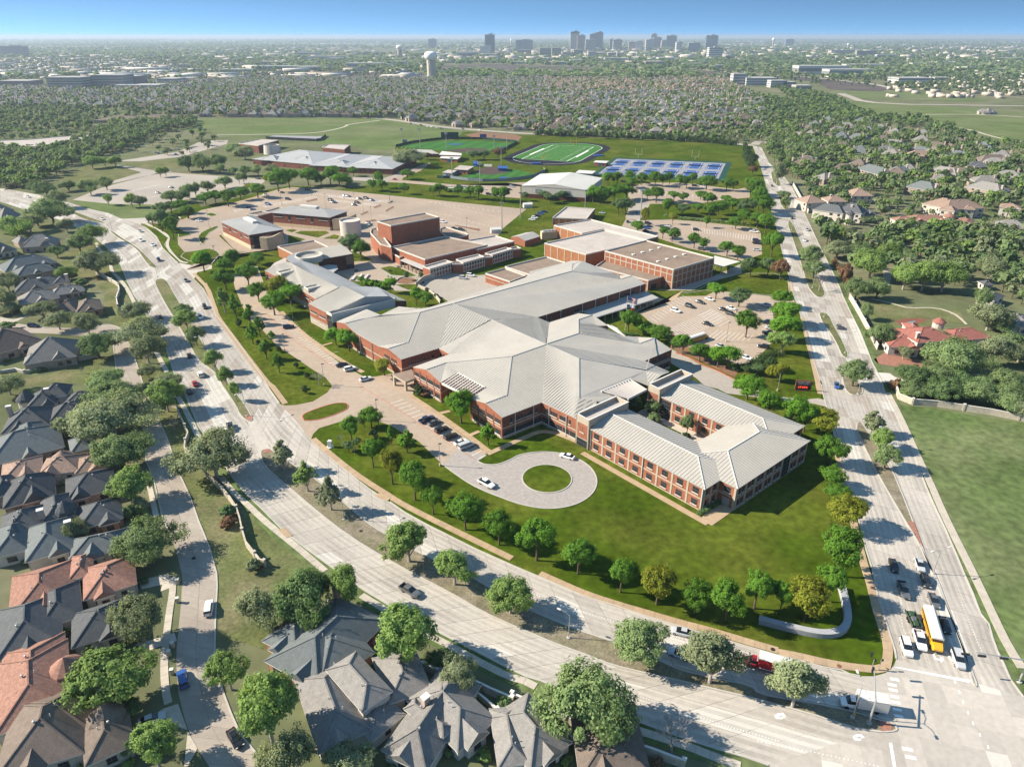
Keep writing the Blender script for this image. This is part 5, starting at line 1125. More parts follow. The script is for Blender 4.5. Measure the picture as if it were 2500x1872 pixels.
trees('around the nearest houses', 'trees by the nearest houses',
      'n 1000,1085,610,620,elm 1100,1185,1030,235,dark 1330,1610,1210,390,elm 1135,1500,1310,175,dark,oak 1200,565,140,430,grey,oak 400,1285,1120,210,grey,oak 545,1225,1060,165,grey,oak 1925,965,610,320,elm o 235,1445,700,520,elm 400,1720,1240,430,grey,oak 850,1730,1450,490,grey,oak 180,445,60,420,grey,oak 530,410,-60,470,dark,oak 862,285,-130,265,elm 1290,765,260,510,elm 1760,965,640,280,sage,oak 1590,785,640,200,dark,oak 1030,605,500,105,plum,bush 700,930,860,130,rust,bush 1400,1180,1060,60,dark,airy p 620,1335,720,690,oak,oak 140,1235,1090,250,plum,bush 1320,1485,1080,340,,bare 320,1250,1190,110,dark,bush 60,1330,1260,110,gold,bush o 1900,1000,930,130,dark,bush 2150,1110,1030,180,dark,bush 1990,1530,1450,120,elm,bush p 950,1530,1440,110,grey,bush 1060,1560,1470,110,grey,bush 1210,1600,1530,110,rust,bush 740,1470,1400,90,grey,bush 870,1330,1260,160,dark,bush o 130,1530,1460,120,sage,bush')
trees('by the residential street from the far end', 'trees along the residential street',
      'r 962,225,90,390,oak 955,435,210,570,grey 1030,705,430,455,oak 1120,1005,700,320,elm,elm 545,465,300,180,grey,elm 1182,1072,950,135,grey 650,1330,1130,170,grey 1250,1470,1160,450,oak 1400,255,-20,270,elm,elm 1220,160,0,170,grey,elm 1450,402,300,95,,bare 1805,805,440,520,grey 1890,1122,1030,145,dark,bush 1905,1205,1130,145,rust,bush 2105,1572,1470,125,grey,bush 1160,1110,1040,80,elm,bush 1210,1108,1060,60,elm,bush 1080,1140,1030,130,dark,bush 480,1560,1520,80,elm,bush n 1200,80,20,80,dark,bush 1130,560,480,120,dark,bush', kind='oak', leaf='leaf_oak')
trees('on the straight road medians, nearest first', 'trees on the medians of the straight road',
      's 1050,725,510,205,oak 1010,565,385,225,elm 935,445,230,225,grey,airy g 1975,1575,1345,245,oak 1650,680,530,185,oak 1615,580,410,185,oak 1697,785,620,115,,bare k 692,1172,1090,62,oak 682,1105,1060,85,oak 640,1015,890,95,grey', kind='elm')
trees('around the red-roofed villa', 'trees around the red-roofed villa',
      'h 1480,1510,1235,440 1830,1450,1195,300,grey 1350,1300,1140,210,grey 860,1290,1105,215 1070,1400,1285,140,grey 1225,1375,1300,120,,bush 745,1060,920,120 660,880,700,220 840,880,700,200 1070,800,590,240,elm 1230,810,560,260,elm 1400,820,580,300,elm 780,700,470,310,elm 690,540,400,200 500,530,400,240,grey 930,560,400,170,elm 1100,580,470,230 1790,1150,930,330,grey 1940,1170,1090,200 1710,1000,780,180 1800,720,520,180,grey 1980,1340,1180,300 2060,1420,1280,260,grey 1150,1640,1450,300,dark 1330,1620,1440,300 1560,1660,1500,260,dark 1750,1650,1540,220 1950,1660,1510,300 2080,1640,1520,220,grey 1010,1660,1560,90,rust,bush 560,780,580,120,rust,bush s 1280,130,0,260 1560,160,-20,330,dark 1800,190,0,300 2050,230,60,330 2180,300,150,230,grey 1130,60,0,100,rust,bush 1220,140,70,130,elm,bush', kind='oak', leaf='leaf_oak')
# rows of shrubs and trees round the sports grounds are below with the fields
# ================================================================== houses
def hip_mesh(mb, A, U, Vv, L, D, z, pitch, ov=.45, gable=False, mi=0):
    """hip (or gable) roof over the rectangle A + U*[0,L] + Vv*[0,D] at eave level z; returns ridge ends"""
    a = A - U * ov - Vv * ov; L2, D2 = L + 2 * ov, D + 2 * ov; zz = Vector((0, 0, 1))
    P = lambda u, v, h: Vector(((a + U * u + Vv * v).x, (a + U * u + Vv * v).y, z + h))
    if L2 >= D2: hw = D2 / 2; k = 0 if gable else min(hw, L2 / 2 - .01); r0, r1 = P(k, hw, hw * pitch), P(L2 - k, hw, hw * pitch); c = [P(0, 0, 0), P(L2, 0, 0), P(L2, D2, 0), P(0, D2, 0)]; fs = [[c[0], c[1], r1, r0], [c[2], c[3], r0, r1], [c[3], c[0], r0], [c[1], c[2], r1]]
    else: hw = L2 / 2; k = 0 if gable else min(hw, D2 / 2 - .01); r0, r1 = P(hw, k, hw * pitch), P(hw, D2 - k, hw * pitch); c = [P(0, 0, 0), P(L2, 0, 0), P(L2, D2, 0), P(0, D2, 0)]; fs = [[c[1], c[2], r1, r0], [c[3], c[0], r0, r1], [c[0], c[1], r0], [c[2], c[3], r1]]
    for f in fs: mb.face(f, mi)
    lo = [p - Vector((0, 0, .22)) for p in c]
    for i in range(4): j = (i + 1) % 4; mb.face([lo[i], lo[j], c[j], c[i]], mi + 1)
    return r0, r1, c
HOUSE_AT = []; EG_ = 'houses across the straight road'
rh = random.Random(8)
VENT = MB().lathe((0, 0, -.3), [(.13, 0), (.13, .75), (.26, .75), (.22, 1.0), (.01, 1.05)], 8).mesh('roof_vent', MAT['pole_metal'])
PIPE = MB().tube((0, 0, -.3), (0, 0, .7), .08, n=6).mesh('vent_pipe', MAT['trim'])
DISH = MB().lathe((0, 0, 0), [(.02, 0), (.3, .05), (.5, .2)], 12).tube((0, 0, -.7), (0, 0, .05), .04, n=5).mesh('satellite_dish', MAT['trim'])
def house(label, spec, roof, wall='house_brick', chimneys=(), turret=None, extras=2, group='houses near the camera', trim='trim'):
    """spec: 'sheet x1,y1 x2,y2 depth eave pitch | ...' near eave line of each block, then how deep it is"""
    blocks = []
    for b in spec.split('|'):
        t = b.split(); sh = t[0]; a = at(sh, *map(float, t[1].split(',')), float(t[4])); e = at(sh, *map(float, t[2].split(',')), float(t[4]))
        a.z = e.z = 0; blocks.append((a, e, float(t[3]), float(t[4]), float(t[5])))
    c0 = (blocks[0][0] + blocks[0][1]) / 2
    t = thing('house', label, 'house', c0, group)
    for bi, (a, e, D, z, pitch) in enumerate(blocks):
        U = (e - a).normalized(); Vv = Vector((-U.y, U.x, 0)); L = (e - a).length
        A = a + U * .45 + Vv * .45; L -= .9; D -= .9
        HOUSE_AT.append((*((A + U * L / 2 + Vv * D / 2).to_2d()), max(L, D) / 2 + 1))
        mb = MB(); r0, r1, c = hip_mesh(mb, A, U, Vv, L, D, z, pitch); ro = mb.build('roof', [MAT[roof], MAT[trim]], parent=t)
        caps = MB(); caps.bar(r0, r1, .3, .1)
        for q in c: caps.bar(q, min((r0, r1), key=lambda r: (r - q).length), .26, .1)
        caps.build('ridge_cap', MAT[roof], parent=ro)
        if L > 8 and z < 5 and roof != 'metal_roof_cool':
            for gk in range(1 if L < 22 else 2):          # cross gables along the near eave
                gw = rh.uniform(3.2, 5.0); gx = L * (gk + rh.uniform(.25, .75)) / (1 if L < 22 else 2) - gw / 2
                gx = min(max(gx, .3), L - gw - .3); gm = MB(); gp = pitch * rh.uniform(1.1, 1.5); ga = A + U * gx - Vv * rh.uniform(.3, 1.2)
                g0, g1, gc = hip_mesh(gm, ga, U, Vv, gw, min(D * .62, gw / 2 * gp / pitch + 2.5), z, gp, gable=True); gm.build('gable_roof', [MAT[roof], MAT[trim]], parent=t)
                MB().prism([ga, ga + U * gw, ga + U * gw + Vv * 2, ga + Vv * 2], 0, z - .12, cap=False).face([(*(ga).to_2d(), z - .12), (*(ga + U * gw).to_2d(), z - .12), (*(ga + U * gw / 2).to_2d(), z + gw / 2 * gp * .97)]).build('gable_wall', MAT[wall], parent=t)
                Face(ga, ga + U * gw).win(t, gw / 2, .9, 1.5, 1.4, 2, 2, False)
        q = [A, A + U * L, A + U * L + Vv * D, A + Vv * D]
        for i in range(4):
            f = Face(q[i], q[(i + 1) % 4]); f.slab(t, 'wall', 0, f.L, 0, z - .15, 0, wall, .2)
            if i in (0, 1, 3):
                n = max(1, int(f.L / 4.5))
                for k in range(n):
                    if rh.random() < .75:
                        for zz in ([.9] if z < 4.5 else [.9, 3.9]): f.win(t, f.L * (k + .5) / n, zz, rh.choice((1.1, 1.6, 2.0)), 1.4, 2, 2, False)
        for k in range(extras):
            p = r0.lerp(r1, rh.random()); s = c[rh.choice((0, 1))]; p = p.lerp(s, rh.uniform(.08, .3)); me = rh.choice((VENT, PIPE, PIPE, VENT)); put(me.name.split('.')[0], me, ro, p - ORG[t.name])
    if group == 'houses near the camera':
        for k in range(4):                           # clipped shrubs along the walls
            a, e, D, z, pitch = blocks[rh.randrange(len(blocks))]; U = (e - a).normalized(); Vv = Vector((-U.y, U.x, 0)); p = a + (e - a) * rh.random() - Vv * rh.uniform(.2, 1.2)
            tree('bush', rh.choice(('leaf_dark', 'leaf_oak', 'leaf_elm')), Vector((p.x, p.y, 0)), rh.uniform(1.0, 1.8), rh.uniform(.7, 1.2), f"{ORD[k]} clipped shrub at the walls of the {' '.join(label.split()[:8])}", 'shrubs along house walls')
    for b_, u_, v_, h_ in chimneys:
        a, e, D, z, pitch = blocks[b_]; U = (e - a).normalized(); Vv = Vector((-U.y, U.x, 0)); p = a + (e - a) * u_ + Vv * D * v_
        ch = MB().box((p.x, p.y, z - 1), (1.3, 1.0, h_ + 1), math.atan2(U.y, U.x)).build('chimney', MAT['chimney_brick'], parent=t); MB().box((p.x, p.y, z + h_), (1.6, 1.3, .25), math.atan2(U.y, U.x)).build('chimney_cap', MAT['trim'], parent=ch)
    if turret:
        sh, x, y, r, z, h = turret; p = at(sh, x, y, z); MB().lathe((p.x, p.y, 0), [(r, 0), (r, z)], 12).build('turret_wall', MAT['stucco'], parent=t); MB().lathe((p.x, p.y, z - .1), [(r + .5, 0), (r + .1, h * .25), (.02, h)], 12).build('turret_roof', MAT[roof], parent=t)
    return t
house('dark blue-grey shingled house at the top of the row beside the far back lawn', 'r 210,235 470,195 12 3.2 .7 | r 500,225 785,195 10 3.2 .65 | r 330,150 560,120 9 4.2 .8', 'shingle_blue', 'stucco', [(0, .7, .4, 4.2)], ('r', 215, 150, 2.6, 3.6, 3.4))
house('dark blue shingled house, second from the top of the street row', 'r 0,445 430,375 15 3.2 .65 | r 400,350 790,270 11 3.2 .65', 'shingle_blue', 'stucco', [(0, .1, .7, 4.5)])
house('wide grey-green shingled house above the terracotta-roofed house with round turret', 'r -120,720 540,545 17 3.4 .6 | r 585,600 795,545 9 3.0 .6 | r 100,560 420,480 14 3.4 .65', 'shingle_green', 'house_brick', [])
house('terracotta tile house with conical tile turret in the street row', 'r 0,850 350,765 11 3.4 .5 | r 300,795 660,745 10 3.4 .55 | r 620,775 915,695 9 3.2 .5', 'roof_tile_tan', 'stucco', [], ('r', 525, 640, 3.0, 4.0, 2.8))
house('dark blue shingled house with long garage wing next to the thin light green tree', 'r 20,1065 465,945 14 3.4 .7 | r 545,1000 965,890 12 3.4 .6 | r -60,980 180,900 10 3.6 .8', 'shingle_blue', 'house_brick', [])
house('dark shingled house with small pointed turret, second above the long tile roof', 'r 0,1330 405,1215 12 3.4 .65 | r 350,1190 620,1110 12 3.6 .7 | r 640,1240 1025,1135 11 3.2 .6', 'shingle_blue', 'house_brick_red', [(0, .9, .3, 3.5)], ('r', 545, 1070, 2.4, 4.2, 3.2))
house('grey-green shingled house just above the long orange tile roof', 'r 205,1510 620,1385 15 3.4 .62 | r 560,1500 1080,1385 9 3.2 .6 | r -80,1480 240,1400 13 3.4 .7', 'shingle_green', 'stucco', [(0, .95, .5, 3.2)])
house('long orange tile-roofed house in the middle of the street row', 'n 60,400 620,225 16 3.4 .5 | n 690,225 1140,85 12 3.4 .5 | n 560,60 760,10 9 3.6 .55', 'roof_tile', 'stucco', [])
house('slate-grey shingled house with stone garage wall below the orange tile roof', 'n -60,760 520,560 17 3.4 .6 | n 590,625 1070,465 11 3.2 .58 | n 300,480 690,345 13 3.4 .6', 'shingle_blue', 'stone_wall', [])
house('red tile-roofed house with pointed turret at the lower left', 'n -60,1360 610,1090 19 3.4 .52 | n 0,1050 560,840 13 3.6 .5', 'roof_tile', 'wall_white', [], ('n', 560, 790, 3.0, 4.2, 3.2))
house('dark brown shingled house with round turret at the lower left corner', 'n 700,1610 1120,1420 11 3.2 .6 | n -60,1720 700,1490 16 3.4 .62 | n 60,1520 760,1290 12 3.4 .6', 'shingle_brown', 'stone_wall', [], ('n', 880, 1190, 2.8, 4.0, 3.4))
house('grey steep-roofed house at the far end of the western gardens', 'e 0,200 210,165 15 3.6 .9 | e -60,150 120,110 12 3.6 .9', 'shingle_grey', 'house_brick', [])
house('grey house with steep roof and skylights among the western gardens', 'e 170,425 465,400 14 3.6 .8 | e 150,390 260,370 11 3.4 .8', 'shingle_grey', 'house_brick', [(0, .75, .2, 3.5)])
house('small grey-roofed house at the west edge of the gardens', 'e -60,480 145,440 13 3.4 .8', 'shingle_grey', 'stucco', [])
house('broad blue-grey hipped house beside the sloping western lawn', 'e 40,630 475,545 16 3.4 .6 | e 140,665 460,605 12 3.4 .6', 'shingle_green', 'house_brick', [])
house('dark blue house with tall white chimney beside the curved garden wall', 'e 120,800 560,735 14 3.4 .62 | e 440,730 570,715 9 5.2 .7', 'shingle_blue', 'stucco', [(1, .95, .1, 4.0), (0, .5, .4, 4.0)])
house('grey-brown shingled house with plum shrub behind the curved garden wall', 'e 160,900 500,840 13 3.4 .62 | e 420,830 710,780 9 3.2 .6', 'shingle_grey', 'house_brick', [])
house('brown gabled house with clipped conical shrubs facing the side street', 'e 440,965 640,950 12 3.4 .75 | e 630,965 860,925 14 3.4 .6', 'shingle_brown', 'house_brick_red', [])
house('big brown-roofed house at the corner of the side street', 'e -100,1330 370,1195 22 3.8 .6', 'shingle_brown', 'house_brick', [])
house('grey hip-roofed house with chimney behind a white garden wall', 'e 195,1395 640,1325 18 3.6 .72 | e 190,1400 340,1375 8 3.4 .8', 'shingle_grey', 'house_brick', [(0, .55, .55, 5.0)])
house('blue-green hip-roofed brick house nearest the curved road at the bottom', 'o 150,725 600,980 21 3.2 .52 | o 610,935 1078,655 13 3.2 .55 | o 130,560 420,700 10 3.2 .55', 'shingle_green', 'house_brick_red', [(0, .05, .97, 5.5)])
house('two-storey grey-brown house with white windows at the bottom', 'o 600,1500 1050,1300 18 3.2 .55 | o 965,1155 1225,975 13 5.6 .55 | o 1180,1090 1550,955 12 3.2 .55 | o 1045,1400 1330,1165 8 2.9 .3', 'shingle_grey', 'wall_white', [])
house('light grey shingled house with white chimney box at the bottom', 'o 1120,1465 1500,1650 20 3.2 .6 | o 1760,1485 2090,1205 15 3.2 .6 | o 1640,1370 1735,1270 10 4.0 .7', 'shingle_grey', 'wall_white', [(1, .15, .7, 3.6)])
house('pale grey hipped house with white eaves behind the brick screen wall', 'p 150,1650 505,1400 13 3.2 .6 | p -120,1620 160,1580 12 3.2 .6', 'shingle_grey', 'wall_white', [])
house('brown-roofed house at the bottom edge beside the screen wall', 'p 560,1700 1160,1670 14 3.0 .55', 'shingle_brown', 'stucco', [])
# across the straight road
EG = 'houses across the straight road'
house('white villa with bright red tile roof and roof cupola across the straight road', 'h 950,1290 1260,1310 14 3.8 .45 | h 1200,1260 1540,1230 15 6.2 .42 | h 1500,1245 1850,1215 12 5.6 .4 | h 1120,1160 1260,1170 10 5.6 .45', 'roof_tile_red', 'wall_white', [(1, .1, .2, 3.0)], ('h', 1385, 1075, 2.2, 9.2, 2.0), group=EG)
house('grey shingled house with white garage at the right edge beyond the villa', 'h 1920,1090 2200,1130 14 3.6 .5', 'shingle_grey', 'wall_white', [], group=EG)
house('dark blue-roofed mansion with white round bay beside the straight road', 'h 290,110 560,150 12 6.0 .7 | h 500,120 720,150 13 6.6 .8 | h 700,160 860,165 10 4.0 .6', 'shingle_blue', 'wall_white', [(1, .5, .3, 4.0)], ('h', 620, 150, 2.6, 7.0, 2.6), group=EG)
house('tan tile-roofed mansion beside the straight road behind the blue-roofed one', 'h 245,60 420,50 16 6.0 .5 | h 430,45 600,45 14 6.2 .5 | k 1120,1090 1260,1090 18 6.2 .5', 'roof_tile_tan', 'stucco', [(1, .3, .5, 3.5)], group=EG)
house('largest tan tile mansion with many gables across the straight road', 'h 1230,60 1480,110 18 6.4 .55 | h 1450,115 1780,100 18 6.4 .55 | h 1380,110 1520,130 8 6.4 .7 | h 1600,110 1700,115 7 6.4 .7', 'roof_tile_tan', 'stucco', [(0, .3, .6, 3.0)], group=EG)
house('low orange tile-roofed house in front of the largest mansion', 'h 1020,215 1200,215 10 3.6 .45 | h 1150,210 1480,215 13 4.2 .45 | h 1520,210 1660,230 11 4.0 .45', 'roof_tile', 'stucco', [(1, .8, .6, 3.5)], ('h', 1470, 170, 3.4, 5.5, 2.6), group=EG)
house('pale stone house with tall columns at the right edge', 'h 1900,90 2090,110 12 6.5 .4', 'roof_tile_tan', 'wall_white', [], group=EG)
house('dark grey house roof in the trees at the right edge', 'h 1870,250 2150,280 14 4 .5', 'shingle_grey', 'stucco', [], group=EG)
house('dark pool house with white walls in the woods', 'h 1700,860 1860,900 12 3.4 .5 | h 1770,760 1860,760 6 3 .5', 'shingle_blue', 'wall_white', [], group=EG)
for k, (x0, y0, x1, y1, d, rf, lb) in enumerate(((870, 970, 945, 985, 16, 'shingle_grey', 'grey two-storey house next to the median trees'), (1450, 1030, 1640, 1060, 16, 'shingle_green', 'grey-green house above the pale tile mansion'), (1830, 1030, 2060, 1070, 16, 'shingle_grey', 'grey house with tall chimney right of the tile mansion'),
     (770, 880, 910, 885, 16, 'shingle_brown', 'brown house with two chimneys near the straight road'), (1135, 915, 1300, 960, 16, 'shingle_green', 'grey-green hipped house in the middle of the eastern trees'), (1590, 930, 1780, 960, 15, 'shingle_grey', 'pale grey hipped house in the eastern trees'), (1940, 870, 2140, 870, 16, 'shingle_brown', 'brown hipped house near the park meadow'),
     (1300, 820, 1420, 830, 14, 'shingle_grey', 'grey gabled house with chimney in the eastern trees'), (1400, 935, 1500, 930, 12, 'shingle_green', 'small hipped house between the eastern trees'), (1500, 830, 1630, 830, 13, 'roof_tile_tan', 'tan-roofed house in the eastern trees'), (1710, 790, 1810, 800, 14, 'shingle_brown', 'brown gabled house below the park path'), (1860, 900, 1990, 905, 12, 'shingle_blue', 'slate-roofed house left of the brown park-side house'))):
    house(lb, f'k {x0},{y0} {x1},{y1} {d} 5.4 .65 | k {x0+(x1-x0)*.3},{y0+6} {x0+(x1-x0)*.65},{y0+8} {d*.6} 5.6 .75', rf, 'house_brick', [(0, .9, .4, 4.5)], group=EG, extras=1)

# ------------------------------------------------------------------ many more houses: copies of six kinds, then one mass farther off
def proto_house(seed):
    rnd = random.Random(seed); parts = [MB(), MB(), MB()]; bl = [(-9, -6, 18, 12), (-11, -9, 8, 9), (2, -9.5, 8, 8)] if seed % 2 else [(-8, -7, 16, 14), (3, -10, 7, 10), (-10, -2, 7, 10)]
    for i, (x, y, L, D) in enumerate(bl):
        z = 5.2 if i == 0 else rnd.choice((3.6, 5.0)); pt = rnd.uniform(.75, 1.0) if i else rnd.uniform(.6, .8)
        hip_mesh(parts[1], Vector((x, y, 0)), Vector((1, 0, 0)), Vector((0, 1, 0)), L, D, z, pt, gable=(i > 0 and rnd.random() < .5))
        parts[0].prism([Vector((x, y, 0)), Vector((x + L, y, 0)), Vector((x + L, y + D, 0)), Vector((x, y + D, 0))], 0, z - .1, cap=False)
        if i:  # gable infill
            parts[0].face([(x, y, z - .1), (x + L, y, z - .1), (x + L / 2, y + .3, z + L / 2 * pt * .8)])
    parts[2].box((rnd.choice((-6, 6)), 3, 3), (1.5, 1.2, 8))
    win = MB()
    for x in (-6, -2, 4, 7): win.box((x, bl[1][1] - .05 if x < 0 else bl[2][1] - .05, 1.0), (1.4, .12, 1.4))
    return parts[0].mesh('wall', MAT['house_brick']), parts[1].mesh('roof', [MAT['shingle_grey'], MAT['trim']]), parts[2].mesh('chimney', MAT['chimney_brick'])
HP = [proto_house(s) for s in range(6)]
def inside(poly, x, y):
    c = False; j = len(poly) - 1
    for i in range(len(poly)):
        xi, yi, xj, yj = poly[i].x, poly[i].y, poly[j].x, poly[j].y
        if (yi > y) != (yj > y) and x < (xj - xi) * (y - yi) / (yj - yi) + xi: c = not c
        j = i
    return c
def rows_of_houses(poly, ang, row, lot, seed, jit=4):
    """house sites in rows turned by ang, back to back with streets between"""
    rnd = random.Random(seed); ca, sa = math.cos(ang), math.sin(ang); out = []
    q = [(p.x * ca + p.y * sa, -p.x * sa + p.y * ca) for p in poly]; x0, x1 = min(a for a, b in q), max(a for a, b in q); y0, y1 = min(b for a, b in q), max(b for a, b in q)
    y = y0; k = 0
    while y < y1:
        x = x0 + rnd.uniform(0, lot)
        bend = rnd.uniform(0, 6)
        while x < x1:
            yy = y + 14 * math.sin(x / 90 + bend) + rnd.uniform(-jit, jit); px_, py_ = x * ca - yy * sa, x * sa + yy * ca
            if inside(poly, px_, py_) and not any((px_ - hx) ** 2 + (py_ - hy) ** 2 < (hr + 9) ** 2 for hx, hy, hr in HOUSE_AT[:60]): out.append((px_, py_, ang + (math.pi if k % 2 else 0) + rnd.uniform(-.25, .25)))
            x += lot * rnd.uniform(.85, 1.3)
        y += row * (.62 if k % 2 else 1.38); k += 1
    return out
north = line('S 0,216 300,206 700,191 1000,197 1250,176 1500,174 1760,190 1850,240 1880,322 1600,331 1330,323 1120,311 960,291 800,286 600,287 450,284 330,264 0,264')
east = line('S 1890,330 1960,290 2090,300 2200,325 2330,350 2420,380 2500,400 2500,500 2300,470 2120,430 1960,440')
sites = [(h, 'n') for h in rows_of_houses(north, .12, 38, 23, 1)] + [(h, 'e') for h in rows_of_houses(east, -.5, 55, 36, 2, 8)]
sites.sort(key=lambda s: s[0][0] ** 2 + s[0][1] ** 2)
LBL = dict(n='brick house in the dense subdivision beyond the sports fields', e='house half hidden among trees east of the straight road')
for n_, ((x, y, a), w) in enumerate(sites[:255]):
    wm, rm, cm = HP[rh.randrange(6)]; s = rh.uniform(.85, 1.1)
    t = thing('suburban_house', LBL[w], 'house', (x, y, 0), 'houses of the subdivision' if w == 'n' else 'houses among the eastern trees', rz=a); t.scale = (s, s, s)
    rc_ = rh.choice(('shingle_grey', 'shingle_brown', 'shingle_brown', 'shingle_green')); t['label'] = {'shingle_grey': 'grey-roofed ', 'shingle_brown': 'brown-roofed ', 'shingle_green': 'grey-green-roofed '}[rc_] + LBL[w]
    put('wall', wm, t); o = put('roof', rm, t); o.material_slots[0].link = 'OBJECT'; o.material_slots[0].material = MAT[rc_]; put('chimney', cm, t)
    HOUSE_AT.append((x, y, 11))
# the rest of the subdivision as one mass
far_h = sites[255:]
def mass(name, protos, places, mats, label=None):
    """one mesh of many transformed copies: protos = [(verts, faces, material index per face)], places = [(proto, x, y, rz, sx, sz, mat shift)]"""
    vs, fl, fs, ms, base = [], [], [], [], 0
    for pi, x, y, rz, sx, sz, sh in places:
        v, f, m = protos[pi]; c, s = math.cos(rz), math.sin(rz)
        w = np.empty_like(v); w[:, 0] = (v[:, 0] * c - v[:, 1] * s) * sx + x; w[:, 1] = (v[:, 0] * s + v[:, 1] * c) * sx + y; w[:, 2] = v[:, 2] * sz
        vs.append(w); fl.append(f[0] + base); fs.append(f[1]); ms.append(np.where(m == 0, sh, m)); base += len(v)
    V = np.concatenate(vs); L = np.concatenate(fl); T = np.concatenate(fs); M = np.concatenate(ms)
    me = bpy.data.meshes.new(name); me.vertices.add(len(V)); me.vertices.foreach_set('co', V.astype(np.float32).ravel()); me.loops.add(len(L)); me.loops.foreach_set('vertex_index', L.astype(np.int32))
    me.polygons.add(len(T)); me.polygons.foreach_set('loop_start', np.concatenate([[0], np.cumsum(T)[:-1]]).astype(np.int32)); me.polygons.foreach_set('loop_total', T.astype(np.int32))
    for m in mats: me.materials.append(m)
    me.polygons.foreach_set('material_index', M.astype(np.int32)); me.update(calc_edges=True)
    o = bpy.data.objects.new(name, me); COL.objects.link(o); o['kind'] = 'stuff'
    if label: o['label'] = label
    return o
def as_proto(meshes, idx):
    vs, fl, ft, mi, b = [], [], [], [], 0
    for me, base in zip(meshes, idx):
        v = np.empty(len(me.vertices) * 3, np.float32); me.vertices.foreach_get('co', v); v = v.reshape(-1, 3); l = np.empty(len(me.loops), np.int32); me.loops.foreach_get('vertex_index', l)
        t = np.empty(len(me.polygons), np.int32); me.polygons.foreach_get('loop_total', t); m = np.empty(len(me.polygons), np.int32); me.polygons.foreach_get('material_index', m)
        vs.append(v); fl.append(l + b); ft.append(t); mi.append(np.array([base[k] for k in m])); b += len(v)
    return np.concatenate(vs), (np.concatenate(fl), np.concatenate(ft)), np.concatenate(mi)
hprot = [as_proto(p, ([1], [0, 2], [3])) for p in HP]
mass('distant_houses', hprot, [(rh.randrange(6), x, y, a, rh.uniform(.85, 1.15), rh.uniform(.85, 1.15), rh.choice((0, 0, 4, 5) if y < 1700 or abs(x - 350) > 260 else (0, 4, 6, 6))) for (x, y, a), w in far_h],
     [MAT['shingle_grey'], MAT['house_brick'], MAT['trim'], MAT['chimney_brick'], MAT['shingle_brown'], MAT['shingle_green'], MAT['roof_tile_tan']], 'distant brown and grey roofs of the subdivision')
# ================================================================== vehicles
PAINTS = dict(white=(.72, .72, .70), black=(.012, .012, .014), navy=(.015, .025, .07), silver=(.42, .43, .44), grey=(.10, .105, .11), blue=(.03, .09, .28), red=(.36, .018, .02), dark=(.028, .03, .034), yellow=(.62, .33, .02), lightblue=(.38, .45, .55), green=(.035, .065, .03))
for k_, c_ in PAINTS.items(): mat('paint_' + k_, c_, .03, 2.0, rough=.22, spec=.6)
mat('car_glass', (.012, .015, .018), .1, 1.0, rough=.05, spec=.8); mat('tyre', (.014, .014, .014), .1, 1.0); mat('lamp_clear', (.65, .65, .6), .02, 1.0, rough=.1); mat('lamp_red', (.35, .01, .01), .02, 1.0, rough=.2); mat('rim', (.35, .35, .36), .05, 1.0, rough=.3, metal=.6)
def loft(mb, secs, mi=0, cap=True):
    """secs: (x, half width low, half width high, z low, z high, z shoulder) rounded box sections along x"""
    rings = []
    for x, wl_, wh, z0, z1, zs in secs:
        b = len(mb.v); mb.v += [Vector((x, y, z)) for y, z in ((-wl_ * .92, z0), (-wl_, z0 + .12), (-wl_, zs), (-wh, z1), (wh, z1), (wl_, zs), (wl_, z0 + .12), (wl_ * .92, z0))]; rings.append(b)
    for a, b in zip(rings, rings[1:]):
        for k in range(8): l = (k + 1) % 8; mb.f.append((a + l, a + k, b + k, b + l)); mb.m.append(mi)
    if cap:
        mb.f.append(tuple(rings[0] + k for k in range(8))); mb.m.append(mi); mb.f.append(tuple(rings[-1] + k for k in reversed(range(8)))); mb.m.append(mi)
    return mb
wheel_mb = MB().tube((0, -.11, 0), (0, .11, 0), .33, n=14); WHEEL = wheel_mb.mesh('wheel', MAT['tyre'])
RIM = MB().tube((0, -.125, 0), (0, .125, 0), .2, n=10).mesh('rim', MAT['rim'])
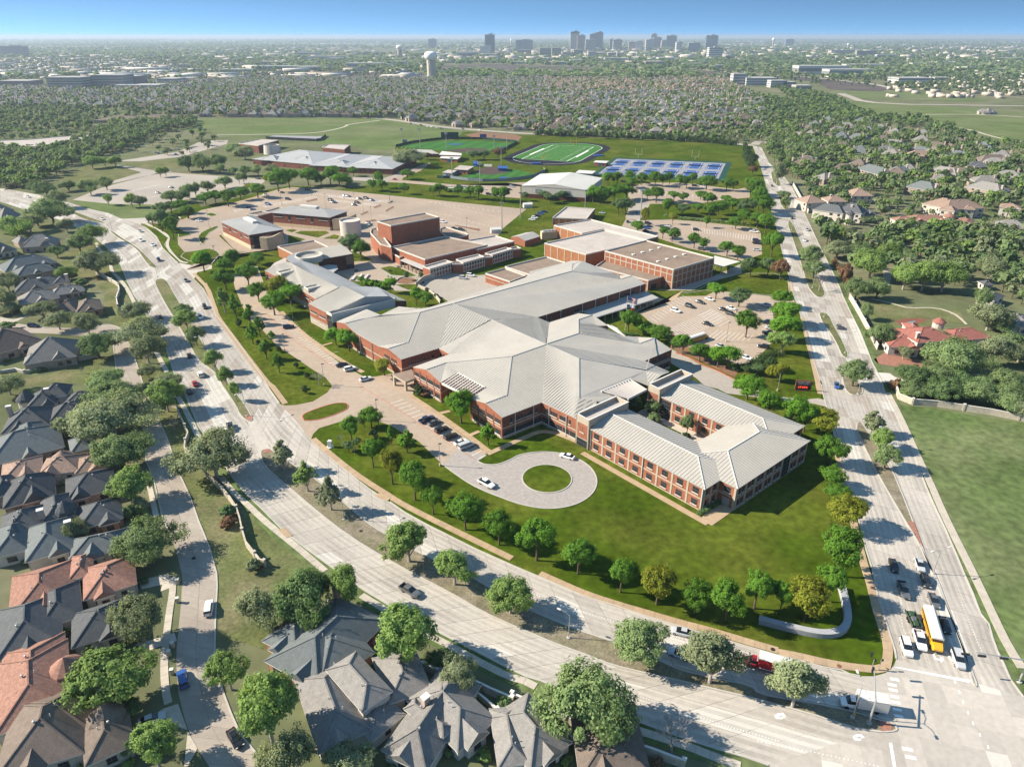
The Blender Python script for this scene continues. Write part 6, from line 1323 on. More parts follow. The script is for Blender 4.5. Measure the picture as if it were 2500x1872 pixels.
def car_parts(kind):
    """(part name, mesh, is painted) of a car lying along +x, and its wheel places"""
    body, glass, roof, ex = MB(), MB(), MB(), []
    if kind == 'sedan':
        L, w, h = 4.8, .91, 1.45
        loft(body, [(-2.4, .72, .6, .35, .8, .7), (-2.2, .86, .74, .26, .96, .8), (-1.2, .91, .8, .22, .98, .82), (.9, .91, .8, .22, .95, .82), (1.9, .88, .74, .24, .86, .74), (2.4, .7, .6, .32, .68, .58)])
        loft(glass, [(-1.9, .76, .66, .86, .98, .95), (-1.15, .8, .58, .9, 1.4, .98), (.25, .8, .58, .9, 1.42, .98), (1.15, .78, .7, .86, .98, .95)]); loft(roof, [(-1.05, .56, .52, 1.38, 1.46, 1.42), (.2, .56, .52, 1.38, 1.47, 1.43)])
    elif kind == 'suv':
        L, w, h = 4.9, .95, 1.75
        loft(body, [(-2.4, .82, .72, .4, 1.0, .9), (-2.3, .93, .84, .3, 1.12, .95), (.8, .95, .85, .28, 1.1, .95), (1.9, .93, .8, .3, 1.02, .88), (2.42, .78, .68, .36, .85, .72)])
        loft(glass, [(-2.3, .84, .72, 1.05, 1.6, 1.12), (-2.0, .84, .66, 1.05, 1.68, 1.14), (.3, .84, .66, 1.05, 1.68, 1.14), (1.1, .82, .76, 1.02, 1.12, 1.08)]); loft(roof, [(-2.2, .68, .62, 1.65, 1.74, 1.7), (.28, .66, .6, 1.65, 1.76, 1.7)])
    elif kind == 'pickup':
        L, w, h = 5.7, .98, 1.85
        loft(body, [(.2, .97, .88, .42, 1.1, .95), (1.2, .97, .88, .42, 1.12, .96), (2.3, .95, .84, .45, 1.08, .92), (2.8, .84, .76, .5, .95, .82)]); loft(body, [(-1.4, .97, .88, .42, 1.12, .96), (.2, .97, .88, .42, 1.1, .95)])
        for y in (-.9, .9): body.box((-2.1, y, .5), (1.5, .14, .6))
        body.box((-2.83, 0, .5), (.12, 1.9, .6)); body.box((-2.1, 0, .45), (1.5, 1.8, .12)); bed_ = MB().box((-2.1, 0, .58), (1.38, 1.64, .05)); ex.append(('cargo_bed', bed_.mesh('cargo_bed', MAT['dark_metal']), False))
        loft(glass, [(-1.35, .84, .7, 1.08, 1.72, 1.14), (-1.2, .86, .68, 1.08, 1.78, 1.14), (.3, .86, .68, 1.08, 1.78, 1.14), (1.2, .84, .78, 1.04, 1.12, 1.1)]); loft(roof, [(-1.25, .68, .62, 1.74, 1.82, 1.78), (.3, .68, .62, 1.74, 1.83, 1.78)])
    elif kind == 'van':
        L, w, h = 5.6, 1.0, 2.1
        loft(body, [(-2.75, .95, .85, .4, 1.25, 1.1), (1.4, 1.0, .92, .36, 1.25, 1.1), (2.4, .95, .85, .4, 1.1, .95), (2.85, .8, .7, .45, .9, .8)]); loft(glass, [(-2.7, .9, .84, 1.2, 1.85, 1.3), (1.2, .9, .84, 1.2, 1.85, 1.3), (1.9, .88, .8, 1.15, 1.25, 1.2)]); loft(roof, [(-2.7, .92, .8, 1.8, 2.1, 1.95), (1.15, .9, .78, 1.8, 2.08, 1.95)])
    lamps = MB(); tail = MB()
    for y in (-.62, .62): lamps.box((L / 2 - .1, y, .62), (.14, .34, .16)); tail.box((-L / 2 + .06, y, .72 if kind != 'pickup' else .8), (.12, .28, .2))
    parts = [('body', body.mesh('body', MAT['paint_white'], smoothed=False), True), ('windows', glass.mesh('windows', MAT['car_glass']), False), ('roof', roof.mesh('roof', MAT['paint_white']), True), ('headlights', lamps.mesh('headlights', MAT['lamp_clear']), False), ('tail_lights', tail.mesh('tail_lights', MAT['lamp_red']), False)] + ex
    return parts, [(sx * L * .295, sy * (w - .1), .33) for sx in (-1, 1) for sy in (-1, 1)]
CAR = {k: car_parts(k) for k in ('sedan', 'suv', 'pickup', 'van')}
KN = dict(sedan='car', suv='suv', pickup='pickup_truck', van='passenger_van')
def vehicle(kind, colour, p, rz, label, group=None, fine=True, z=None):
    parts, wheels = CAR[kind]; p = Vector((p.x, p.y, .06 if z is None else z)); t = thing(KN[kind], label, dict(sedan='car', suv='car', pickup='truck', van='van')[kind], p, group, rz=rz)
    for nm, me, painted in parts:
        if not fine and nm in ('headlights', 'tail_lights'): continue
        o = put(nm, me, t)
        if painted: o.material_slots[0].link = 'OBJECT'; o.material_slots[0].material = MAT['paint_' + colour]
    for x, y, zz in wheels:
        w = put('wheel', WHEEL, t, (x, y, zz))
        if fine: put('rim', RIM, w)
    return t
CW = dict(navy='navy blue', dark='dark', lightblue='pale blue')
KW2 = dict(sedan='sedan', suv='sport utility car', pickup='pickup truck', van='passenger van')
def cars(where, group, dflt, spec, fine=True, flip=False):
    """dflt 'dx,dy' = heading on the sheet; tokens x,y,kind,colour[,dx,dy]"""
    sh = None; dd = tuple(map(float, dflt.split(','))); seen = {}
    items = []
    for tok in spec.split():
        if ',' not in tok: sh = tok; continue
        f = tok.split(','); x, y = float(f[0]), float(f[1]); dx, dy = (float(f[4]), float(f[5])) if len(f) > 5 else dd
        p = at(sh, x, y, .5); q = at(sh, x + dx, y + dy, .5); items.append((f[2], f[3], p, math.atan2(q.y - p.y, q.x - p.x)))
    tot = {}
    for k, c, p, a in items: tot[(k, c)] = tot.get((k, c), 0) + 1
    for k, c, p, a in items:
        n = seen.get((k, c), 0); seen[(k, c)] = n + 1
        lab = f'{CW.get(c, c)} {KW2[k]} {where}' if tot[(k, c)] == 1 else f'{ordinal(n)} {CW.get(c, c)} {KW2[k]} {where}'
        vehicle(k, c, p, a, lab, group, fine)
cars('waiting at the crossing on the straight road, from the stop line', 'traffic waiting at the crossing', '60,180', 'q 1235,618,suv,white,50,160 1665,718,suv,silver,60,170 1345,560,pickup,white,50,170 1210,142,pickup,grey 1555,432,sedan,black,60,160 1462,226,sedan,grey,60,160 1395,62,sedan,dark,40,160 s 1345,1528,sedan,silver,50,150 1130,1535,sedan,dark,50,150')
cars('on the curved road below the campus lawn', 'traffic on the curved road near the crossing', '-100,-25', 'p 1410,487,sedan,silver 1395,672,sedan,lightblue,-100,-35 o 1365,147,pickup,grey,120,75 r 1915,388,pickup,dark,40,120')
cars('on the curved road up past the campus drive', 'traffic on the upper curved road', '-60,-120', 'r 1620,22,sedan,red 1577,87,sedan,dark e 1665,1478,suv,white 1575,1320,sedan,dark 1330,1002,sedan,dark 1665,1002,suv,white,60,120 1702,918,suv,dark,60,120 1545,698,sedan,grey,60,110 1320,528,suv,navy,60,90 1270,402,sedan,white,70,80 1172,365,suv,white,80,70 1165,288,sedan,silver,100,50 850,185,sedan,white,100,40 i 180,1096,sedan,silver,100,20')
cars('on the residential street', 'cars on the residential street', '0,-100', 'n 1735,290,suv,white,15,-100 1522,880,suv,blue,-25,-110 1262,1212,sedan,silver,100,-35 1955,1370,sedan,black,60,100 e 280,1076,suv,navy,100,5')
cars('in the stalls before the near arm', 'cars in the front drive stalls', '100,-38', 'd 1505,322,pickup,navy 1567,348,sedan,grey 1627,406,suv,black 1702,462,suv,dark 1787,510,sedan,white 1832,542,van,silver')
vehicle('pickup', 'white', at('d', 2000, 853, .5), math.atan2(*(lambda d: (d.y, d.x))(at('d', 2060, 885) - at('d', 1940, 820))), 'white pickup truck driving on the turning loop')
vehicle('sedan', 'white', at('c', 460, 627, .5), math.atan2(*(lambda d: (d.y, d.x))(at('c', 400, 610) - at('c', 520, 645))), 'white sedan on the far side of the turning loop')
cars('in the long stall row by the left arm', 'cars in the western stalls', '100,-15', 'm5 412,1162,suv,navy m1 170,1318,sedan,dark,100,-25 265,1368,suv,white,100,-25 450,1487,sedan,white,100,-28')
cars('in the service yard by the auditorium', 'cars in the service yard', '100,12', 'm1 1612,287,suv,silver 1702,257,suv,white')
cars('in the front car park by the cafeteria', 'cars in the front car park', '100,30', 'g 510,950,suv,white 627,912,suv,black 712,877,sedan,dark 792,853,sedan,white 905,940,sedan,black 970,928,sedan,white 968,976,suv,dark 772,1058,sedan,black 490,1168,sedan,red,100,0 885,1244,sedan,silver 1237,1248,suv,black,-100,-20 1095,1338,sedan,white 1257,904,suv,silver,-100,-15 1267,1046,pickup,navy,-100,-10 1297,1093,sedan,silver,-100,-15 1282,1136,pickup,dark,-100,-15')
cars('in the gymnasium car park', 'cars in the gymnasium car park', '100,12', 'g 207,216,suv,white 280,223,suv,black 287,247,sedan,dark 270,263,suv,blue 262,287,sedan,black 437,246,sedan,white 436,266,suv,navy 510,270,sedan,grey 683,278,suv,dark 1160,293,pickup,white 1182,366,suv,navy 1186,389,pickup,black 1187,444,sedan,silver 727,437,suv,grey 110,208,sedan,navy,0,-60 187,129,sedan,blue,20,-60', fine=False)
cars('in the fenced yard beside the storage building', 'cars in the fenced yard', '100,10', 'b 848,191,sedan,white 868,177,suv,white 893,160,sedan,black 920,143,suv,blue 950,127,sedan,navy 1430,137,sedan,silver', fine=False)
cars('on the straight road going north', 'traffic on the straight road', '-40,-120', 'g 1866,1083,suv,grey 1476,178,sedan,dark 1602,276,sedan,silver,40,100 1580,363,sedan,white,40,100 s 658,38,sedan,blue,20,120 k 610,1025,sedan,black 556,918,suv,lightblue,20,80 516,785,sedan,white,20,80', fine=False)
cars('in the north car park', 'cars in the north car park', '100,14', 'w 190,790,sedan,blue 225,795,sedan,navy 345,822,sedan,dark 415,815,suv,navy 480,838,sedan,blue 320,865,suv,black 60,860,sedan,grey 35,835,suv,dark a 690,20,sedan,black 527,66,suv,blue 360,90,sedan,navy,100,-10 395,106,sedan,lightblue,100,-20 1045,31,suv,grey 1077,48,sedan,blue 1287,18,sedan,dark 1342,15,suv,black 1390,31,sedan,navy 1267,51,suv,dark 1242,70,sedan,black 1980,213,suv,white 2070,265,sedan,black 2130,276,suv,dark 1365,222,sedan,silver', fine=False)
cars('under the north-west tree rows', 'cars by the north-west tree rows', '100,10', 'i 1703,1142,suv,blue 1690,1083,sedan,silver 1790,1068,sedan,dark 1830,1110,suv,navy 1955,1050,sedan,black 1265,1247,sedan,white 1090,1036,sedan,dark 1005,1070,sedan,grey 1450,925,sedan,white 1640,980,suv,dark', fine=False)
cars('on the storage drive beyond the north car park', 'cars on the storage drive', '100,10', 'w 725,612,sedan,red 1335,705,suv,white 1335,738,sedan,black 1422,685,suv,dark 1482,702,suv,lightblue 1690,718,sedan,white 1740,772,suv,black 1990,690,suv,silver 1960,720,sedan,navy 1442,742,suv,grey', fine=False)
cars('parked on the park road left of the grey-roofed school', 'cars parked by the western park', '60,-30', 'i 985,812,sedan,white 1005,818,suv,silver 1030,812,sedan,white 1050,806,sedan,grey 1070,803,suv,white 1090,800,sedan,black 1110,796,sedan,silver 1130,794,suv,white 1115,822,sedan,white', fine=False)
cars('parked along the street behind the ball field', 'cars parked behind the ball field', '100,20', 'w 900,10,sedan,dark 930,16,sedan,silver 1010,28,suv,dark 1080,40,sedan,white 1120,47,suv,white 1180,55,sedan,silver 1225,61,sedan,dark 1460,68,suv,grey 1640,78,sedan,white', fine=False)
cars('under the trees below the blue courts', 'cars below the tennis courts', '100,10', 't 1190,530,suv,dark 1405,543,sedan,black 1835,566,suv,silver 1910,575,sedan,white k 120,1025,suv,dark', fine=False)
# school buses, delivery truck, red box truck, trailer
def bus(p, rz, label):
    t = thing('school_bus', label, 'bus', Vector((p.x, p.y, .06)), rz=rz)
    b = MB(); loft(b, [(-5.6, 1.18, 1.1, .5, 2.4, 2.2), (4.0, 1.2, 1.12, .5, 2.4, 2.2)]); put('body', b.mesh('body', MAT['paint_yellow']), t)
    h = MB(); loft(h, [(4.0, 1.1, 1.0, .5, 1.75, 1.5), (5.6, 1.0, .85, .5, 1.5, 1.3), (5.9, .9, .75, .6, 1.2, 1.0)]); put('hood', h.mesh('hood', MAT['paint_yellow']), t)
    r = MB(); loft(r, [(-5.6, 1.15, .75, 2.35, 2.95, 2.7), (3.9, 1.15, .75, 2.35, 2.95, 2.7), (4.2, 1.05, .7, 2.35, 2.75, 2.6)]); put('roof', r.mesh('roof', MAT['white_metal']), t)
    wm = MB().box((0, 0, 0), (.66, .04, .6)).mesh('window', MAT['car_glass'])
    for k in range(11):
        for y in (-1, 1): put('window', wm, t, (-5.0 + k * .82, y * 1.2, 1.65))
    put('windscreen', MB().box((4.22, 0, 1.6), (.06, 2.0, .8)).mesh('windscreen', MAT['car_glass']), t); put('bumper', MB().box((5.95, 0, .5), (.15, 2.0, .3)).mesh('bumper', MAT['dark_metal']), t); put('trim_stripe', MB().box((-.8, 0, 1.25), (9.4, 2.44, .1)).mesh('trim_stripe', MAT['dark_metal']), t)
    for x in (-3.2, 4.6):
        for y in (-1.05, 1.05): w = put('wheel', WHEEL, t, (x, y, .5), scale=(1.5, 1.3, 1.5))
    return t
def ang(sh, x0, y0, x1, y1): d = at(sh, x1, y1, 1) - at(sh, x0, y0, 1); return math.atan2(d.y, d.x)
bus(at('q', 1450, 470, 1.0), ang('q', 1395, 300, 1480, 600), 'yellow school bus with white roof waiting at the crossing')
bus(at('g', 690, 1180, 1.0), ang('g', 620, 1200, 760, 1155), 'yellow school bus parked in the front car park')
def box_truck(p, rz, label, cab, box, roof, deco=False, L=5.4):
    t = thing('box_truck', label, 'truck', Vector((p.x, p.y, .06)), rz=rz)
    c = MB(); loft(c, [(1.6, 1.0, .9, .5, 1.35, 1.2), (2.9, 1.0, .9, .5, 1.35, 1.2), (4.1, .9, .8, .5, 1.15, 1.0)]); put('cab', c.mesh('cab', MAT[cab]), t)
    g = MB(); loft(g, [(1.7, .95, .85, 1.3, 2.1, 1.5), (2.5, .95, .85, 1.3, 2.1, 1.5), (3.1, .9, .85, 1.25, 1.35, 1.32)]); put('windows', g.mesh('windows', MAT['car_glass']), t); put('cab_roof', MB().box((2.1, 0, 2.08), (.9, 1.6, .12)).mesh('cab_roof', MAT[cab]), t)
    put('cargo_box', MB().box((1.4 - L / 2, 0, .9), (L, 2.4, 2.5)).mesh('cargo_box', MAT[box]), t); put('box_roof', MB().box((1.4 - L / 2, 0, 3.4), (L + .05, 2.45, .08)).mesh('box_roof', MAT[roof]), t); put('chassis', MB().box((0, 0, .5), (L + 2, .9, .35)).mesh('chassis', MAT['dark_metal']), t); put('bumper', MB().box((4.1, 0, .45), (.2, 1.9, .3)).mesh('bumper', MAT['pole_metal']), t)
    for x, sc in ((-2.2 - (L - 5.4) / 2, 1.2), (3.1, 1.2)):
        for y in (-.95, .95): put('wheel', WHEEL, t, (x, y, .42), scale=(sc, 1.2, sc))
    if deco:
        for y in (-1.235, 1.235):
            s = MB(); pts = []
            for k in range(10): a = math.pi / 2 + k * math.pi / 5; rr = .75 if k % 2 == 0 else .32; pts.append((-2.2 + rr * math.cos(a), y, 2.35 + rr * math.sin(a)))
            s.face(pts); put('star_emblem', s.mesh('star_emblem', MAT['paint']), t); put('side_stripe', MB().box((1.4 - L / 2, y, 1.05), (L * .9, .01, .12)).mesh('side_stripe', MAT['paint']), t); put('lettering_bar', MB().box((-2.2, y, 1.42), (1.9, .01, .14)).mesh('lettering_bar', MAT['paint']), t)
    return t
box_truck(at('q', 880, 1085, 1.0), ang('q', 1000, 1090, 760, 1050), 'white delivery box truck waiting beside the signal mast on the median', 'paint_white', 'white_metal', 'white_metal')
box_truck(at('p', 2100, 760, 1.0), ang('p', 2212, 800, 1980, 730), 'red box truck with white star emblem and pale roof on the curved road', 'paint_red', 'paint_red', 'white_metal', True, 7.2)
p_ = at('q', 1292, 385, .5); t = thing('equipment_trailer', 'green flat trailer of mowers and cut brush towed behind the white pickup', 'trailer', Vector((p_.x, p_.y, .06)), rz=ang('q', 1260, 320, 1320, 450))
put('deck', MB().box((0, 0, .55), (5.0, 2.1, .12)).mesh('deck', MAT['dark_metal']), t); put('drawbar', MB().box((3.0, 0, .5), (1.4, .2, .12)).mesh('drawbar', MAT['dark_metal']), t)
for y in (-1.0, 1.0): put('side_rail', MB().box((0, y, .65), (5.0, .06, .5)).mesh('side_rail', MAT['paint_green']), t); [put('wheel', WHEEL, t, (x, y * 1.05, .36)) for x in (-.5, .4)]
for x, m_ in ((-1.3, 'paint_green'), (.3, 'paint_grey'), (1.5, 'paint_green')): b = MB(); loft(b, [(x - .6, .6, .4, .67, 1.3, 1.0), (x + .2, .6, .4, .67, 1.1, .95), (x + .6, .5, .3, .67, .9, .8)]); put('mower', b.mesh('mower', MAT[m_]), t)
# ================================================================== sports grounds north of the school
fc = [at('S', *q) for q in ((1272, 388.6), (1384, 395), (1451.4, 359.8), (1349.5, 354))]
FCc = sum(fc, Vector()) / 4; FU = ((fc[3] - fc[0]) + (fc[2] - fc[1])).normalized(); FV = Vector((FU.y, -FU.x, 0))
def fp(u, v, z=0.0): q = FCc + FU * u + FV * v; return Vector((q.x, q.y, z))
def stadium(r, half=42.0, n=20): return [fp(half + r * math.cos(a), r * math.sin(a)) for a in [-math.pi / 2 + math.pi * k / n for k in range(n + 1)]] + [fp(-half + r * math.cos(a), r * math.sin(a)) for a in [math.pi / 2 + math.pi * k / n for k in range(n + 1)]]
sheet('running_track', stadium(46), .06, 'track'); 
tag(MB().face(lift([p for p in stadium(36.5) if (p - FCc).dot(FU) > -58], .075)).build('track_infield', MAT['turf']), kind='structure')
for k in range(12):
    a, b = -54.9 + k * 109.8 / 12, -54.9 + (k + 1) * 109.8 / 12; tag(MB().face([fp(a, -24.4, .09), fp(b, -24.4, .09), fp(b, 24.4, .09), fp(a, 24.4, .09)]).build('field_strip', MAT['turf']), kind='structure')
mk = MB()
def ln(a, b, w, z=.1, mb=None): d = (b - a).normalized(); u = Vector((-d.y, d.x, 0)) * w / 2; (mb or mk).face(lift([a - u, a + u, b + u, b - u], z))
for s_ in (-1, 1): ln(fp(-55, s_ * 24.4), fp(55, s_ * 24.4), .7); ln(fp(s_ * 55, -24.4), fp(s_ * 55, 24.4), .5); ln(fp(-25, s_ * 26), fp(25, s_ * 26), 1.6)
for k in range(-45, 46, 9):
    for v in (-16, 16): ln(fp(k, v - 1.2), fp(k, v + 1.2), 1.1)
    ln(fp(k, -24), fp(k, 24), .16)
tag(mk.build('field_line', MAT['paint']), kind='structure')
mk = MB(); st_ = stadium(36.6); [ln(a, b, .5, .08) for a, b in zip(st_, st_[1:] + st_[:1])]; tag(mk.build('track_line', MAT['paint']), kind='structure')
def goalpost(p, rz, label, m, legs=1, w=7.1):
    t = thing('goal_post', label, 'goal post', p, 'goal posts', rz=rz)
    put('post', MB().tube((0, 0, 0), (0, 0, 3.0), .16, n=8).mesh('post', MAT[m]), t); put('crossbar', MB().tube((-w / 2, 0, 3.0), (w / 2, 0, 3.0), .14, n=8).mesh('crossbar', MAT[m]), t)
    for s_ in (-1, 1): put('upright', MB().tube((s_ * w / 2, 0, 3.0), (s_ * w / 2, 0, 9.5), .11, n=8).mesh('upright', MAT[m]), t)
    return t
frz = math.atan2(FV.y, FV.x)
goalpost(fp(56, 0), frz, 'yellow goal post at the far end of the track field', 'paint_yellow'); goalpost(fp(-56, 0), frz, 'yellow goal post at the near end of the track field', 'paint_yellow')
goalpost(at('t', 1320, 312), .05, 'white goal post on the practice field above the blue courts', 'white_metal'); goalpost(at('t', 1830, 332), .05, 'white goal post on the practice field near the tree line', 'white_metal')
for k, (x, y) in enumerate(((400, 370), (960, 300))):
    p = at('t', x, y); c = thing('jump_mat', f'blue landing mat {"inside the near bend of the track" if k == 0 else "beside the far straight of the track"}', 'mat', p)
    MB().box((p.x, p.y, .1), (9, 6, .9), .1).build('mat', MAT['court_blue'], parent=c); MB().box((p.x + 4.7, p.y, .1), (.4, 6.4, 1.5), .1).build('back_pad', MAT['dark_metal'], parent=c)
# tennis courts: a grey slab with twelve blue courts
tc = [at('t', *q) for q in ((960, 458), (2042, 506), (2108, 366), (1130, 325))]
def tp(u, v, z=0.0): q = tc[0].lerp(tc[1], u).lerp(tc[3].lerp(tc[2], u), v); return Vector((q.x, q.y, z))
sheet('court_border', [tp(-.035, -.12), tp(1.05, -.12), tp(1.05, 1.1), tp(-.035, 1.1)], .05, 'fence_green'); sheet('court_slab', [tp(0, 0), tp(1, 0), tp(1, 1), tp(0, 1)], .08, 'court_grey')
for row in range(2):
    for c_ in range(6):
        u0, v0 = (c_ + .5) / 6, .24 + .5 * row; t = thing('tennis_court', f'blue tennis court, {ORD[c_]} from the brick restroom in the {"far" if row else "near"} row', 'tennis court', tp(u0, v0), 'tennis courts'); hu, hv = .058, .19
        MB().face([tp(u0 - hu, v0 - hv, .1), tp(u0 + hu, v0 - hv, .1), tp(u0 + hu, v0 + hv, .1), tp(u0 - hu, v0 + hv, .1)]).build('court', MAT['court_blue'], parent=t)
        l = MB()
        for f in (-.8, .8): ln(tp(u0 + hu * f, v0 - hv), tp(u0 + hu * f, v0 + hv), .25, .115, l)
        for f in (-.55, .55): ln(tp(u0 - hu * .8, v0 + hv * f), tp(u0 + hu * .8, v0 + hv * f), .25, .115, l)
        l.build('court_lines', MAT['paint'], parent=t); a, b = tp(u0 - hu, v0), tp(u0 + hu, v0); MB().bar(a + Vector((0, 0, .1)), b + Vector((0, 0, .1)), .08, 1.0).build('net', MAT['dark_metal'], parent=t)
        for s_, (ua, va, ub, vb) in enumerate(((-.07, -.2, .07, -.2), (.07, -.2, .07, .2))):
            a, b = tp(u0 + ua, v0 + va), tp(u0 + ub, v0 + vb); MB().bar(a + Vector((0, 0, 2.2)), b + Vector((0, 0, 2.2)), .07, .1).build('fence_rail', MAT['dark_metal'], parent=t); [MB().tube(q, q + Vector((0, 0, 2.3)), .06, n=5).build('fence_post', MAT['dark_metal'], parent=t) for q in (a, a.lerp(b, .5), b)]
# baseball and softball fields
def fan(name, spec, label_parts, stripes, z=.06, ang_=.5):
    pts = line(spec); sheet(name, pts, z, 'turf'); d = Vector((math.cos(ang_), math.sin(ang_), 0)); nrm = Vector((-d.y, d.x, 0)); vals = [p.dot(d) for p in pts]; lo_, hi = min(vals), max(vals); c = sum(pts, Vector()) / len(pts)
    for k in range(stripes):
        if k % 2: continue
        a0, a1 = lo_ + (hi - lo_) * k / stripes, lo_ + (hi - lo_) * (k + 1) / stripes; poly = pts
        for sgn, lim in ((1, a0), (-1, -a1)):
            new = []
            for p, q in zip(poly, poly[1:] + poly[:1]):
                sp_, sq_ = p.dot(d) * sgn - lim, q.dot(d) * sgn - lim
                if sp_ >= 0: new.append(p)
                if (sp_ >= 0) != (sq_ >= 0): new.append(p.lerp(q, sp_ / (sp_ - sq_)))
            poly = new
            if len(poly) < 3: break
        if len(poly) > 2: sheet('mown_stripe', poly, z + .015, 'turf_dark')
fan('ball_field', 'w 760,262 900,232 1210,196 1440,192 1700,198 2000,222 1960,250 1890,285 1750,310 1500,330 1300,300 1210,300 1100,285', None, 13, ang_=-.35)
sheet('infield', line('w 1290,298 1400,282 1550,274 1700,282 1750,300 1650,318 1480,322 1350,312'), .09, 'infield')
fan('softball_field', 'w 1430,590 1600,530 1700,490 1900,490 2100,520 2212,545 2180,580 2000,602 1700,612 1500,605', None, 11, ang_=-.3)
sheet('infield', line('w 1590,525 1640,498 1730,482 1850,482 1950,505 1950,530 1850,555 1720,562 1630,548'), .09, 'infield')
sheet('outfield_logo', line('w 1300,232 1340,225 1400,228 1465,226 1440,238 1330,240'), .09, 'court_blue'); sheet('outfield_logo', line('w 1850,590 1900,583 1945,588 1930,600 1870,600'), .09, 'court_blue')
def fence(label, pts, h, m, step=6.0, name='field_fence', posts=True):
    pts = resample(pts, step=step); t = thing(name, label, 'fence', Vector((pts[0].x, pts[0].y, 0)))
    for a, b in zip(pts, pts[1:]): MB().bar(Vector((a.x, a.y, .1)), Vector((b.x, b.y, .1)), .08, h).build('fence_panel', MAT[m], parent=t)
    if posts:
        for a in pts: MB().tube((a.x, a.y, 0), (a.x, a.y, h + .2), .08, n=5).build('fence_post', MAT['pole_metal'], parent=t)
    return t
fence('dark green padded fence around the outfield of the ball field', line('w 735,262 900,222 1100,195 1210,184 1440,178 1700,182 1900,200 2058,215 1985,255 1900,300'), 2.6, 'fence_green', 7)
fence('grey screened fence around the softball outfield', line('w 1320,600 1500,625 1700,638 1900,632 2100,610 2212,592 t 480,445 470,420'), 2.4, 'screen_grey', 7)
fence('low green fence left of the softball dugout', line('w 1180,595 1240,600 1320,600'), 2.2, 'fence_green', 6)
def scoreboard(sh, x0, x1, ytop, ybase, label, m, name='scoreboard'):
    a, b = at(sh, x0, ybase), at(sh, x1, ybase); d = (b - a); dep = (a.y * CP + CAM_H * SP); h = (ybase - ytop) * SHEET[sh][2] * dep / FPX
    t = thing(name, label, 'scoreboard', (a + b) / 2); MB().bar(a + Vector((0, 0, h * .12)), b + Vector((0, 0, h * .12)), .8, h * .88).build('panel', MAT[m], parent=t)
    for f in (.1, .5, .9): p = a.lerp(b, f); MB().tube(p, p + Vector((0, 0, h * .5)), .25, n=6).build('post', MAT['pole_metal'], parent=t)
    return t
scoreboard('w', 1225, 1415, 105, 168, 'large dark green scoreboard behind the outfield', 'fence_green'); sb = scoreboard('w', 1645, 1715, 125, 165, 'blue scoreboard on the bank behind the outfield', 'court_blue'); scoreboard('w', 812, 858, 182, 222, 'small pale scoreboard beside the left field corner', 'screen_grey')
# small sports buildings
def hut(label, spec, z, m, roof, name='sports_building', slope=.0, cat='building'):
    q = poly_ccw(line(spec, z)); c = sum(q, Vector()) / len(q); t = thing(name, label, cat, Vector((c.x, c.y, 0)))
    for a, b in zip(q, q[1:] + q[:1]): f = Face(a, b); f.slab(t, 'wall', .2, f.L - .2, 0, z - .3, -.15, m, .4)
    MB().prism([c + (p - c) * 1.06 for p in q], z - .3, z + .05, bottom=True).build('roof', MAT[roof], parent=t)
    f = Face(q[0], q[1]); f.slab(t, 'door', f.L * .4, f.L * .55, 0, 2.2, .06, 'court_blue'); f.win(t, f.L * .75, 1.2, 1.4, 1.0, 2, 1, False)
    return t
hut('grey metal-roofed batting building behind home plate of the ball field', 'w 885,305 1000,330 1195,335 1120,295 940,287', 3.6, 'brick_dark_or_shaded', 'metal_roof')
hut('orange brick concession stand with white roof, far half', 'w 1210,345 1440,352 1440,330 1240,308', 5.0, 'brick_orange', 'white_metal'); hut('orange brick concession stand with white roof, near half', 'w 1215,380 1400,392 1440,365 1250,348', 3.6, 'brick_orange', 'white_metal')
hut('orange brick softball press building beside the dugouts', 'w 1365,500 1510,510 1575,472 1430,462', 4.2, 'brick_orange', 'pale_roof'); hut('open softball batting shelter with flat grey roof', 'w 1240,535 1340,545 1395,515 1300,508', 3.2, 'screen_grey', 'pale_roof')
hut('brick restroom with white roof beside the tennis courts', 't 920,355 1030,362 1052,345 940,340', 3.4, 'brick', 'white_metal'); hut('white-roofed open shelter behind the indoor practice building', 't 760,450 905,458 935,435 790,426', 3.6, 'screen_grey', 'white_metal')
for k, (sp_, lb) in enumerate((('w 1570,440 1625,445 1625,418 1575,412', 'blue canopy tent near the softball backstop'), ('w 1840,490 1945,495 1945,470 1842,462', 'blue dugout canopy beside the softball infield'))): hut(lb, sp_, 2.8, 'court_blue', 'court_blue', 'canopy_tent', cat='tent')
bl = thing('bleachers', 'pale stepped bleachers behind the softball infield', 'bleachers', at('w', 1730, 465))
for k in range(5): a, b = at('w', 1690, 472), at('w', 1775, 475); o_ = Vector((0, 1, 0)) * k; MB().bar(a + o_ + Vector((0, 0, .3 * k)), b + o_ + Vector((0, 0, .3 * k)), .8, .3).build('bench_row', MAT['white_metal'], parent=bl)
ind = thing('indoor_practice_building', 'big white gable-roofed indoor practice building beyond the trees', 'building', at('t', 600, 600))
ie = [at('t', 268, 567, 9.0), at('t', 850, 607, 9.0), at('t', 1000, 497, 9.0), at('t', 440, 460, 9.0)]
r0, r1 = (ie[0] + ie[1]) / 2 + Vector((0, 0, 3)), (ie[2] + ie[3]) / 2 + Vector((0, 0, 3)); js = MB()
facet(ind, [ie[0], r0, r1, ie[3]], 'white_metal', 2.2, js); facet(ind, [r0, ie[1], ie[2], r1], 'white_metal', 2.2, js); tag(js.build('seam', MAT['white_metal'], parent=ind), kind='stuff')
for a, b in zip(ie, ie[1:] + ie[:1]): f = Face(a, b); f.slab(ind, 'wall', .3, f.L - .3, 0, 8.9, -.2, 'wall_white', .4); f.slab(ind, 'brick_base', .3, f.L - .3, 0, 3.2, -.1, 'brick_dark_or_shaded', .1)
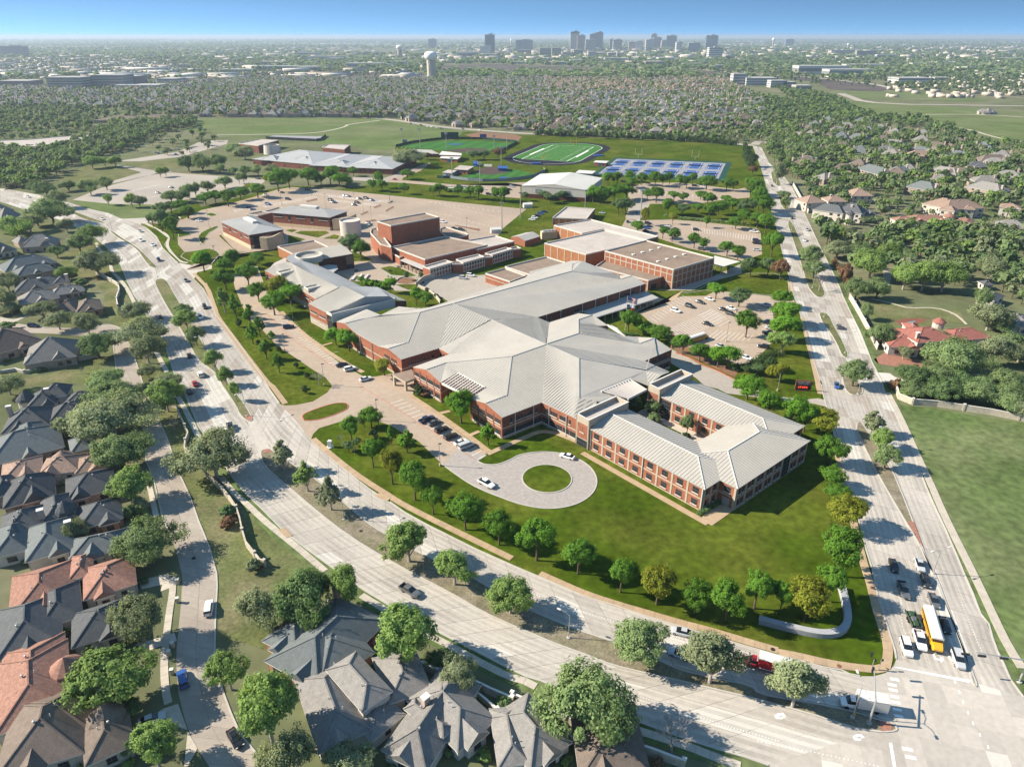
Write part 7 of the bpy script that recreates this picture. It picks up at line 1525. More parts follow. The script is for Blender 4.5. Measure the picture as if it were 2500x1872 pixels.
MB().face([ie[0], ie[1], r0]).build('gable_wall', MAT['wall_white'], parent=ind); f = Face(ie[0], ie[1])
for x in (.27, .72): f.slab(ind, 'louvre', f.L * x - 2.5, f.L * x + 2.5, 4, 7.5, -.04, 'screen_grey')
# neighbouring schools and halls
house('neighbouring school with broad blue-grey metal roofs behind the north car park', 'i 1600,855 1990,890 70 5.2 .17 | i 1960,895 2212,905 72 5.2 .17 | w 150,480 700,500 70 5.2 .17 | i 1650,862 1760,866 16 5.4 .5 | i 1850,868 1960,874 16 5.4 .5 | w 60,455 200,460 16 5.4 .5 | w 390,470 540,478 16 5.4 .5', 'metal_roof_cool', 'brick_dark_or_shaded', group='neighbouring schools', extras=0)
nb = thing('school_annex', 'flat brown-roofed brick hall behind the blue-grey roofed school', 'school building', at('i', 1640, 765)); block(nb, 'i 1515,755 1640,770 1770,735 1650,728', 8, 'brick_dark_or_shaded', 'pale_roof'); nb = thing('school_annex', 'flat brick hall at the right end of the blue-grey roofed school', 'school building', at('w', 120, 270)); block(nb, 'w -60,262 180,285 243,235 0,230', 8, 'brick_dark_or_shaded', 'pale_roof')
nb = thing('roof_drum', 'white round lantern drum on the blue-grey school roof', 'drum', at('i', 1728, 800)); p_ = at('i', 1728, 790, 8); MB().lathe((p_.x, p_.y, 3), [(9, 0), (8, 9), (7.4, 9), (7.4, 8)], 20).build('drum', MAT['wall_white'], parent=nb)
house('long low brown-roofed school at the western woods', 'i 590,608 880,612 42 4.2 .22 | i 860,600 1150,596 40 4.2 .22 | i 700,600 800,602 14 4.6 .4', 'shingle_brown', 'house_brick', group='neighbouring schools', extras=0)
nb = thing('white_roofed_hall', 'large white flat-roofed hall in the western woods', 'building', at('i', 250, 760)); block(nb, 'i -80,770 230,775 440,745 560,720 560,700 380,712 180,730 -80,740', 7, 'brick_dark_or_shaded', 'pale_roof')
sheet('basketball_court', line('i 1700,715 2030,740 2070,712 1740,705'), .08, 'court_grey'); fence('tall dark fence around the western courts', line('i 1690,728 2030,745 2072,710'), 3.0, 'dark_metal', 14)
# hedges
def hedge(label, pts, h, w, leaf, seed, name='hedge', step=2.2, per=26, size=.42):
    rng = np.random.default_rng(seed); pts = resample(pts, step=step); C = np.array([[p.x + rng.uniform(-w, w) * .35, p.y + rng.uniform(-w, w) * .35, h * rng.uniform(.25, .8)] for p in pts for _ in range(3)])
    o = Vector((pts[0].x, pts[0].y, 0)); V = leaf_arrays(rng, C, np.full(len(C), w * .55), per, size, C.mean(0) - [0, 0, 3], .2); V[:, 2] = np.clip(V[:, 2], 0.0, h * 1.15)
    ob = bpy.data.objects.new(name, quad_mesh(name, V - np.array(o), [MAT[leaf]])); COL.objects.link(ob); ob.location = o
    return tag(ob, label, 'hedge')
hedge('long dark clipped hedge behind the practice field and track', line('t 400,112 900,125 1500,150 2000,185 2190,205'), 6.0, 6.0, 'leaf_hedge', 1, step=2.2, per=34, size=.9)
hedge('dark hedge along the east edge of the practice field', line('k 440,775 440,850 470,900'), 5, 4, 'leaf_hedge', 2, step=3, size=.7)
hedge('low trimmed hedge beside the corner door of the new wing', line('m4 1135,1455 1330,1350'), 1.2, 1.6, 'leaf_dark', 3, step=.8, per=60, size=.16)
hedge('rust-brown hedge along the sidewalk across the straight road', line('h 470,580 520,640 590,740'), 3.0, 2.4, 'leaf_rust', 4, step=1.5, per=40, size=.3)
hedge('dark shrub border on the diagonal bank below the front car park', line('g 1000,1440 1130,1420 1270,1330 1350,1310'), 2.2, 3.2, 'leaf_hedge', 5, step=1.5, per=40, size=.3)
hedge('low shrubs by the flagpole beds', line('g 10,1140 90,1160 180,1165'), 1.4, 2.4, 'leaf_dark', 6, step=1.2, per=50, size=.25)
hedge('ivy-clad hedge between the slate and red tile houses', line('n 0,800 350,640 570,520'), 2.4, 1.2, 'leaf_dark', 7, step=.9, per=60, size=.2)
hedge('light green shrub row by the rain bank in the gymnasium car park', line('g 420,165 640,195 900,215 1180,245'), 1.6, 2.0, 'leaf_oak', 8, step=2, per=30, size=.35)
# ================================================================== street furniture, walls, poles
def lamp(sh, x, y, top, label, arms=1, group='street lamps', rz=0.0, reach=2.2, base=True):
    p = at(sh, x, y); h = (y - top) * SHEET[sh][2] * (p.y * CP + CAM_H * SP) / FPX * 1.12
    t = thing('street_lamp', label, 'street lamp', p, group, rz=rz)
    put('pole', MB().tube((0, 0, 0), (0, 0, h), .11, .07, 8).mesh('pole', MAT['pole_metal']), t)
    if base: put('footing', MB().tube((0, 0, 0), (0, 0, .35), .45, .42, 10).mesh('footing', MAT['kerb']), t)
    for k in range(arms):
        s_ = 1 if k == 0 else -1; a = put('arm', MB().tube((0, 0, h - .1), (s_ * reach * .5, 0, h + .45), .055, n=6).tube((s_ * reach * .5, 0, h + .45), (s_ * reach, 0, h + .55), .05, n=6).mesh('arm', MAT['pole_metal']), t)
        put('lamp_head', MB().box((s_ * (reach + .35), 0, h + .45), (.85, .34, .18)).mesh('lamp_head', MAT['white_metal']), a)
    return t
for sh, x, y, top, lb, n, rz in (('p', 470, 535, 310, 'beside the third light green tree of the wide median', 1, 2.6), ('d', 818, 1150, 905, 'beside the sage trees of the wide median', 1, .9), ('r', 2050, 290, 100, 'on the median tip by the drive opening', 2, 1.0), ('e', 1700, 1270, 1170, 'between the two round median trees', 2, .6), ('e', 1310, 670, 570, 'on the median tip far up the curved road', 2, .4), ('e', 930, 275, 170, 'on the farthest median tip of the curved road', 2, .4),
     ('s', 1455, 1600, 1385, 'on the narrow median above the bus', 2, .3), ('s', 1030, 560, 380, 'between the median trees across from the new wing', 2, .2), ('s', 830, 110, 10, 'on the median beside the leafy tree', 1, .2), ('g', 1740, 1000, 870, 'on the upper tip of the tapered median', 2, .2), ('g', 1915, 1300, 1140, 'on the lower end of the tapered median', 2, .2), ('g', 1645, 760, 610, 'beside the bare tree on the straight road median', 2, .2), ('g', 1440, 110, 20, 'on the far median beyond the east car park', 2, .2), ('g', 1470, 280, 160, 'on the thin upper median of the straight road', 2, .2)):
    lamp(sh, x, y, top, f'grey street lamp {lb}', n, rz=rz)
def lot_lamp(sh, x, y, top, label, group='car park lamps'):
    p = at(sh, x, y); h = (y - top) * SHEET[sh][2] * (p.y * CP + CAM_H * SP) / FPX * 1.1; t = thing('car_park_lamp', label, 'lamp post', p, group)
    put('pole', MB().tube((0, 0, .8), (0, 0, h), .1, .08, 8).mesh('pole', MAT['dark_metal' if sh in ('i', 'w') else 'pole_metal']), t); put('footing', MB().tube((0, 0, 0), (0, 0, .85), .32, n=10).mesh('footing', MAT['limestone']), t); put('lamp_head', MB().box((.3, 0, h - .05), (.9, .4, .2)).mesh('lamp_head', MAT['dark_metal']), t)
for k, (sh, x, y, top) in enumerate((('d', 1615, 705, 510), ('d', 1095, 330, 150), ('m5', 365, 1440, 1250), ('m5', 465, 1060, 860), ('a', 995, 1570, 1390))): lot_lamp(sh, x, y, top, f'slim lamp post on the front drive, {ORD[k]} from the turning loop')
for k, (sh, x, y, top) in enumerate((('g', 928, 1205, 1050), ('g', 1010, 960, 820), ('g', 1865, 1590, 1490), ('m4', 1835, 350, 185), ('g', 960, 380, 270), ('g', 710, 290, 190), ('g', 765, 460, 350))): lot_lamp(sh, x, y, top, f'pale lamp post in the eastern grounds, {ORD[k]} counted from the bus')
for k, (sh, x, y, top) in enumerate((('a', 640, 70, -60), ('a', 1005, 90, -10), ('a', 1320, 135, 40), ('a', 1385, 200, 95), ('a', 1540, 50, -30), ('a', 2175, 300, 190), ('a', 40, 260, 130), ('a', 90, 520, 420), ('w', 285, 815, 700), ('w', 672, 860, 740), ('i', 1790, 1145, 1050), ('i', 1980, 1085, 1000), ('b', 303, 300, 190), ('e', 1790, 530, 420), ('e', 1665, 400, 270))): lot_lamp(sh, x, y, top, f'slim dark lamp post in the north car park, {ORD[k]} of fifteen')
def mast(sh, x, y, h, w_lights, label, n=2):
    """tall sports or car park light mast with a bank of floodlights"""
    p = at(sh, x, y); t = thing('floodlight_mast', label, 'floodlight', p, 'floodlight masts'); put('pole', MB().tube((0, 0, 0), (0, 0, h), .38, .2, 8).mesh('pole', MAT['pole_metal']), t)
    for r_ in range(n):
        put('cross_arm', MB().box((0, 0, h - .4 - 1.3 * r_), (w_lights, .2, .2)).mesh('cross_arm', MAT['pole_metal']), t)
        for k in range(4): put('floodlight', MB().box((-w_lights / 2 + (k + .5) * w_lights / 4, -.3, h - .2 - 1.3 * r_), (.75, .5, .8)).mesh('floodlight', MAT['white_metal']), t)
for k, (sh, x, y, h, lb) in enumerate((('w', 1000, 292, 23, 'tall floodlight mast at the third-base side of the ball field'), ('w', 1283, 302, 19, 'tall floodlight mast behind the infield of the ball field'), ('w', 1935, 292, 25, 'tall floodlight mast at the right field corner'), ('w', 1875, 452, 17, 'floodlight mast between the two ball fields'), ('w', 1345, 590, 17, 'floodlight mast at the softball shelter'), ('w', 1645, 655, 17, 'floodlight mast outside the softball outfield'), ('w', 1798, 275, 14, 'floodlight mast at first base of the ball field'), ('w', 805, 225, 17, 'floodlight mast on the park meadow'), ('b', 750, 185, 18, 'tall mast at the corner of the marching lot'), ('b', 597, 285, 18, 'tall mast beside the white storage shed'), ('g', 215, 190, 20, 'tall mast by the gymnasium car park entrance'), ('b', 1287, 110, 14, 'tall mast beside the storage building'), ('t', 1345, 735, 13, 'pale mast in the car park below the blue courts'))):
    mast(sh, x, y, h, 3.4 if sh != 'b' else 2.2, lb, 2 if sh == 'w' else 1)
# traffic signals
def signal_mast(p, rz, arm, h, heads, label, lamp_arm=False, horiz=False):
    t = thing('traffic_signal', label, 'traffic signal', p, 'traffic signals at the crossing', rz=rz)
    put('pole', MB().tube((0, 0, 0), (0, 0, h), .24, .16, 12).mesh('pole', MAT['pole_metal']), t); put('footing', MB().tube((0, 0, 0), (0, 0, .3), .5, n=12).mesh('footing', MAT['kerb']), t); put('arm', MB().tube((0, 0, h - .3), (arm, 0, h + .4), .15, .08, 10).mesh('arm', MAT['pole_metal']), t)
    for d in heads:
        hd = put('signal_head', MB().box((d, .22, h - .35), (1.5 if horiz else .42, .3, .42 if horiz else 1.25)).mesh('signal_head', MAT['dark_metal']), t)
        for j in range(3): put('lens', MB().tube((d + ((j - 1) * .45 if horiz else 0), .36, h - .14 + (0 if horiz else j * .38)), (d + ((j - 1) * .45 if horiz else 0), .42, h - .14 + (0 if horiz else j * .38)), .13, n=8).mesh('lens', MAT['car_glass']), hd)
    if lamp_arm: put('street_sign', MB().box((arm * .45, .1, h + .2), (1.8, .06, .45)).mesh('street_sign', MAT['fence_green']), t)
    return t
sb_ = at('q', 920, 1243); se_ = at('q', 962, 790, 6); d_ = se_ - sb_
signal_mast(Vector((sb_.x, sb_.y, .14)), math.atan2(d_.y, d_.x), Vector((d_.x, d_.y)).length, 6.0, (7.2, 11.2), 'grey traffic signal mast on the brick-tipped median, arm over the box truck')
sb_ = at('q', 2170, 900); se_ = at('q', 1810, 665, 6.2); d_ = se_ - sb_
signal_mast(sb_, math.atan2(d_.y, d_.x), Vector((d_.x, d_.y)).length, 6.2, (4.6, 8.6, 11.6), 'grey traffic signal mast on the far verge beside the open lawn', horiz=True)
t = lamp('q', 785, 1195, 860, 'tall twin street lamp on the median beside the box truck', 2, rz=1.5, reach=2.4)
for k, (x, y, lb) in enumerate(((940, 800, 'short pedestrian signal post at the campus corner, left one'), (1000, 800, 'short pedestrian signal post at the campus corner, right one'))):
    p = at('q', x, y); t = thing('pedestrian_signal', lb, 'signal', p); put('post', MB().tube((0, 0, 0), (0, 0, 3.0), .07, n=8).mesh('post', MAT['pole_metal']), t); put('signal_head', MB().box((.2, 0, 2.6), (.4, .3, .45)).mesh('signal_head', MAT['dark_metal']), t)
p = at('q', 800, 1195); t = thing('warning_sign', 'yellow reflective marker sign on the median nose by the lamp', 'sign', p); put('post', MB().tube((0, 0, 0), (0, 0, 1.3), .04, n=6).mesh('post', MAT['pole_metal']), t); put('panel', MB().box((0, 0, .5), (.4, .06, 1.0), .4).mesh('panel', MAT['leaf_gold']), t)
# flagpole with two flags
p = at('g', 88, 1110); fpole = thing('flagpole', 'tall silver flagpole in front of the cafeteria with two flags', 'flagpole', p); ph = 15.5
put('pole', MB().tube((0, 0, 0), (0, 0, ph), .12, .07, 10).mesh('pole', MAT['white_metal']), fpole); put('finial', MB().lathe((0, 0, ph), [(.01, 0), (.16, .1), (.16, .2), (.01, .3)], 10).mesh('finial', MAT['white_metal']), fpole)
mat('flag_red', (.50, .02, .025), .05, 1, transl=.3); mat('flag_white', (.75, .74, .72), .04, 1, transl=.3); mat('flag_blue', (.015, .03, .16), .05, 1, transl=.3)
def wave(u, v, w, h): return Vector((.1 + u * w * .95, .28 * math.sin(u * 5.5 + v) * (.3 + u), -v * h - .9 * u * u * h * .35))
def flag_cell(mb, u0, u1, v0, v1, w, h, mi, off=0.0):
    n = 6
    for k in range(n):
        a, b = u0 + (u1 - u0) * k / n, u0 + (u1 - u0) * (k + 1) / n; q = [wave(a, v0, w, h), wave(b, v0, w, h), wave(b, v1, w, h), wave(a, v1, w, h)]
        mb.face([p_ + Vector((0, -off, 0)) for p_ in q], mi)
us = thing('flag', 'national flag with red and white stripes flying at the top of the flagpole', 'flag', p + Vector((0, 0, ph - .4)), rz=-.1); m_ = MB(); fw, fh = 4.4, 2.4
for k in range(13): flag_cell(m_, .42 if k < 7 else 0, 1, k / 13, (k + 1) / 13, fw, fh, k % 2)
flag_cell(m_, 0, .42, 0, 7 / 13, fw, fh, 2); put('cloth', m_.mesh('cloth', [MAT['flag_red'], MAT['flag_white'], MAT['flag_blue']]), us)
m_ = MB()
for r_ in range(5):
    for c in range(6): q = wave(.035 + c * .065, .05 + r_ * .1, fw, fh); m_.box((q.x, q.y - .05, q.z - .04), (.09, .12, .09))
tag(put('stars', m_.mesh('stars', MAT['flag_white']), us), kind='stuff')
tx = thing('flag', 'state flag with one white star flying below the national flag', 'flag', p + Vector((0, 0, ph - 3.6)), rz=-.1); m_ = MB(); flag_cell(m_, 0, .33, 0, 1, 3.6, 2.2, 2); flag_cell(m_, .33, 1, 0, .5, 3.6, 2.2, 1); flag_cell(m_, .33, 1, .5, 1, 3.6, 2.2, 0); put('cloth', m_.mesh('cloth', [MAT['flag_red'], MAT['flag_white'], MAT['flag_blue']]), tx)
m_ = MB(); pts = []
for k in range(10): a = math.pi / 2 + k * math.pi / 5; rr = .5 if k % 2 == 0 else .2; q = wave(.165, .5, 3.6, 2.2); pts.append(Vector((q.x + rr * math.cos(a), q.y - .12, q.z + rr * math.sin(a))))
m_.face(pts); put('star', m_.mesh('star', MAT['flag_white']), tx)
# school sign
sp_ = at('m4', 2060, 345); sg = thing('school_sign', 'dark school sign board with white lettering and red message panel on the lawn', 'sign', sp_, rz=-.12)
put('board', MB().box((0, 0, .5), (5.6, .5, 3.6)).mesh('board', MAT['brick_dark_or_shaded']), sg); put('message_panel', MB().box((0, -.26, .7), (4.9, .06, 1.7)).mesh('message_panel', MAT['dark_metal']), sg); put('base', MB().box((0, 0, 0), (4.6, .6, .5)).mesh('base', MAT['brick']), sg)
for txt, z, s_ in (('PLANO WEST', 3.25, .72), ('HIGH SCHOOL', 2.65, .5)):
    cu = bpy.data.curves.new('lettering', 'FONT'); cu.body = txt; cu.size = s_; cu.align_x = 'CENTER'; cu.extrude = .02; cu.materials.append(MAT['paint']); tmp_ = bpy.data.objects.new('lettering', cu); me_ = bpy.data.meshes.new_from_object(tmp_); bpy.data.objects.remove(tmp_); o = bpy.data.objects.new('lettering', me_); COL.objects.link(o); o.parent = sg; o.location = (0, -.29, z); o.rotation_euler = (math.pi / 2, 0, 0)
led = bpy.data.materials.new('led_red'); led.use_nodes = True; b_ = led.node_tree.nodes['Principled BSDF']; b_.inputs['Base Color'].default_value = (.3, .02, .01, 1); b_.inputs['Emission Color'].default_value = (1, .08, .02, 1); b_.inputs['Emission Strength'].default_value = .5; MAT['led_red'] = led
for k, x in enumerate((-1.6, -.9, -.1, .5, 1.2)): put('lit_character', MB().box((x, -.3, 1.15 + .1 * (k % 2)), (.42, .03, .7)).mesh('lit_character', led), sg)
# J-shaped concrete wall at the corner, monument, bench and boxes
tag(strip_mb(MB(), smooth(line('q 5,400 250,465 480,515 600,520 690,495 735,440 745,380 725,250 690,120', 0), 2), -.75, .75, 0, 1.3).build('seat_wall', MAT['concrete_wall']), 'long pale concrete wall curving like a hook on the corner lawn', 'wall')
p = at('d', 703, 548); t = thing('monument_sign', 'small white monument sign on the lawn beside the drive entrance', 'sign', p); MB().box((p.x, p.y, 0), (1.8, 1.8, .2), .6).build('base', MAT['trim'], parent=t); MB().prism([p + Vector(q) for q in ((-.7, -.5, 0), (.6, -.6, 0), (.7, .1, 0), (-.3, .6, 0))], .2, 2.4).build('stele', MAT['paint'], parent=t)
# screen walls with piers
def screen_wall(label, spec, h, m='stone_wall', step=5.5, cap='trim', name='garden_wall', sm=1, pier=.6):
    pts = resample(smooth(line(spec), sm) if sm else line(spec), step=step); t = thing(name, label, 'wall', Vector((pts[0].x, pts[0].y, 0)))
    for a, b in zip(pts, pts[1:]): MB().bar(a, b, .28, h).build('wall_panel', MAT[m], parent=t); MB().bar(a + Vector((0, 0, h)), b + Vector((0, 0, h)), .4, .12).build('coping', MAT[cap], parent=t)
    for i, a in enumerate(pts):
        d = pts[min(i + 1, len(pts) - 1)] - pts[max(i - 1, 0)]
        if i % 2 == 0: pr = MB().box((a.x, a.y, 0), (pier, pier, h + .35), math.atan2(d.y, d.x)).build('pier', MAT[m], parent=t); MB().box((a.x, a.y, h + .35), (pier + .2, pier + .2, .14), math.atan2(d.y, d.x)).build('pier_cap', MAT[cap], parent=pr)
    return t
screen_wall('tan brick screen wall between the lower houses and the curved road, right stretch', 'p 0,1050 200,1140 480,1260 700,1345 860,1420 1100,1490 1250,1545 1420,1610', 2.0)
screen_wall('tan brick screen wall between the lower houses and the curved road, middle stretch', 'o 1480,800 1640,870 1830,900 2050,1020 2212,1085', 2.0)
screen_wall('tan brick screen wall by the white pier behind the blue-green roofed house', 'o 700,300 860,340 1000,420 1090,470', 2.2)
screen_wall('tan garden wall with piers along the verge of the curved road', 'r 1720,800 1850,920 1930,1020 1985,1110 2010,1230 2040,1380 2130,1480 2212,1560 d 60,1480 160,1540', 1.8, 'stone_wall', cap='stone_wall')
screen_wall('tan garden wall stepping beside the upper verge', 'r 1390,210 1470,210 1490,290 1540,400 1590,510 1530,530 1540,590 1600,650', 1.8, 'stone_wall', cap='stone_wall', sm=0)
screen_wall('curved stone garden wall on the western lawn', 'e 800,640 870,680 940,720 990,750 1000,810 970,860 985,930', 1.9)
screen_wall('white garden wall behind the grey hip-roofed house', 'e 360,1420 500,1400 640,1370 740,1350 830,1330', 1.9, 'stucco')
screen_wall('low stone wall along the western back lawn', 'e 0,1470 130,1440 230,1480 330,1450', 1.2)
screen_wall('tall stone wall along the edge of the open lawn', 's 1140,70 1175,190 1440,205 1660,240 1900,275 2150,325 2400,370', 2.2, step=7.5, sm=0)
screen_wall('long cream wall between the villa and the straight road', 'h 610,880 660,960 720,1070 790,1200 850,1320', 2.4, 'stucco', step=6)
screen_wall('cream wall beside the mansions on the straight road', 'k 735,1010 780,1090 840,1200', 2.4, 'stucco', step=9)
screen_wall('stone garden wall behind the light grey shingled house', 'o 1780,950 1900,1020 2050,1090 2160,1290 2212,1310', 1.4, pier=.5)
screen_wall('white wall behind the pale grey hipped house', 'p 200,1240 420,1350 640,1420 600,1500', 1.6, 'stone_wall', pier=.5)
# mailboxes, hydrants and covers
for k, (x, y) in enumerate(((1480, 85), (1480, 240), (1440, 610), (1435, 835), (1410, 680))):
    p = at('n', x, y); t = thing('mailbox', f'brick mailbox pillar by the residential street, {ORD[k]} from the top', 'mailbox', p, 'mailboxes on the residential street'); MB().box((p.x, p.y, 0), (.6, .6, 1.4), .2).build('pillar', MAT['stone_wall'], parent=t); MB().box((p.x, p.y, 1.4), (.75, .75, .12), .2).build('cap', MAT['trim'], parent=t)
for k, (sh, x, y, m_) in enumerate((('d', 957, 1248, 'near_black'), ('p', 2165, 632, 'near_black'), ('q', 125, 632, 'near_black'), ('r', 1610, 1472, 'near_black'), ('q', 675, 770, 'brick_dark_or_shaded'), ('q', 950, 120, 'brick_dark_or_shaded'))):
    p = at(sh, x, y); o = MB().lathe((p.x, p.y, 0), [(.45, 0), (.45, .19), (.01, .2)], 14).build('manhole_cover', MAT[m_]); tag(o, f'round dark manhole cover, {ORD[k]} counted from the wide median', 'manhole cover', 'covers and grates')
for k, (x, y) in enumerate(((625, 1258), (1140, 925))):
    p = at('d', 330 if k == 0 else 1140, 1262 if k == 0 else 965); o = MB().box((p.x, p.y, 0), (4.5, 1.6, .2), -.8 if k == 0 else -.55).build('drain_inlet', MAT['walk_tan']); tag(o, f'concrete drain inlet slab at the kerb of the {"lower" if k == 0 else "upper"} carriageway', 'drain')
# ================================================================== woods and far country
rng = np.random.default_rng(4)
def blob_proto(seed, leaves, size, kind='round', trunk=True, per=6):
    """small tree of few leaves, unit: 4 m radius, 8.5 m tall"""
    r_ = np.random.default_rng(seed); P, rad = crown_points(r_, kind, max(6, leaves // per)); P = P * [4, 4, 3.3] + [0, 0, 5.0]; V = leaf_arrays(r_, P, rad * 4.6, per, size, np.array([0, 0, 3.0]), .8)
    f = np.arange(len(V), dtype=np.int32); t = np.full(len(V) // 4, 4, np.int32); m = np.zeros(len(t), np.int32)
    if trunk:
        mb = MB().tube((0, 0, 0), (0, 0, 4.5), .3, .2, 5, cap=False); tv = np.array([tuple(p) for p in mb.v]); f = np.concatenate([f, np.array([i + len(V) for q in mb.f for i in q], np.int32)]); V = np.concatenate([V, tv]); t = np.concatenate([t, np.full(5, 4, np.int32)]); m = np.concatenate([m, np.full(5, 1, np.int32)])
    return V, (f, t), m
MID = [blob_proto(100 + k, 150, 1.05, ('round', 'oak', 'oval')[k % 3]) for k in range(6)]
LOWP = [blob_proto(120 + k, 35, 2.15, ('round', 'oak')[k % 2], False, 5) for k in range(4)]
FARP = [blob_proto(140 + k, 18, 3.6, 'oak', False, 3) for k in range(4)]
LEAFS = [MAT['leaf_oak'], MAT['bark'], MAT['leaf_dark'], MAT['leaf_grey'], MAT['leaf_elm'], MAT['leaf_campus']]
def scatter(poly, spacing, seed, keep=1.0, avoid=5.0, houses=HOUSE_AT, rad=(.75, 1.35), shades=(0, 0, 2, 3, 4), protos=6, keepout=()):
    rnd = random.Random(seed); x0, x1 = min(p.x for p in poly), max(p.x for p in poly); y0, y1 = min(p.y for p in poly), max(p.y for p in poly); out = []
    grid = {}
    for hx, hy, hr in houses: grid.setdefault((int(hx // 40), int(hy // 40)), []).append((hx, hy, hr))
    y = y0
    while y < y1:
        x = x0
        while x < x1:
            px_, py_ = x + rnd.uniform(-.5, .5) * spacing, y + rnd.uniform(-.5, .5) * spacing; x += spacing
            if rnd.random() > keep or not inside(poly, px_, py_) or any(inside(k, px_, py_) for k in keepout): continue
            gx, gy = int(px_ // 40), int(py_ // 40)
            if any((px_ - hx) ** 2 + (py_ - hy) ** 2 < (hr * .75 + avoid) ** 2 for a in (-1, 0, 1) for b in (-1, 0, 1) for hx, hy, hr in grid.get((gx + a, gy + b), ())): continue
            s = rnd.uniform(*rad); out.append((rnd.randrange(protos), px_, py_, rnd.uniform(0, 6.28), s, s * rnd.uniform(.85, 1.15), rnd.choice(shades)))
        y += spacing
    return out
allh = HOUSE_AT + [(x, y, 9) for (x, y, a), w in far_h] + [(x, y, r) for x, y, r in TREE_AT]
woods_w = line('i -40,800 350,800 560,735 760,610 1000,600 1250,610 1240,650 1020,690 900,750 800,805 600,865 440,905 330,980 200,1055 -40,1045')
woods_e = line('h 330,230 500,400 900,380 1000,320 1700,340 2200,320 2200,1000 1700,960 1600,880 1000,830 700,700 560,560 420,480')
near_w = scatter(woods_w, 8.0, 1, .9, rad=(.8, 1.5), houses=allh, shades=(0, 0, 3, 4)) + scatter(woods_e, 8.5, 2, .9, rad=(.9, 1.7), houses=allh, keepout=[line('h 1500,800 1600,740 1900,740 1900,900 1600,900')]) 
near_w += scatter(line('S 1895,330 1960,285 2090,300 2200,325 2330,350 2420,380 2520,400 2520,520 2260,490 2120,470 1990,520'), 11.0, 3, .9, 1.5, allh, (.8, 1.5))
near_w += scatter(line('i 0,560 330,540 600,520 600,700 330,760 0,740'), 15, 5, .75, 2, allh, (.8, 1.3)) + scatter(line('e -200,380 -20,300 -20,1000 -300,1000'), 11, 6, .8, 3, allh, (.8, 1.3)) + scatter(line('k 1600,640 1750,650 1950,740 2212,760 2212,860 1700,760 1550,690'), 13, 7, .8, 3, allh, (.8, 1.5))
near_w += scatter(line('i 1000,660 1380,690 1500,740 1200,840 900,830 760,850'), 16, 8, .6, 2, allh, (.7, 1.2), (0, 3, 2))
near_w += scatter(line('k 560,790 600,730 760,700 1000,750 1050,900 760,1000 690,940 600,860'), 9, 21, .9, 0, allh, (.8, 1.4)) + scatter(line('S 1965,440 2120,430 2300,470 2520,480 2520,590 2040,560'), 9, 22, .6, 3.5, allh, (.6, 1.1))
mass('wooded_gardens', MID, near_w, LEAFS, 'trees of the woods and gardens east and west of the campus')
mid_n = scatter(north, 12.0, 11, .92, -2.5, allh, (.8, 1.35), (0, 0, 3, 3, 4, 4), 4)
mid_n += scatter(line('S -60,262 330,262 450,284 330,300 100,330 -60,330'), 15, 12, .8, 2, allh, (.8, 1.3), (0, 2, 3), 4) + scatter(line('S 1700,240 1850,235 2020,260 2140,300 1960,300 1880,330 1750,250'), 12, 13, .95, 1, allh, (.8, 1.3), (0, 0, 2, 4), 4)
mid_n += scatter(line('S -100,150 500,140 900,150 1000,190 700,190 300,205 -100,215'), 26, 14, .55, 2, allh, (.9, 1.5), (0, 2, 3), 4) + scatter(line('S 1600,150 2600,150 2600,210 2300,230 2100,215 1850,200'), 30, 15, .6, 2, allh, (.9, 1.6), (0, 2, 2), 4)
mid_n += scatter(line('k 1350,250 2300,240 2300,470 1400,410'), 22, 23, .75, 0, (), (.9, 1.5), (0, 2, 3), 4)
mid_n += scatter(line('k 620,400 760,430 900,440 1040,480 1120,540 1300,590 1560,600 1620,640 1450,660 1100,600 800,520'), 11, 24, .9, 0, allh, (.8, 1.4), (0, 0, 2, 4), 4) + scatter(line('S 1330,325 1600,334 1880,325 1872,346 1600,346 1340,334'), 9, 25, .85, 0, allh, (.7, 1.2), (0, 3, 4), 4)
mass('subdivision_trees', LOWP, mid_n, LEAFS, 'trees standing between the roofs of the far subdivision')
# open ground, fields, roads
def land(name, spec, m, z=.3): return sheet(name, line(spec), z, m)
land('park_meadow', 'i 1110,665 1300,602 2212,588 j 130,600 330,602 480,618 640,640 860,688 800,735 560,735 430,775 400,800 w 700,300 400,290 260,260 i 2030,760 1760,720 1500,728 1380,700', 'park_grass', .05)
land('park_meadow', 'k 1080,492 1300,500 1700,520 2212,560 2300,700 2212,745 1980,745 1880,680 1620,640 1360,595 1250,560', 'park_grass', .05); land('green_field', 'k 1000,422 1300,425 1750,442 2000,470 1960,492 1500,485 1100,470', 'park_grass', .3)
land('western_lawn', 'i 330,980 530,905 720,900 920,935 740,990 600,1010', 'yard_grass', .04); land('western_lawn', 'e 590,30 900,40 1290,70 1280,150 1240,175 1020,185 900,138 700,92', 'park_grass', .04)
land('western_car_park', 'i 460,1115 640,1040 1000,945 1100,942 1560,975 1700,985 1640,1030 1480,1060 1200,1110 980,1145 700,1140', 'parking_grey', .05); land('western_road', 'i 720,890 1000,930 1100,935 940,960 720,1010 700,1000 900,940', 'parking_grey', .05); land('western_road', 'i 740,870 1130,810 1280,740 1450,735 1440,760 1300,800 1160,840 900,870', 'parking_grey', .05)
land('western_lawn', 'i 780,890 1180,840 1160,915 960,915', 'yard_grass', .045); land('school_road', 'w 0,580 330,590 600,600 800,540 830,550 620,640 0,610', 'parking_grey', .045)
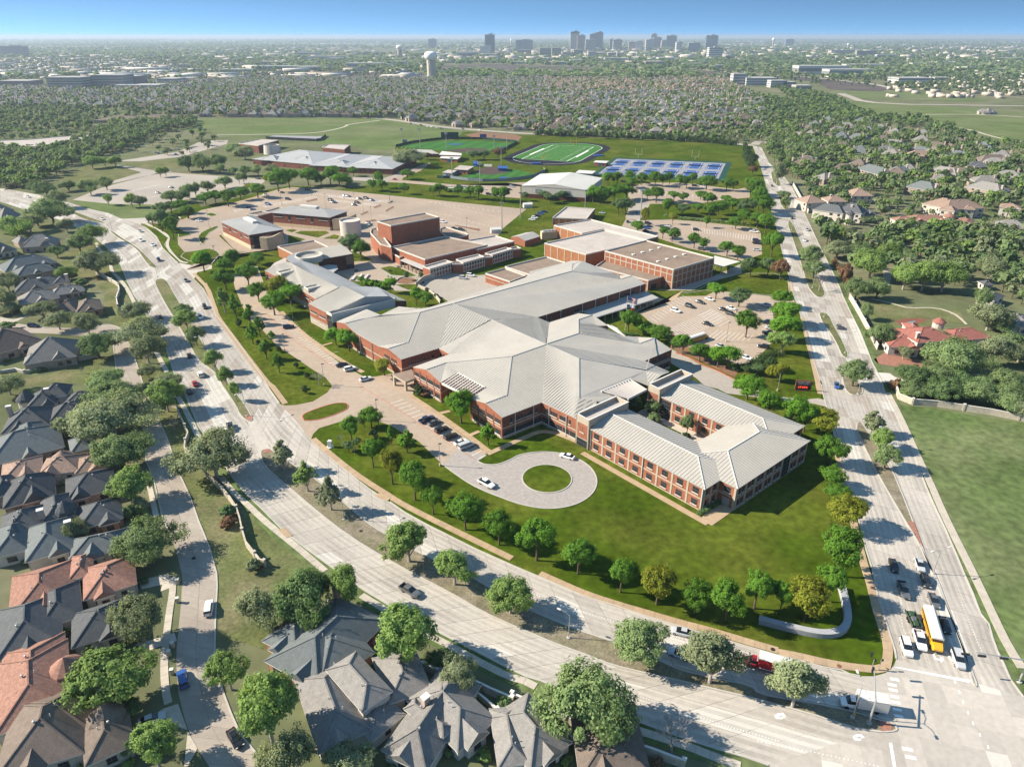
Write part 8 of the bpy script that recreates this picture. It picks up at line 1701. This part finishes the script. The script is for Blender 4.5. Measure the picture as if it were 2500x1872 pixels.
for sp_ in ('i 1380,700 1700,700 1990,692 2120,670 2212,645 j 100,640 330,610', 'k 1360,592 1500,575 1750,570 2000,575 2212,590', 'k 1620,640 1750,650 1880,670 2000,710 2130,738 2212,745'): tag(strip_mb(MB(), resample(smooth(line(sp_), 2), step=14), -2.0, 2.0, 0, .12).build('park_path', MAT['sidewalk']), kind='structure')
tag(strip_mb(MB(), resample(smooth(line('i 1900,588 2212,582 j 240,590 440,608 660,645 900,668 1330,700 1800,700 k 486,768'), 2), step=16), -6, 6, 0, .1).build('subdivision_street', MAT['parking_grey']), kind='structure')
tag(strip_mb(MB(), resample(smooth(line('k 500,765 520,745 560,740 620,760'), 1), step=10), -5, 5, 0, .1).build('subdivision_street', MAT['parking_grey']), kind='structure')
for sp_ in ('j 0,345 200,310 640,312 620,350 350,358 0,364', 'j 700,300 720,262 1000,255 1500,268 1760,283 1900,300 1500,306', 'k 90,296 400,305 800,330 1000,348 1400,400 1300,428 980,415 900,372 700,340 250,342 120,330', 'i 1380,330 1700,305 2212,300 2212,345 1700,352 1450,360'): land('ploughed_field', sp_, 'soil', .35)
land('green_field', 'j 1500,306 1900,300 2080,320 2000,335 1600,325', 'park_grass', .35); land('green_field', 'k 400,275 700,280 720,305 450,300', 'park_grass', .35); land('green_field', 'i 850,360 1010,360 1010,385 860,385', 'park_grass', .35); land('bare_bank', 'w 1480,130 1640,100 2000,125 2100,150 2050,205 1900,190 1600,172', 'mulch', .045)
for sp_, w_ in (('j 0,352 300,345 640,345 740,298 1000,290 1500,298 1900,290 2212,240', 9), ('k 0,270 400,310 900,340 1250,380 1400,410', 9), ('j 1750,290 1900,265 2212,200', 7), ('i 1200,350 1700,355 2212,348', 9), ('k 1050,440 1200,495 1500,510 2212,520', 8)): tag(strip_mb(MB(), resample(line(sp_), step=60), -w_, w_, 0, .5).build('far_road', MAT['parking_grey']), kind='structure')
# ------------------------------------------------------------------ buildings on the horizon
def far_block(sh, x0, x1, ytop, ybase, body, label, cat='building', bands=0, glass='band_glass', depth=None, roofbox=False, group=None, name='office_tower'):
    a, b = at(sh, x0, ybase), at(sh, x1, ybase); dep = a.y * CP + CAM_H * SP; w = (b - a).length; h = (ybase - ytop) * SHEET[sh][2] * dep / FPX; D = depth or w * .8
    p = (a + b) / 2 + Vector((0, D / 2, 0)); t = thing(name, label, cat, p, group); MB().box((p.x, p.y, 0), (w, D, h), .0).build('body', MAT[body], parent=t); MB().box((p.x, p.y, h), (w * 1.01, D * 1.01, h * .02 + .5)).build('roof', MAT['far_roof'], parent=t)
    for k in range(bands): MB().box((p.x, p.y, h * (k + .35) / bands), (w + .6, D + .6, h / bands * .42)).build('window_band', MAT[glass], parent=t)
    if roofbox: MB().box((p.x + w * .1, p.y, h), (w * .4, D * .4, h * .06 + 3)).build('plant_room', MAT['far_roof'], parent=t)
    return t
SK = 'towers of the skyline'
for n_, (sh, x0, x1, yt, yb, m_, bd, lb) in enumerate((('j', 1000, 1062, 80, 188, 'far_glass', 0, 'dark glass tower standing alone left of the skyline cluster'), ('j', 970, 1036, 145, 192, 'far_white', 0, 'white block at the foot of the lone dark tower'), ('j', 1195, 1303, 108, 170, 'far_glass', 5, 'wide dark office block with a flat cap right of the lone tower'), ('j', 640, 690, 100, 150, 'far_glass', 4, 'small blue-grey tower right of the water tower'),
     ('j', 1540, 1596, 62, 165, 'far_tan', 9, 'tall pale tower at the left of the skyline cluster'), ('j', 1584, 1634, 82, 168, 'far_brick', 8, 'brown tower in front of the tall pale one'), ('j', 1636, 1702, 106, 172, 'far_tan', 7, 'broad tan tower in the skyline cluster'), ('j', 1662, 1706, 74, 166, 'far_glass', 8, 'blue-grey tower behind the broad tan one'), ('j', 1698, 1746, 66, 166, 'far_glass', 9, 'darkest blue tower at the top of the cluster'), ('j', 1790, 1812, 102, 165, 'far_glass', 6, 'slim blue tower right of the cluster'), ('j', 1812, 1868, 106, 170, 'far_tan', 7, 'ribbed tan tower right of the cluster'),
     ('j', 1912, 1948, 118, 165, 'far_brick', 5, 'short dark tower right of centre'), ('j', 1952, 2000, 115, 165, 'far_white', 6, 'pale tower with even floors'), ('j', 2018, 2064, 106, 168, 'far_white', 6, 'brightest white tower at the right of the skyline'), ('j', 2052, 2086, 72, 150, 'far_glass', 6, 'faint blue tower far behind the white one'), ('j', 2066, 2116, 92, 155, 'far_glass', 6, 'faint pale-blue tower at the right'), ('j', 2118, 2152, 110, 160, 'far_tan', 5, 'small tan tower near the right end'), ('j', 2148, 2212, 82, 158, 'far_glass', 7, 'blue tower at the right end of the skyline'),
     ('k', 186, 260, 82, 168, 'far_glass', 0, 'dark square glass tower right of the skyline'), ('k', 78, 152, 124, 175, 'far_glass', 4, 'low dark office block left of the square glass tower'), ('k', 205, 292, 156, 225, 'far_white', 6, 'white office block in front of the square glass tower'), ('k', 0, 34, 120, 175, 'far_white', 5, 'white office tower at the left of the eastern skyline'), ('k', 694, 746, 100, 140, 'far_glass', 0, 'faint blue tower alone on the eastern horizon'), ('i', 0, 165, 146, 208, 'far_glass', 6, 'long grey office slab on the western horizon'))):
    far_block(sh, x0, x1, yt, yb, m_, lb, 'tower', bd, roofbox=True, group=SK, depth=45)
OF = 'office blocks before the skyline'
for sh, x0, x1, yt, yb, m_, bd, lb in (('j', 1345, 1420, 158, 212, 'far_tan', 6, 'tan six-storey office block below the skyline'), ('j', 1424, 1482, 156, 205, 'far_tan', 5, 'tan office block beside the six-storey one'), ('j', 1490, 1562, 182, 212, 'far_tan', 4, 'low tan office block below the skyline cluster'), ('j', 1562, 1622, 168, 206, 'far_tan', 4, 'stepped tan office block'), ('j', 1654, 1702, 180, 216, 'far_white', 5, 'white office block with five floors'), ('j', 1702, 1772, 184, 216, 'far_tan', 4, 'tan office block right of the white one'), ('j', 1780, 1830, 185, 218, 'far_tan', 4, 'left twin of the tan office blocks'), ('j', 1836, 1882, 185, 216, 'far_white', 4, 'right twin of the pale office blocks'),
     ('j', 826, 950, 180, 216, 'far_white', 1, 'white arcaded hall behind the water tower'), ('j', 986, 1076, 192, 222, 'far_tan', 0, 'plain cream warehouse right of the water tower'), ('j', 1204, 1310, 165, 188, 'far_brick', 2, 'long brown block under the wide dark office'), ('j', 1176, 1264, 238, 252, 'far_white', 1, 'low white store beside the ploughed field'), ('j', 1380, 1520, 240, 256, 'far_white', 1, 'long low white store'), ('j', 1540, 1620, 228, 250, 'far_white', 1, 'white flat shop row'), ('j', 1760, 1915, 218, 245, 'far_white', 2, 'white mall block with bright roofs'), ('j', 2018, 2135, 240, 270, 'far_brick', 1, 'low red-brown brick building near the fields'), ('j', 2100, 2212, 215, 238, 'far_white', 1, 'white sheds at the skyline right'),
     ('j', 120, 360, 250, 278, 'far_white', 1, 'long white shopping centre left of the water tower'), ('j', 350, 494, 238, 262, 'far_white', 0, 'pale box store beside the shopping centre'), ('j', 0, 95, 218, 240, 'far_tan', 2, 'tan block at the left of the shopping centre'), ('j', 180, 320, 178, 196, 'far_tan', 2, 'low tan complex left of the water towers'),
     ('i', 312, 528, 346, 420, 'far_tan', 5, 'tan four-storey office building on the western side'), ('i', 596, 790, 332, 412, 'far_tan', 5, 'second tan office building with flat pale roof'), ('i', 780, 872, 338, 402, 'far_brick', 5, 'brown wing of the second tan office building'), ('i', 730, 1000, 390, 418, 'far_white', 1, 'low pale parking deck before the tan offices'), ('i', 1005, 1126, 350, 388, 'far_white', 3, 'white three-storey office right of the tan ones'), ('i', 1135, 1215, 344, 364, 'far_white', 0, 'pale low shed by the ploughed field'), ('i', 0, 190, 365, 410, 'far_brick', 2, 'dark-roofed brown block at the far left'), ('i', 1400, 1590, 288, 304, 'far_white', 1, 'bright white store on the west plain'), ('i', 1600, 1890, 268, 292, 'far_white', 1, 'longest white store on the west plain'), ('i', 1890, 2020, 272, 300, 'far_white', 1, 'pale store right of the longest one'), ('i', 1955, 2170, 206, 232, 'far_white', 1, 'white distribution hall on the west plain'), ('i', 1885, 2010, 182, 206, 'far_tan', 2, 'tan campus block on the west plain'), ('i', 1270, 1390, 200, 208, 'far_white', 0, 'thin white roof line on the west plain'), ('i', 1660, 1800, 240, 262, 'far_brick', 1, 'brown store on the west plain'),
     ('k', 775, 1090, 270, 318, 'far_white', 1, 'large pale warehouse on the eastern side'), ('k', 970, 1245, 292, 335, 'far_white', 1, 'white warehouse wing in front of the larger one'), ('k', 1090, 1335, 258, 282, 'far_white', 1, 'low white warehouse behind'), ('k', 1145, 1270, 172, 210, 'far_tan', 4, 'tan office block on the eastern plain'), ('k', 1275, 1400, 195, 218, 'far_white', 1, 'white flat building on the eastern plain'), ('k', 985, 1140, 168, 195, 'far_tan', 3, 'brown-tan block on the eastern plain'), ('k', 1410, 1620, 345, 378, 'far_white', 2, 'long cream store front before the eastern shops'), ('k', 1640, 1740, 340, 362, 'far_white', 1, 'cream shop block on the eastern plain'), ('k', 1990, 2110, 285, 310, 'far_white', 1, 'white block at the eastern edge'), ('k', 1500, 1650, 248, 268, 'far_white', 1, 'white shop row behind the cream stores'), ('k', 2050, 2212, 215, 232, 'far_tan', 1, 'tan block near the right edge of the plain'), ('k', 45, 155, 252, 278, 'far_white', 2, 'white showroom beside the eastern road'), ('k', 220, 350, 262, 282, 'far_white', 1, 'second white showroom beside the eastern road'), ('k', 930, 1050, 224, 238, 'far_white', 0, 'low white roofs in the eastern trees'),
     ('k', 360, 445, 322, 386, 'far_white', 4, 'white end of the new apartment building'), ('k', 445, 640, 346, 388, 'far_white', 3, 'long new apartment building with flat roofs'), ('k', 600, 700, 362, 402, 'far_white', 3, 'white townhouse block beside the apartments'), ('k', 680, 760, 370, 402, 'far_tan', 2, 'tan townhouse block beside the apartments'), ('k', 760, 860, 392, 420, 'far_tan', 1, 'tan clubhouse below the apartments')):
    far_block(sh, x0, x1, yt, yb, m_, lb, 'building', bd, group=OF, depth=60 if sh != 'k' or x1 - x0 > 150 else 30, name='office_building')
pv = at('k', 1980, 555); house('park pavilion with twin grey gable roofs in the eastern meadow', 'k 1925,556 1990,558 16 4 .7 | k 1985,558 2045,556 16 4 .7', 'shingle_grey', 'stucco', group='park buildings', extras=0)
# water towers
def water_tower(sh, x, ytop, ybase, halfw, label):
    p = at(sh, x, ybase); dep = p.y * CP + CAM_H * SP; s = SHEET[sh][2] * dep / FPX; h = (ybase - ytop) * s; r = halfw * s; t = thing('water_tower', label, 'water tower', p, 'water towers')
    MB().lathe((p.x, p.y, 0), [(r * .72, 0), (r * .66, h * .3), (r * .66, h * .72)], 24).build('shaft', MAT['far_tan'], parent=t, smoothed=True); MB().lathe((p.x, p.y, 0), [(r * .66, h * .70), (r * .95, h * .76), (r, h * .83), (r * .99, h * .9), (r * .8, h * .96), (r * .4, h * .99), (.1, h)], 28).build('tank', MAT['paint'], parent=t, smoothed=True)
    for k in range(6): a = k * math.pi / 3; MB().tube((p.x + r * .69 * math.cos(a), p.y + r * .69 * math.sin(a), 0), (p.x + r * .66 * math.cos(a), p.y + r * .66 * math.sin(a), h * .7), r * .03, n=5).build('shaft_rib', MAT['far_tan'], parent=t)
water_tower('j', 662, 188, 350, 41, 'large white-topped water tower beyond the subdivision'); water_tower('j', 460, 140, 218, 21, 'smaller white water tower left of the large one'); water_tower('j', 1167, 98, 150, 7, 'tiny white water tower right of the lone dark tower'); water_tower('j', 695, 94, 140, 6, 'tiny water tower right of the small blue-grey tower'); water_tower('k', 614, 92, 150, 9, 'pale blue water tower on the eastern horizon'); water_tower('k', 1088, 125, 165, 7, 'tiny white water tower on the eastern plain'); water_tower('j', 112, 92, 125, 4, 'faintest water tower on the western horizon')
# far plain: low roofs and tree belts, nobody could count them
rf = random.Random(21); bp = []
for w_, d_, h_ in ((40, 24, 6), (70, 40, 8), (24, 14, 6), (110, 50, 9)):
    mb = MB().box((0, 0, 0), (w_, d_, h_)); mb.m = [1, 0, 1, 1, 1, 1]; bp.append((np.array([tuple(p) for p in mb.v]), (np.array([i for q in mb.f for i in q]), np.full(6, 4)), np.array(mb.m)))
pl = []
for _ in range(2600):
    y = 2300 * (1 + rf.random() ** 1.6 * 6.5); x = rf.uniform(-1, 1) * y * .8
    if abs(x) < .78 * y and not (2300 < y < 3600 and -300 < x < 1500): pl.append((rf.choice((0, 0, 1, 2, 2, 3)), x, y, rf.choice((.1, -.1, 1.6, .4)), rf.uniform(.6, 1.4), rf.uniform(.7, 1.5), rf.choice((0, 0, 2, 3))))
for _ in range(240):
    q = at('k', rf.uniform(1350, 2300), rf.uniform(250, 470)); pl.append((2, q.x, q.y, rf.uniform(0, 3), rf.uniform(.5, .8), rf.uniform(.8, 1.3), rf.choice((3, 3, 4))))
for _ in range(320):
    q = at(*rf.choice((('j', rf.uniform(700, 2212), rf.uniform(150, 235)), ('k', rf.uniform(0, 2000), rf.uniform(135, 230))))); pl.append((rf.choice((0, 1, 2)), q.x, q.y, rf.choice((0, .1, .2)), rf.uniform(.5, 1.1), rf.uniform(1.2, 3.2), 2))
for _ in range(600):
    q = at('i', rf.uniform(0, 1100), rf.uniform(230, 340)); pl.append((2, q.x, q.y, rf.uniform(0, 3), rf.uniform(.6, 1.0), rf.uniform(.8, 1.3), rf.choice((0, 2, 3))))
mass('far_plain_buildings', bp, pl, [MAT['far_roof'], MAT['far_tan'], MAT['far_white'], MAT['shingle_brown'], MAT['shingle_grey']], 'low roofs scattered over the far plain')
ft = []; soil_polys = [line(s) for s in ('j 0,345 200,310 640,312 620,350 350,358 0,364', 'j 700,300 720,262 1000,255 1500,268 1760,283 1900,300 1500,306', 'k 90,296 400,305 800,330 1000,348 1400,400 1300,428 980,415 900,372 700,340 250,342 120,330', 'k 1000,422 1300,425 1750,442 2000,470 1960,492 1500,485 1100,470', 'i 1380,330 1700,305 2212,300 2212,345 1700,352 1450,360')]
def nz(x, y): return math.sin(x * .0011 + 1.3 * math.sin(y * .0007)) + math.sin(y * .0016 + 2 * math.sin(x * .0005 + 1)) + .6 * math.sin((x + y) * .0031)
while len(ft) < 12000:
    y = 2250 * (1 + rf.random() ** 1.5 * 9); x = rf.uniform(-1, 1) * y * .8
    if nz(x, y) + rf.uniform(-1.2, 1.2) < -.1 or any(inside(k, x, y) for k in soil_polys): continue
    s = rf.uniform(1.0, 1.8) * (1 + y / 9000); ft.append((rf.randrange(4), x, y, rf.uniform(0, 6.28), s * 1.3, s, rf.choice((0, 0, 2, 3))))
mass('far_woodland', FARP, ft, LEAFS, 'belts of trees fading over the far plain')
for k, (x, y) in enumerate(((108, 330), (648, 345), (1345, 400), (1820, 420), (2010, 395))):
    p = at('k', x, y); t = thing('power_pylon', f'thin lattice power pylon on the eastern plain, {ORD[k]} from the left', 'pylon', p, 'power pylons')
    for s_ in (-1, 1): MB().tube((p.x + s_ * 4, p.y, 0), (p.x + s_ * .6, p.y, 42), .5, .3, 4).build('leg', MAT['pole_metal'], parent=t)
    for z in (28, 34, 40): MB().box((p.x, p.y, z), (14, .6, .6)).build('cross_arm', MAT['pole_metal'], parent=t)
for k, (x, y) in enumerate(((428, 318), (1082, 305), (1770, 315))):
    p = at('j', x, y); t = thing('power_pylon', f'thin lattice power pylon beyond the subdivision, {ORD[k]} from the left', 'pylon', p, 'power pylons')
    for s_ in (-1, 1): MB().tube((p.x + s_ * 4, p.y, 0), (p.x + s_ * .6, p.y, 48), .5, .3, 4).build('leg', MAT['pole_metal'], parent=t)
    for z in (32, 39, 46): MB().box((p.x, p.y, z), (16, .6, .6)).build('cross_arm', MAT['pole_metal'], parent=t)
# ================================================================== haze
hz = MB().box((0, 21950, -1.0), (93000, 49000, 131.0)).build('haze', bpy.data.materials.new('haze_air'), origin=Vector((0, 0, 0)))
m = hz.data.materials[0]; m.use_nodes = True; m.node_tree.nodes.clear()
vo = m.node_tree.nodes.new('ShaderNodeVolumePrincipled'); out = m.node_tree.nodes.new('ShaderNodeOutputMaterial')
vo.inputs['Color'].default_value = (.60, .72, .86, 1); vo.inputs['Density'].default_value = 7.5e-5; vo.inputs['Anisotropy'].default_value = .2
m.node_tree.links.new(vo.outputs[0], out.inputs['Volume']); tag(hz, kind='stuff')
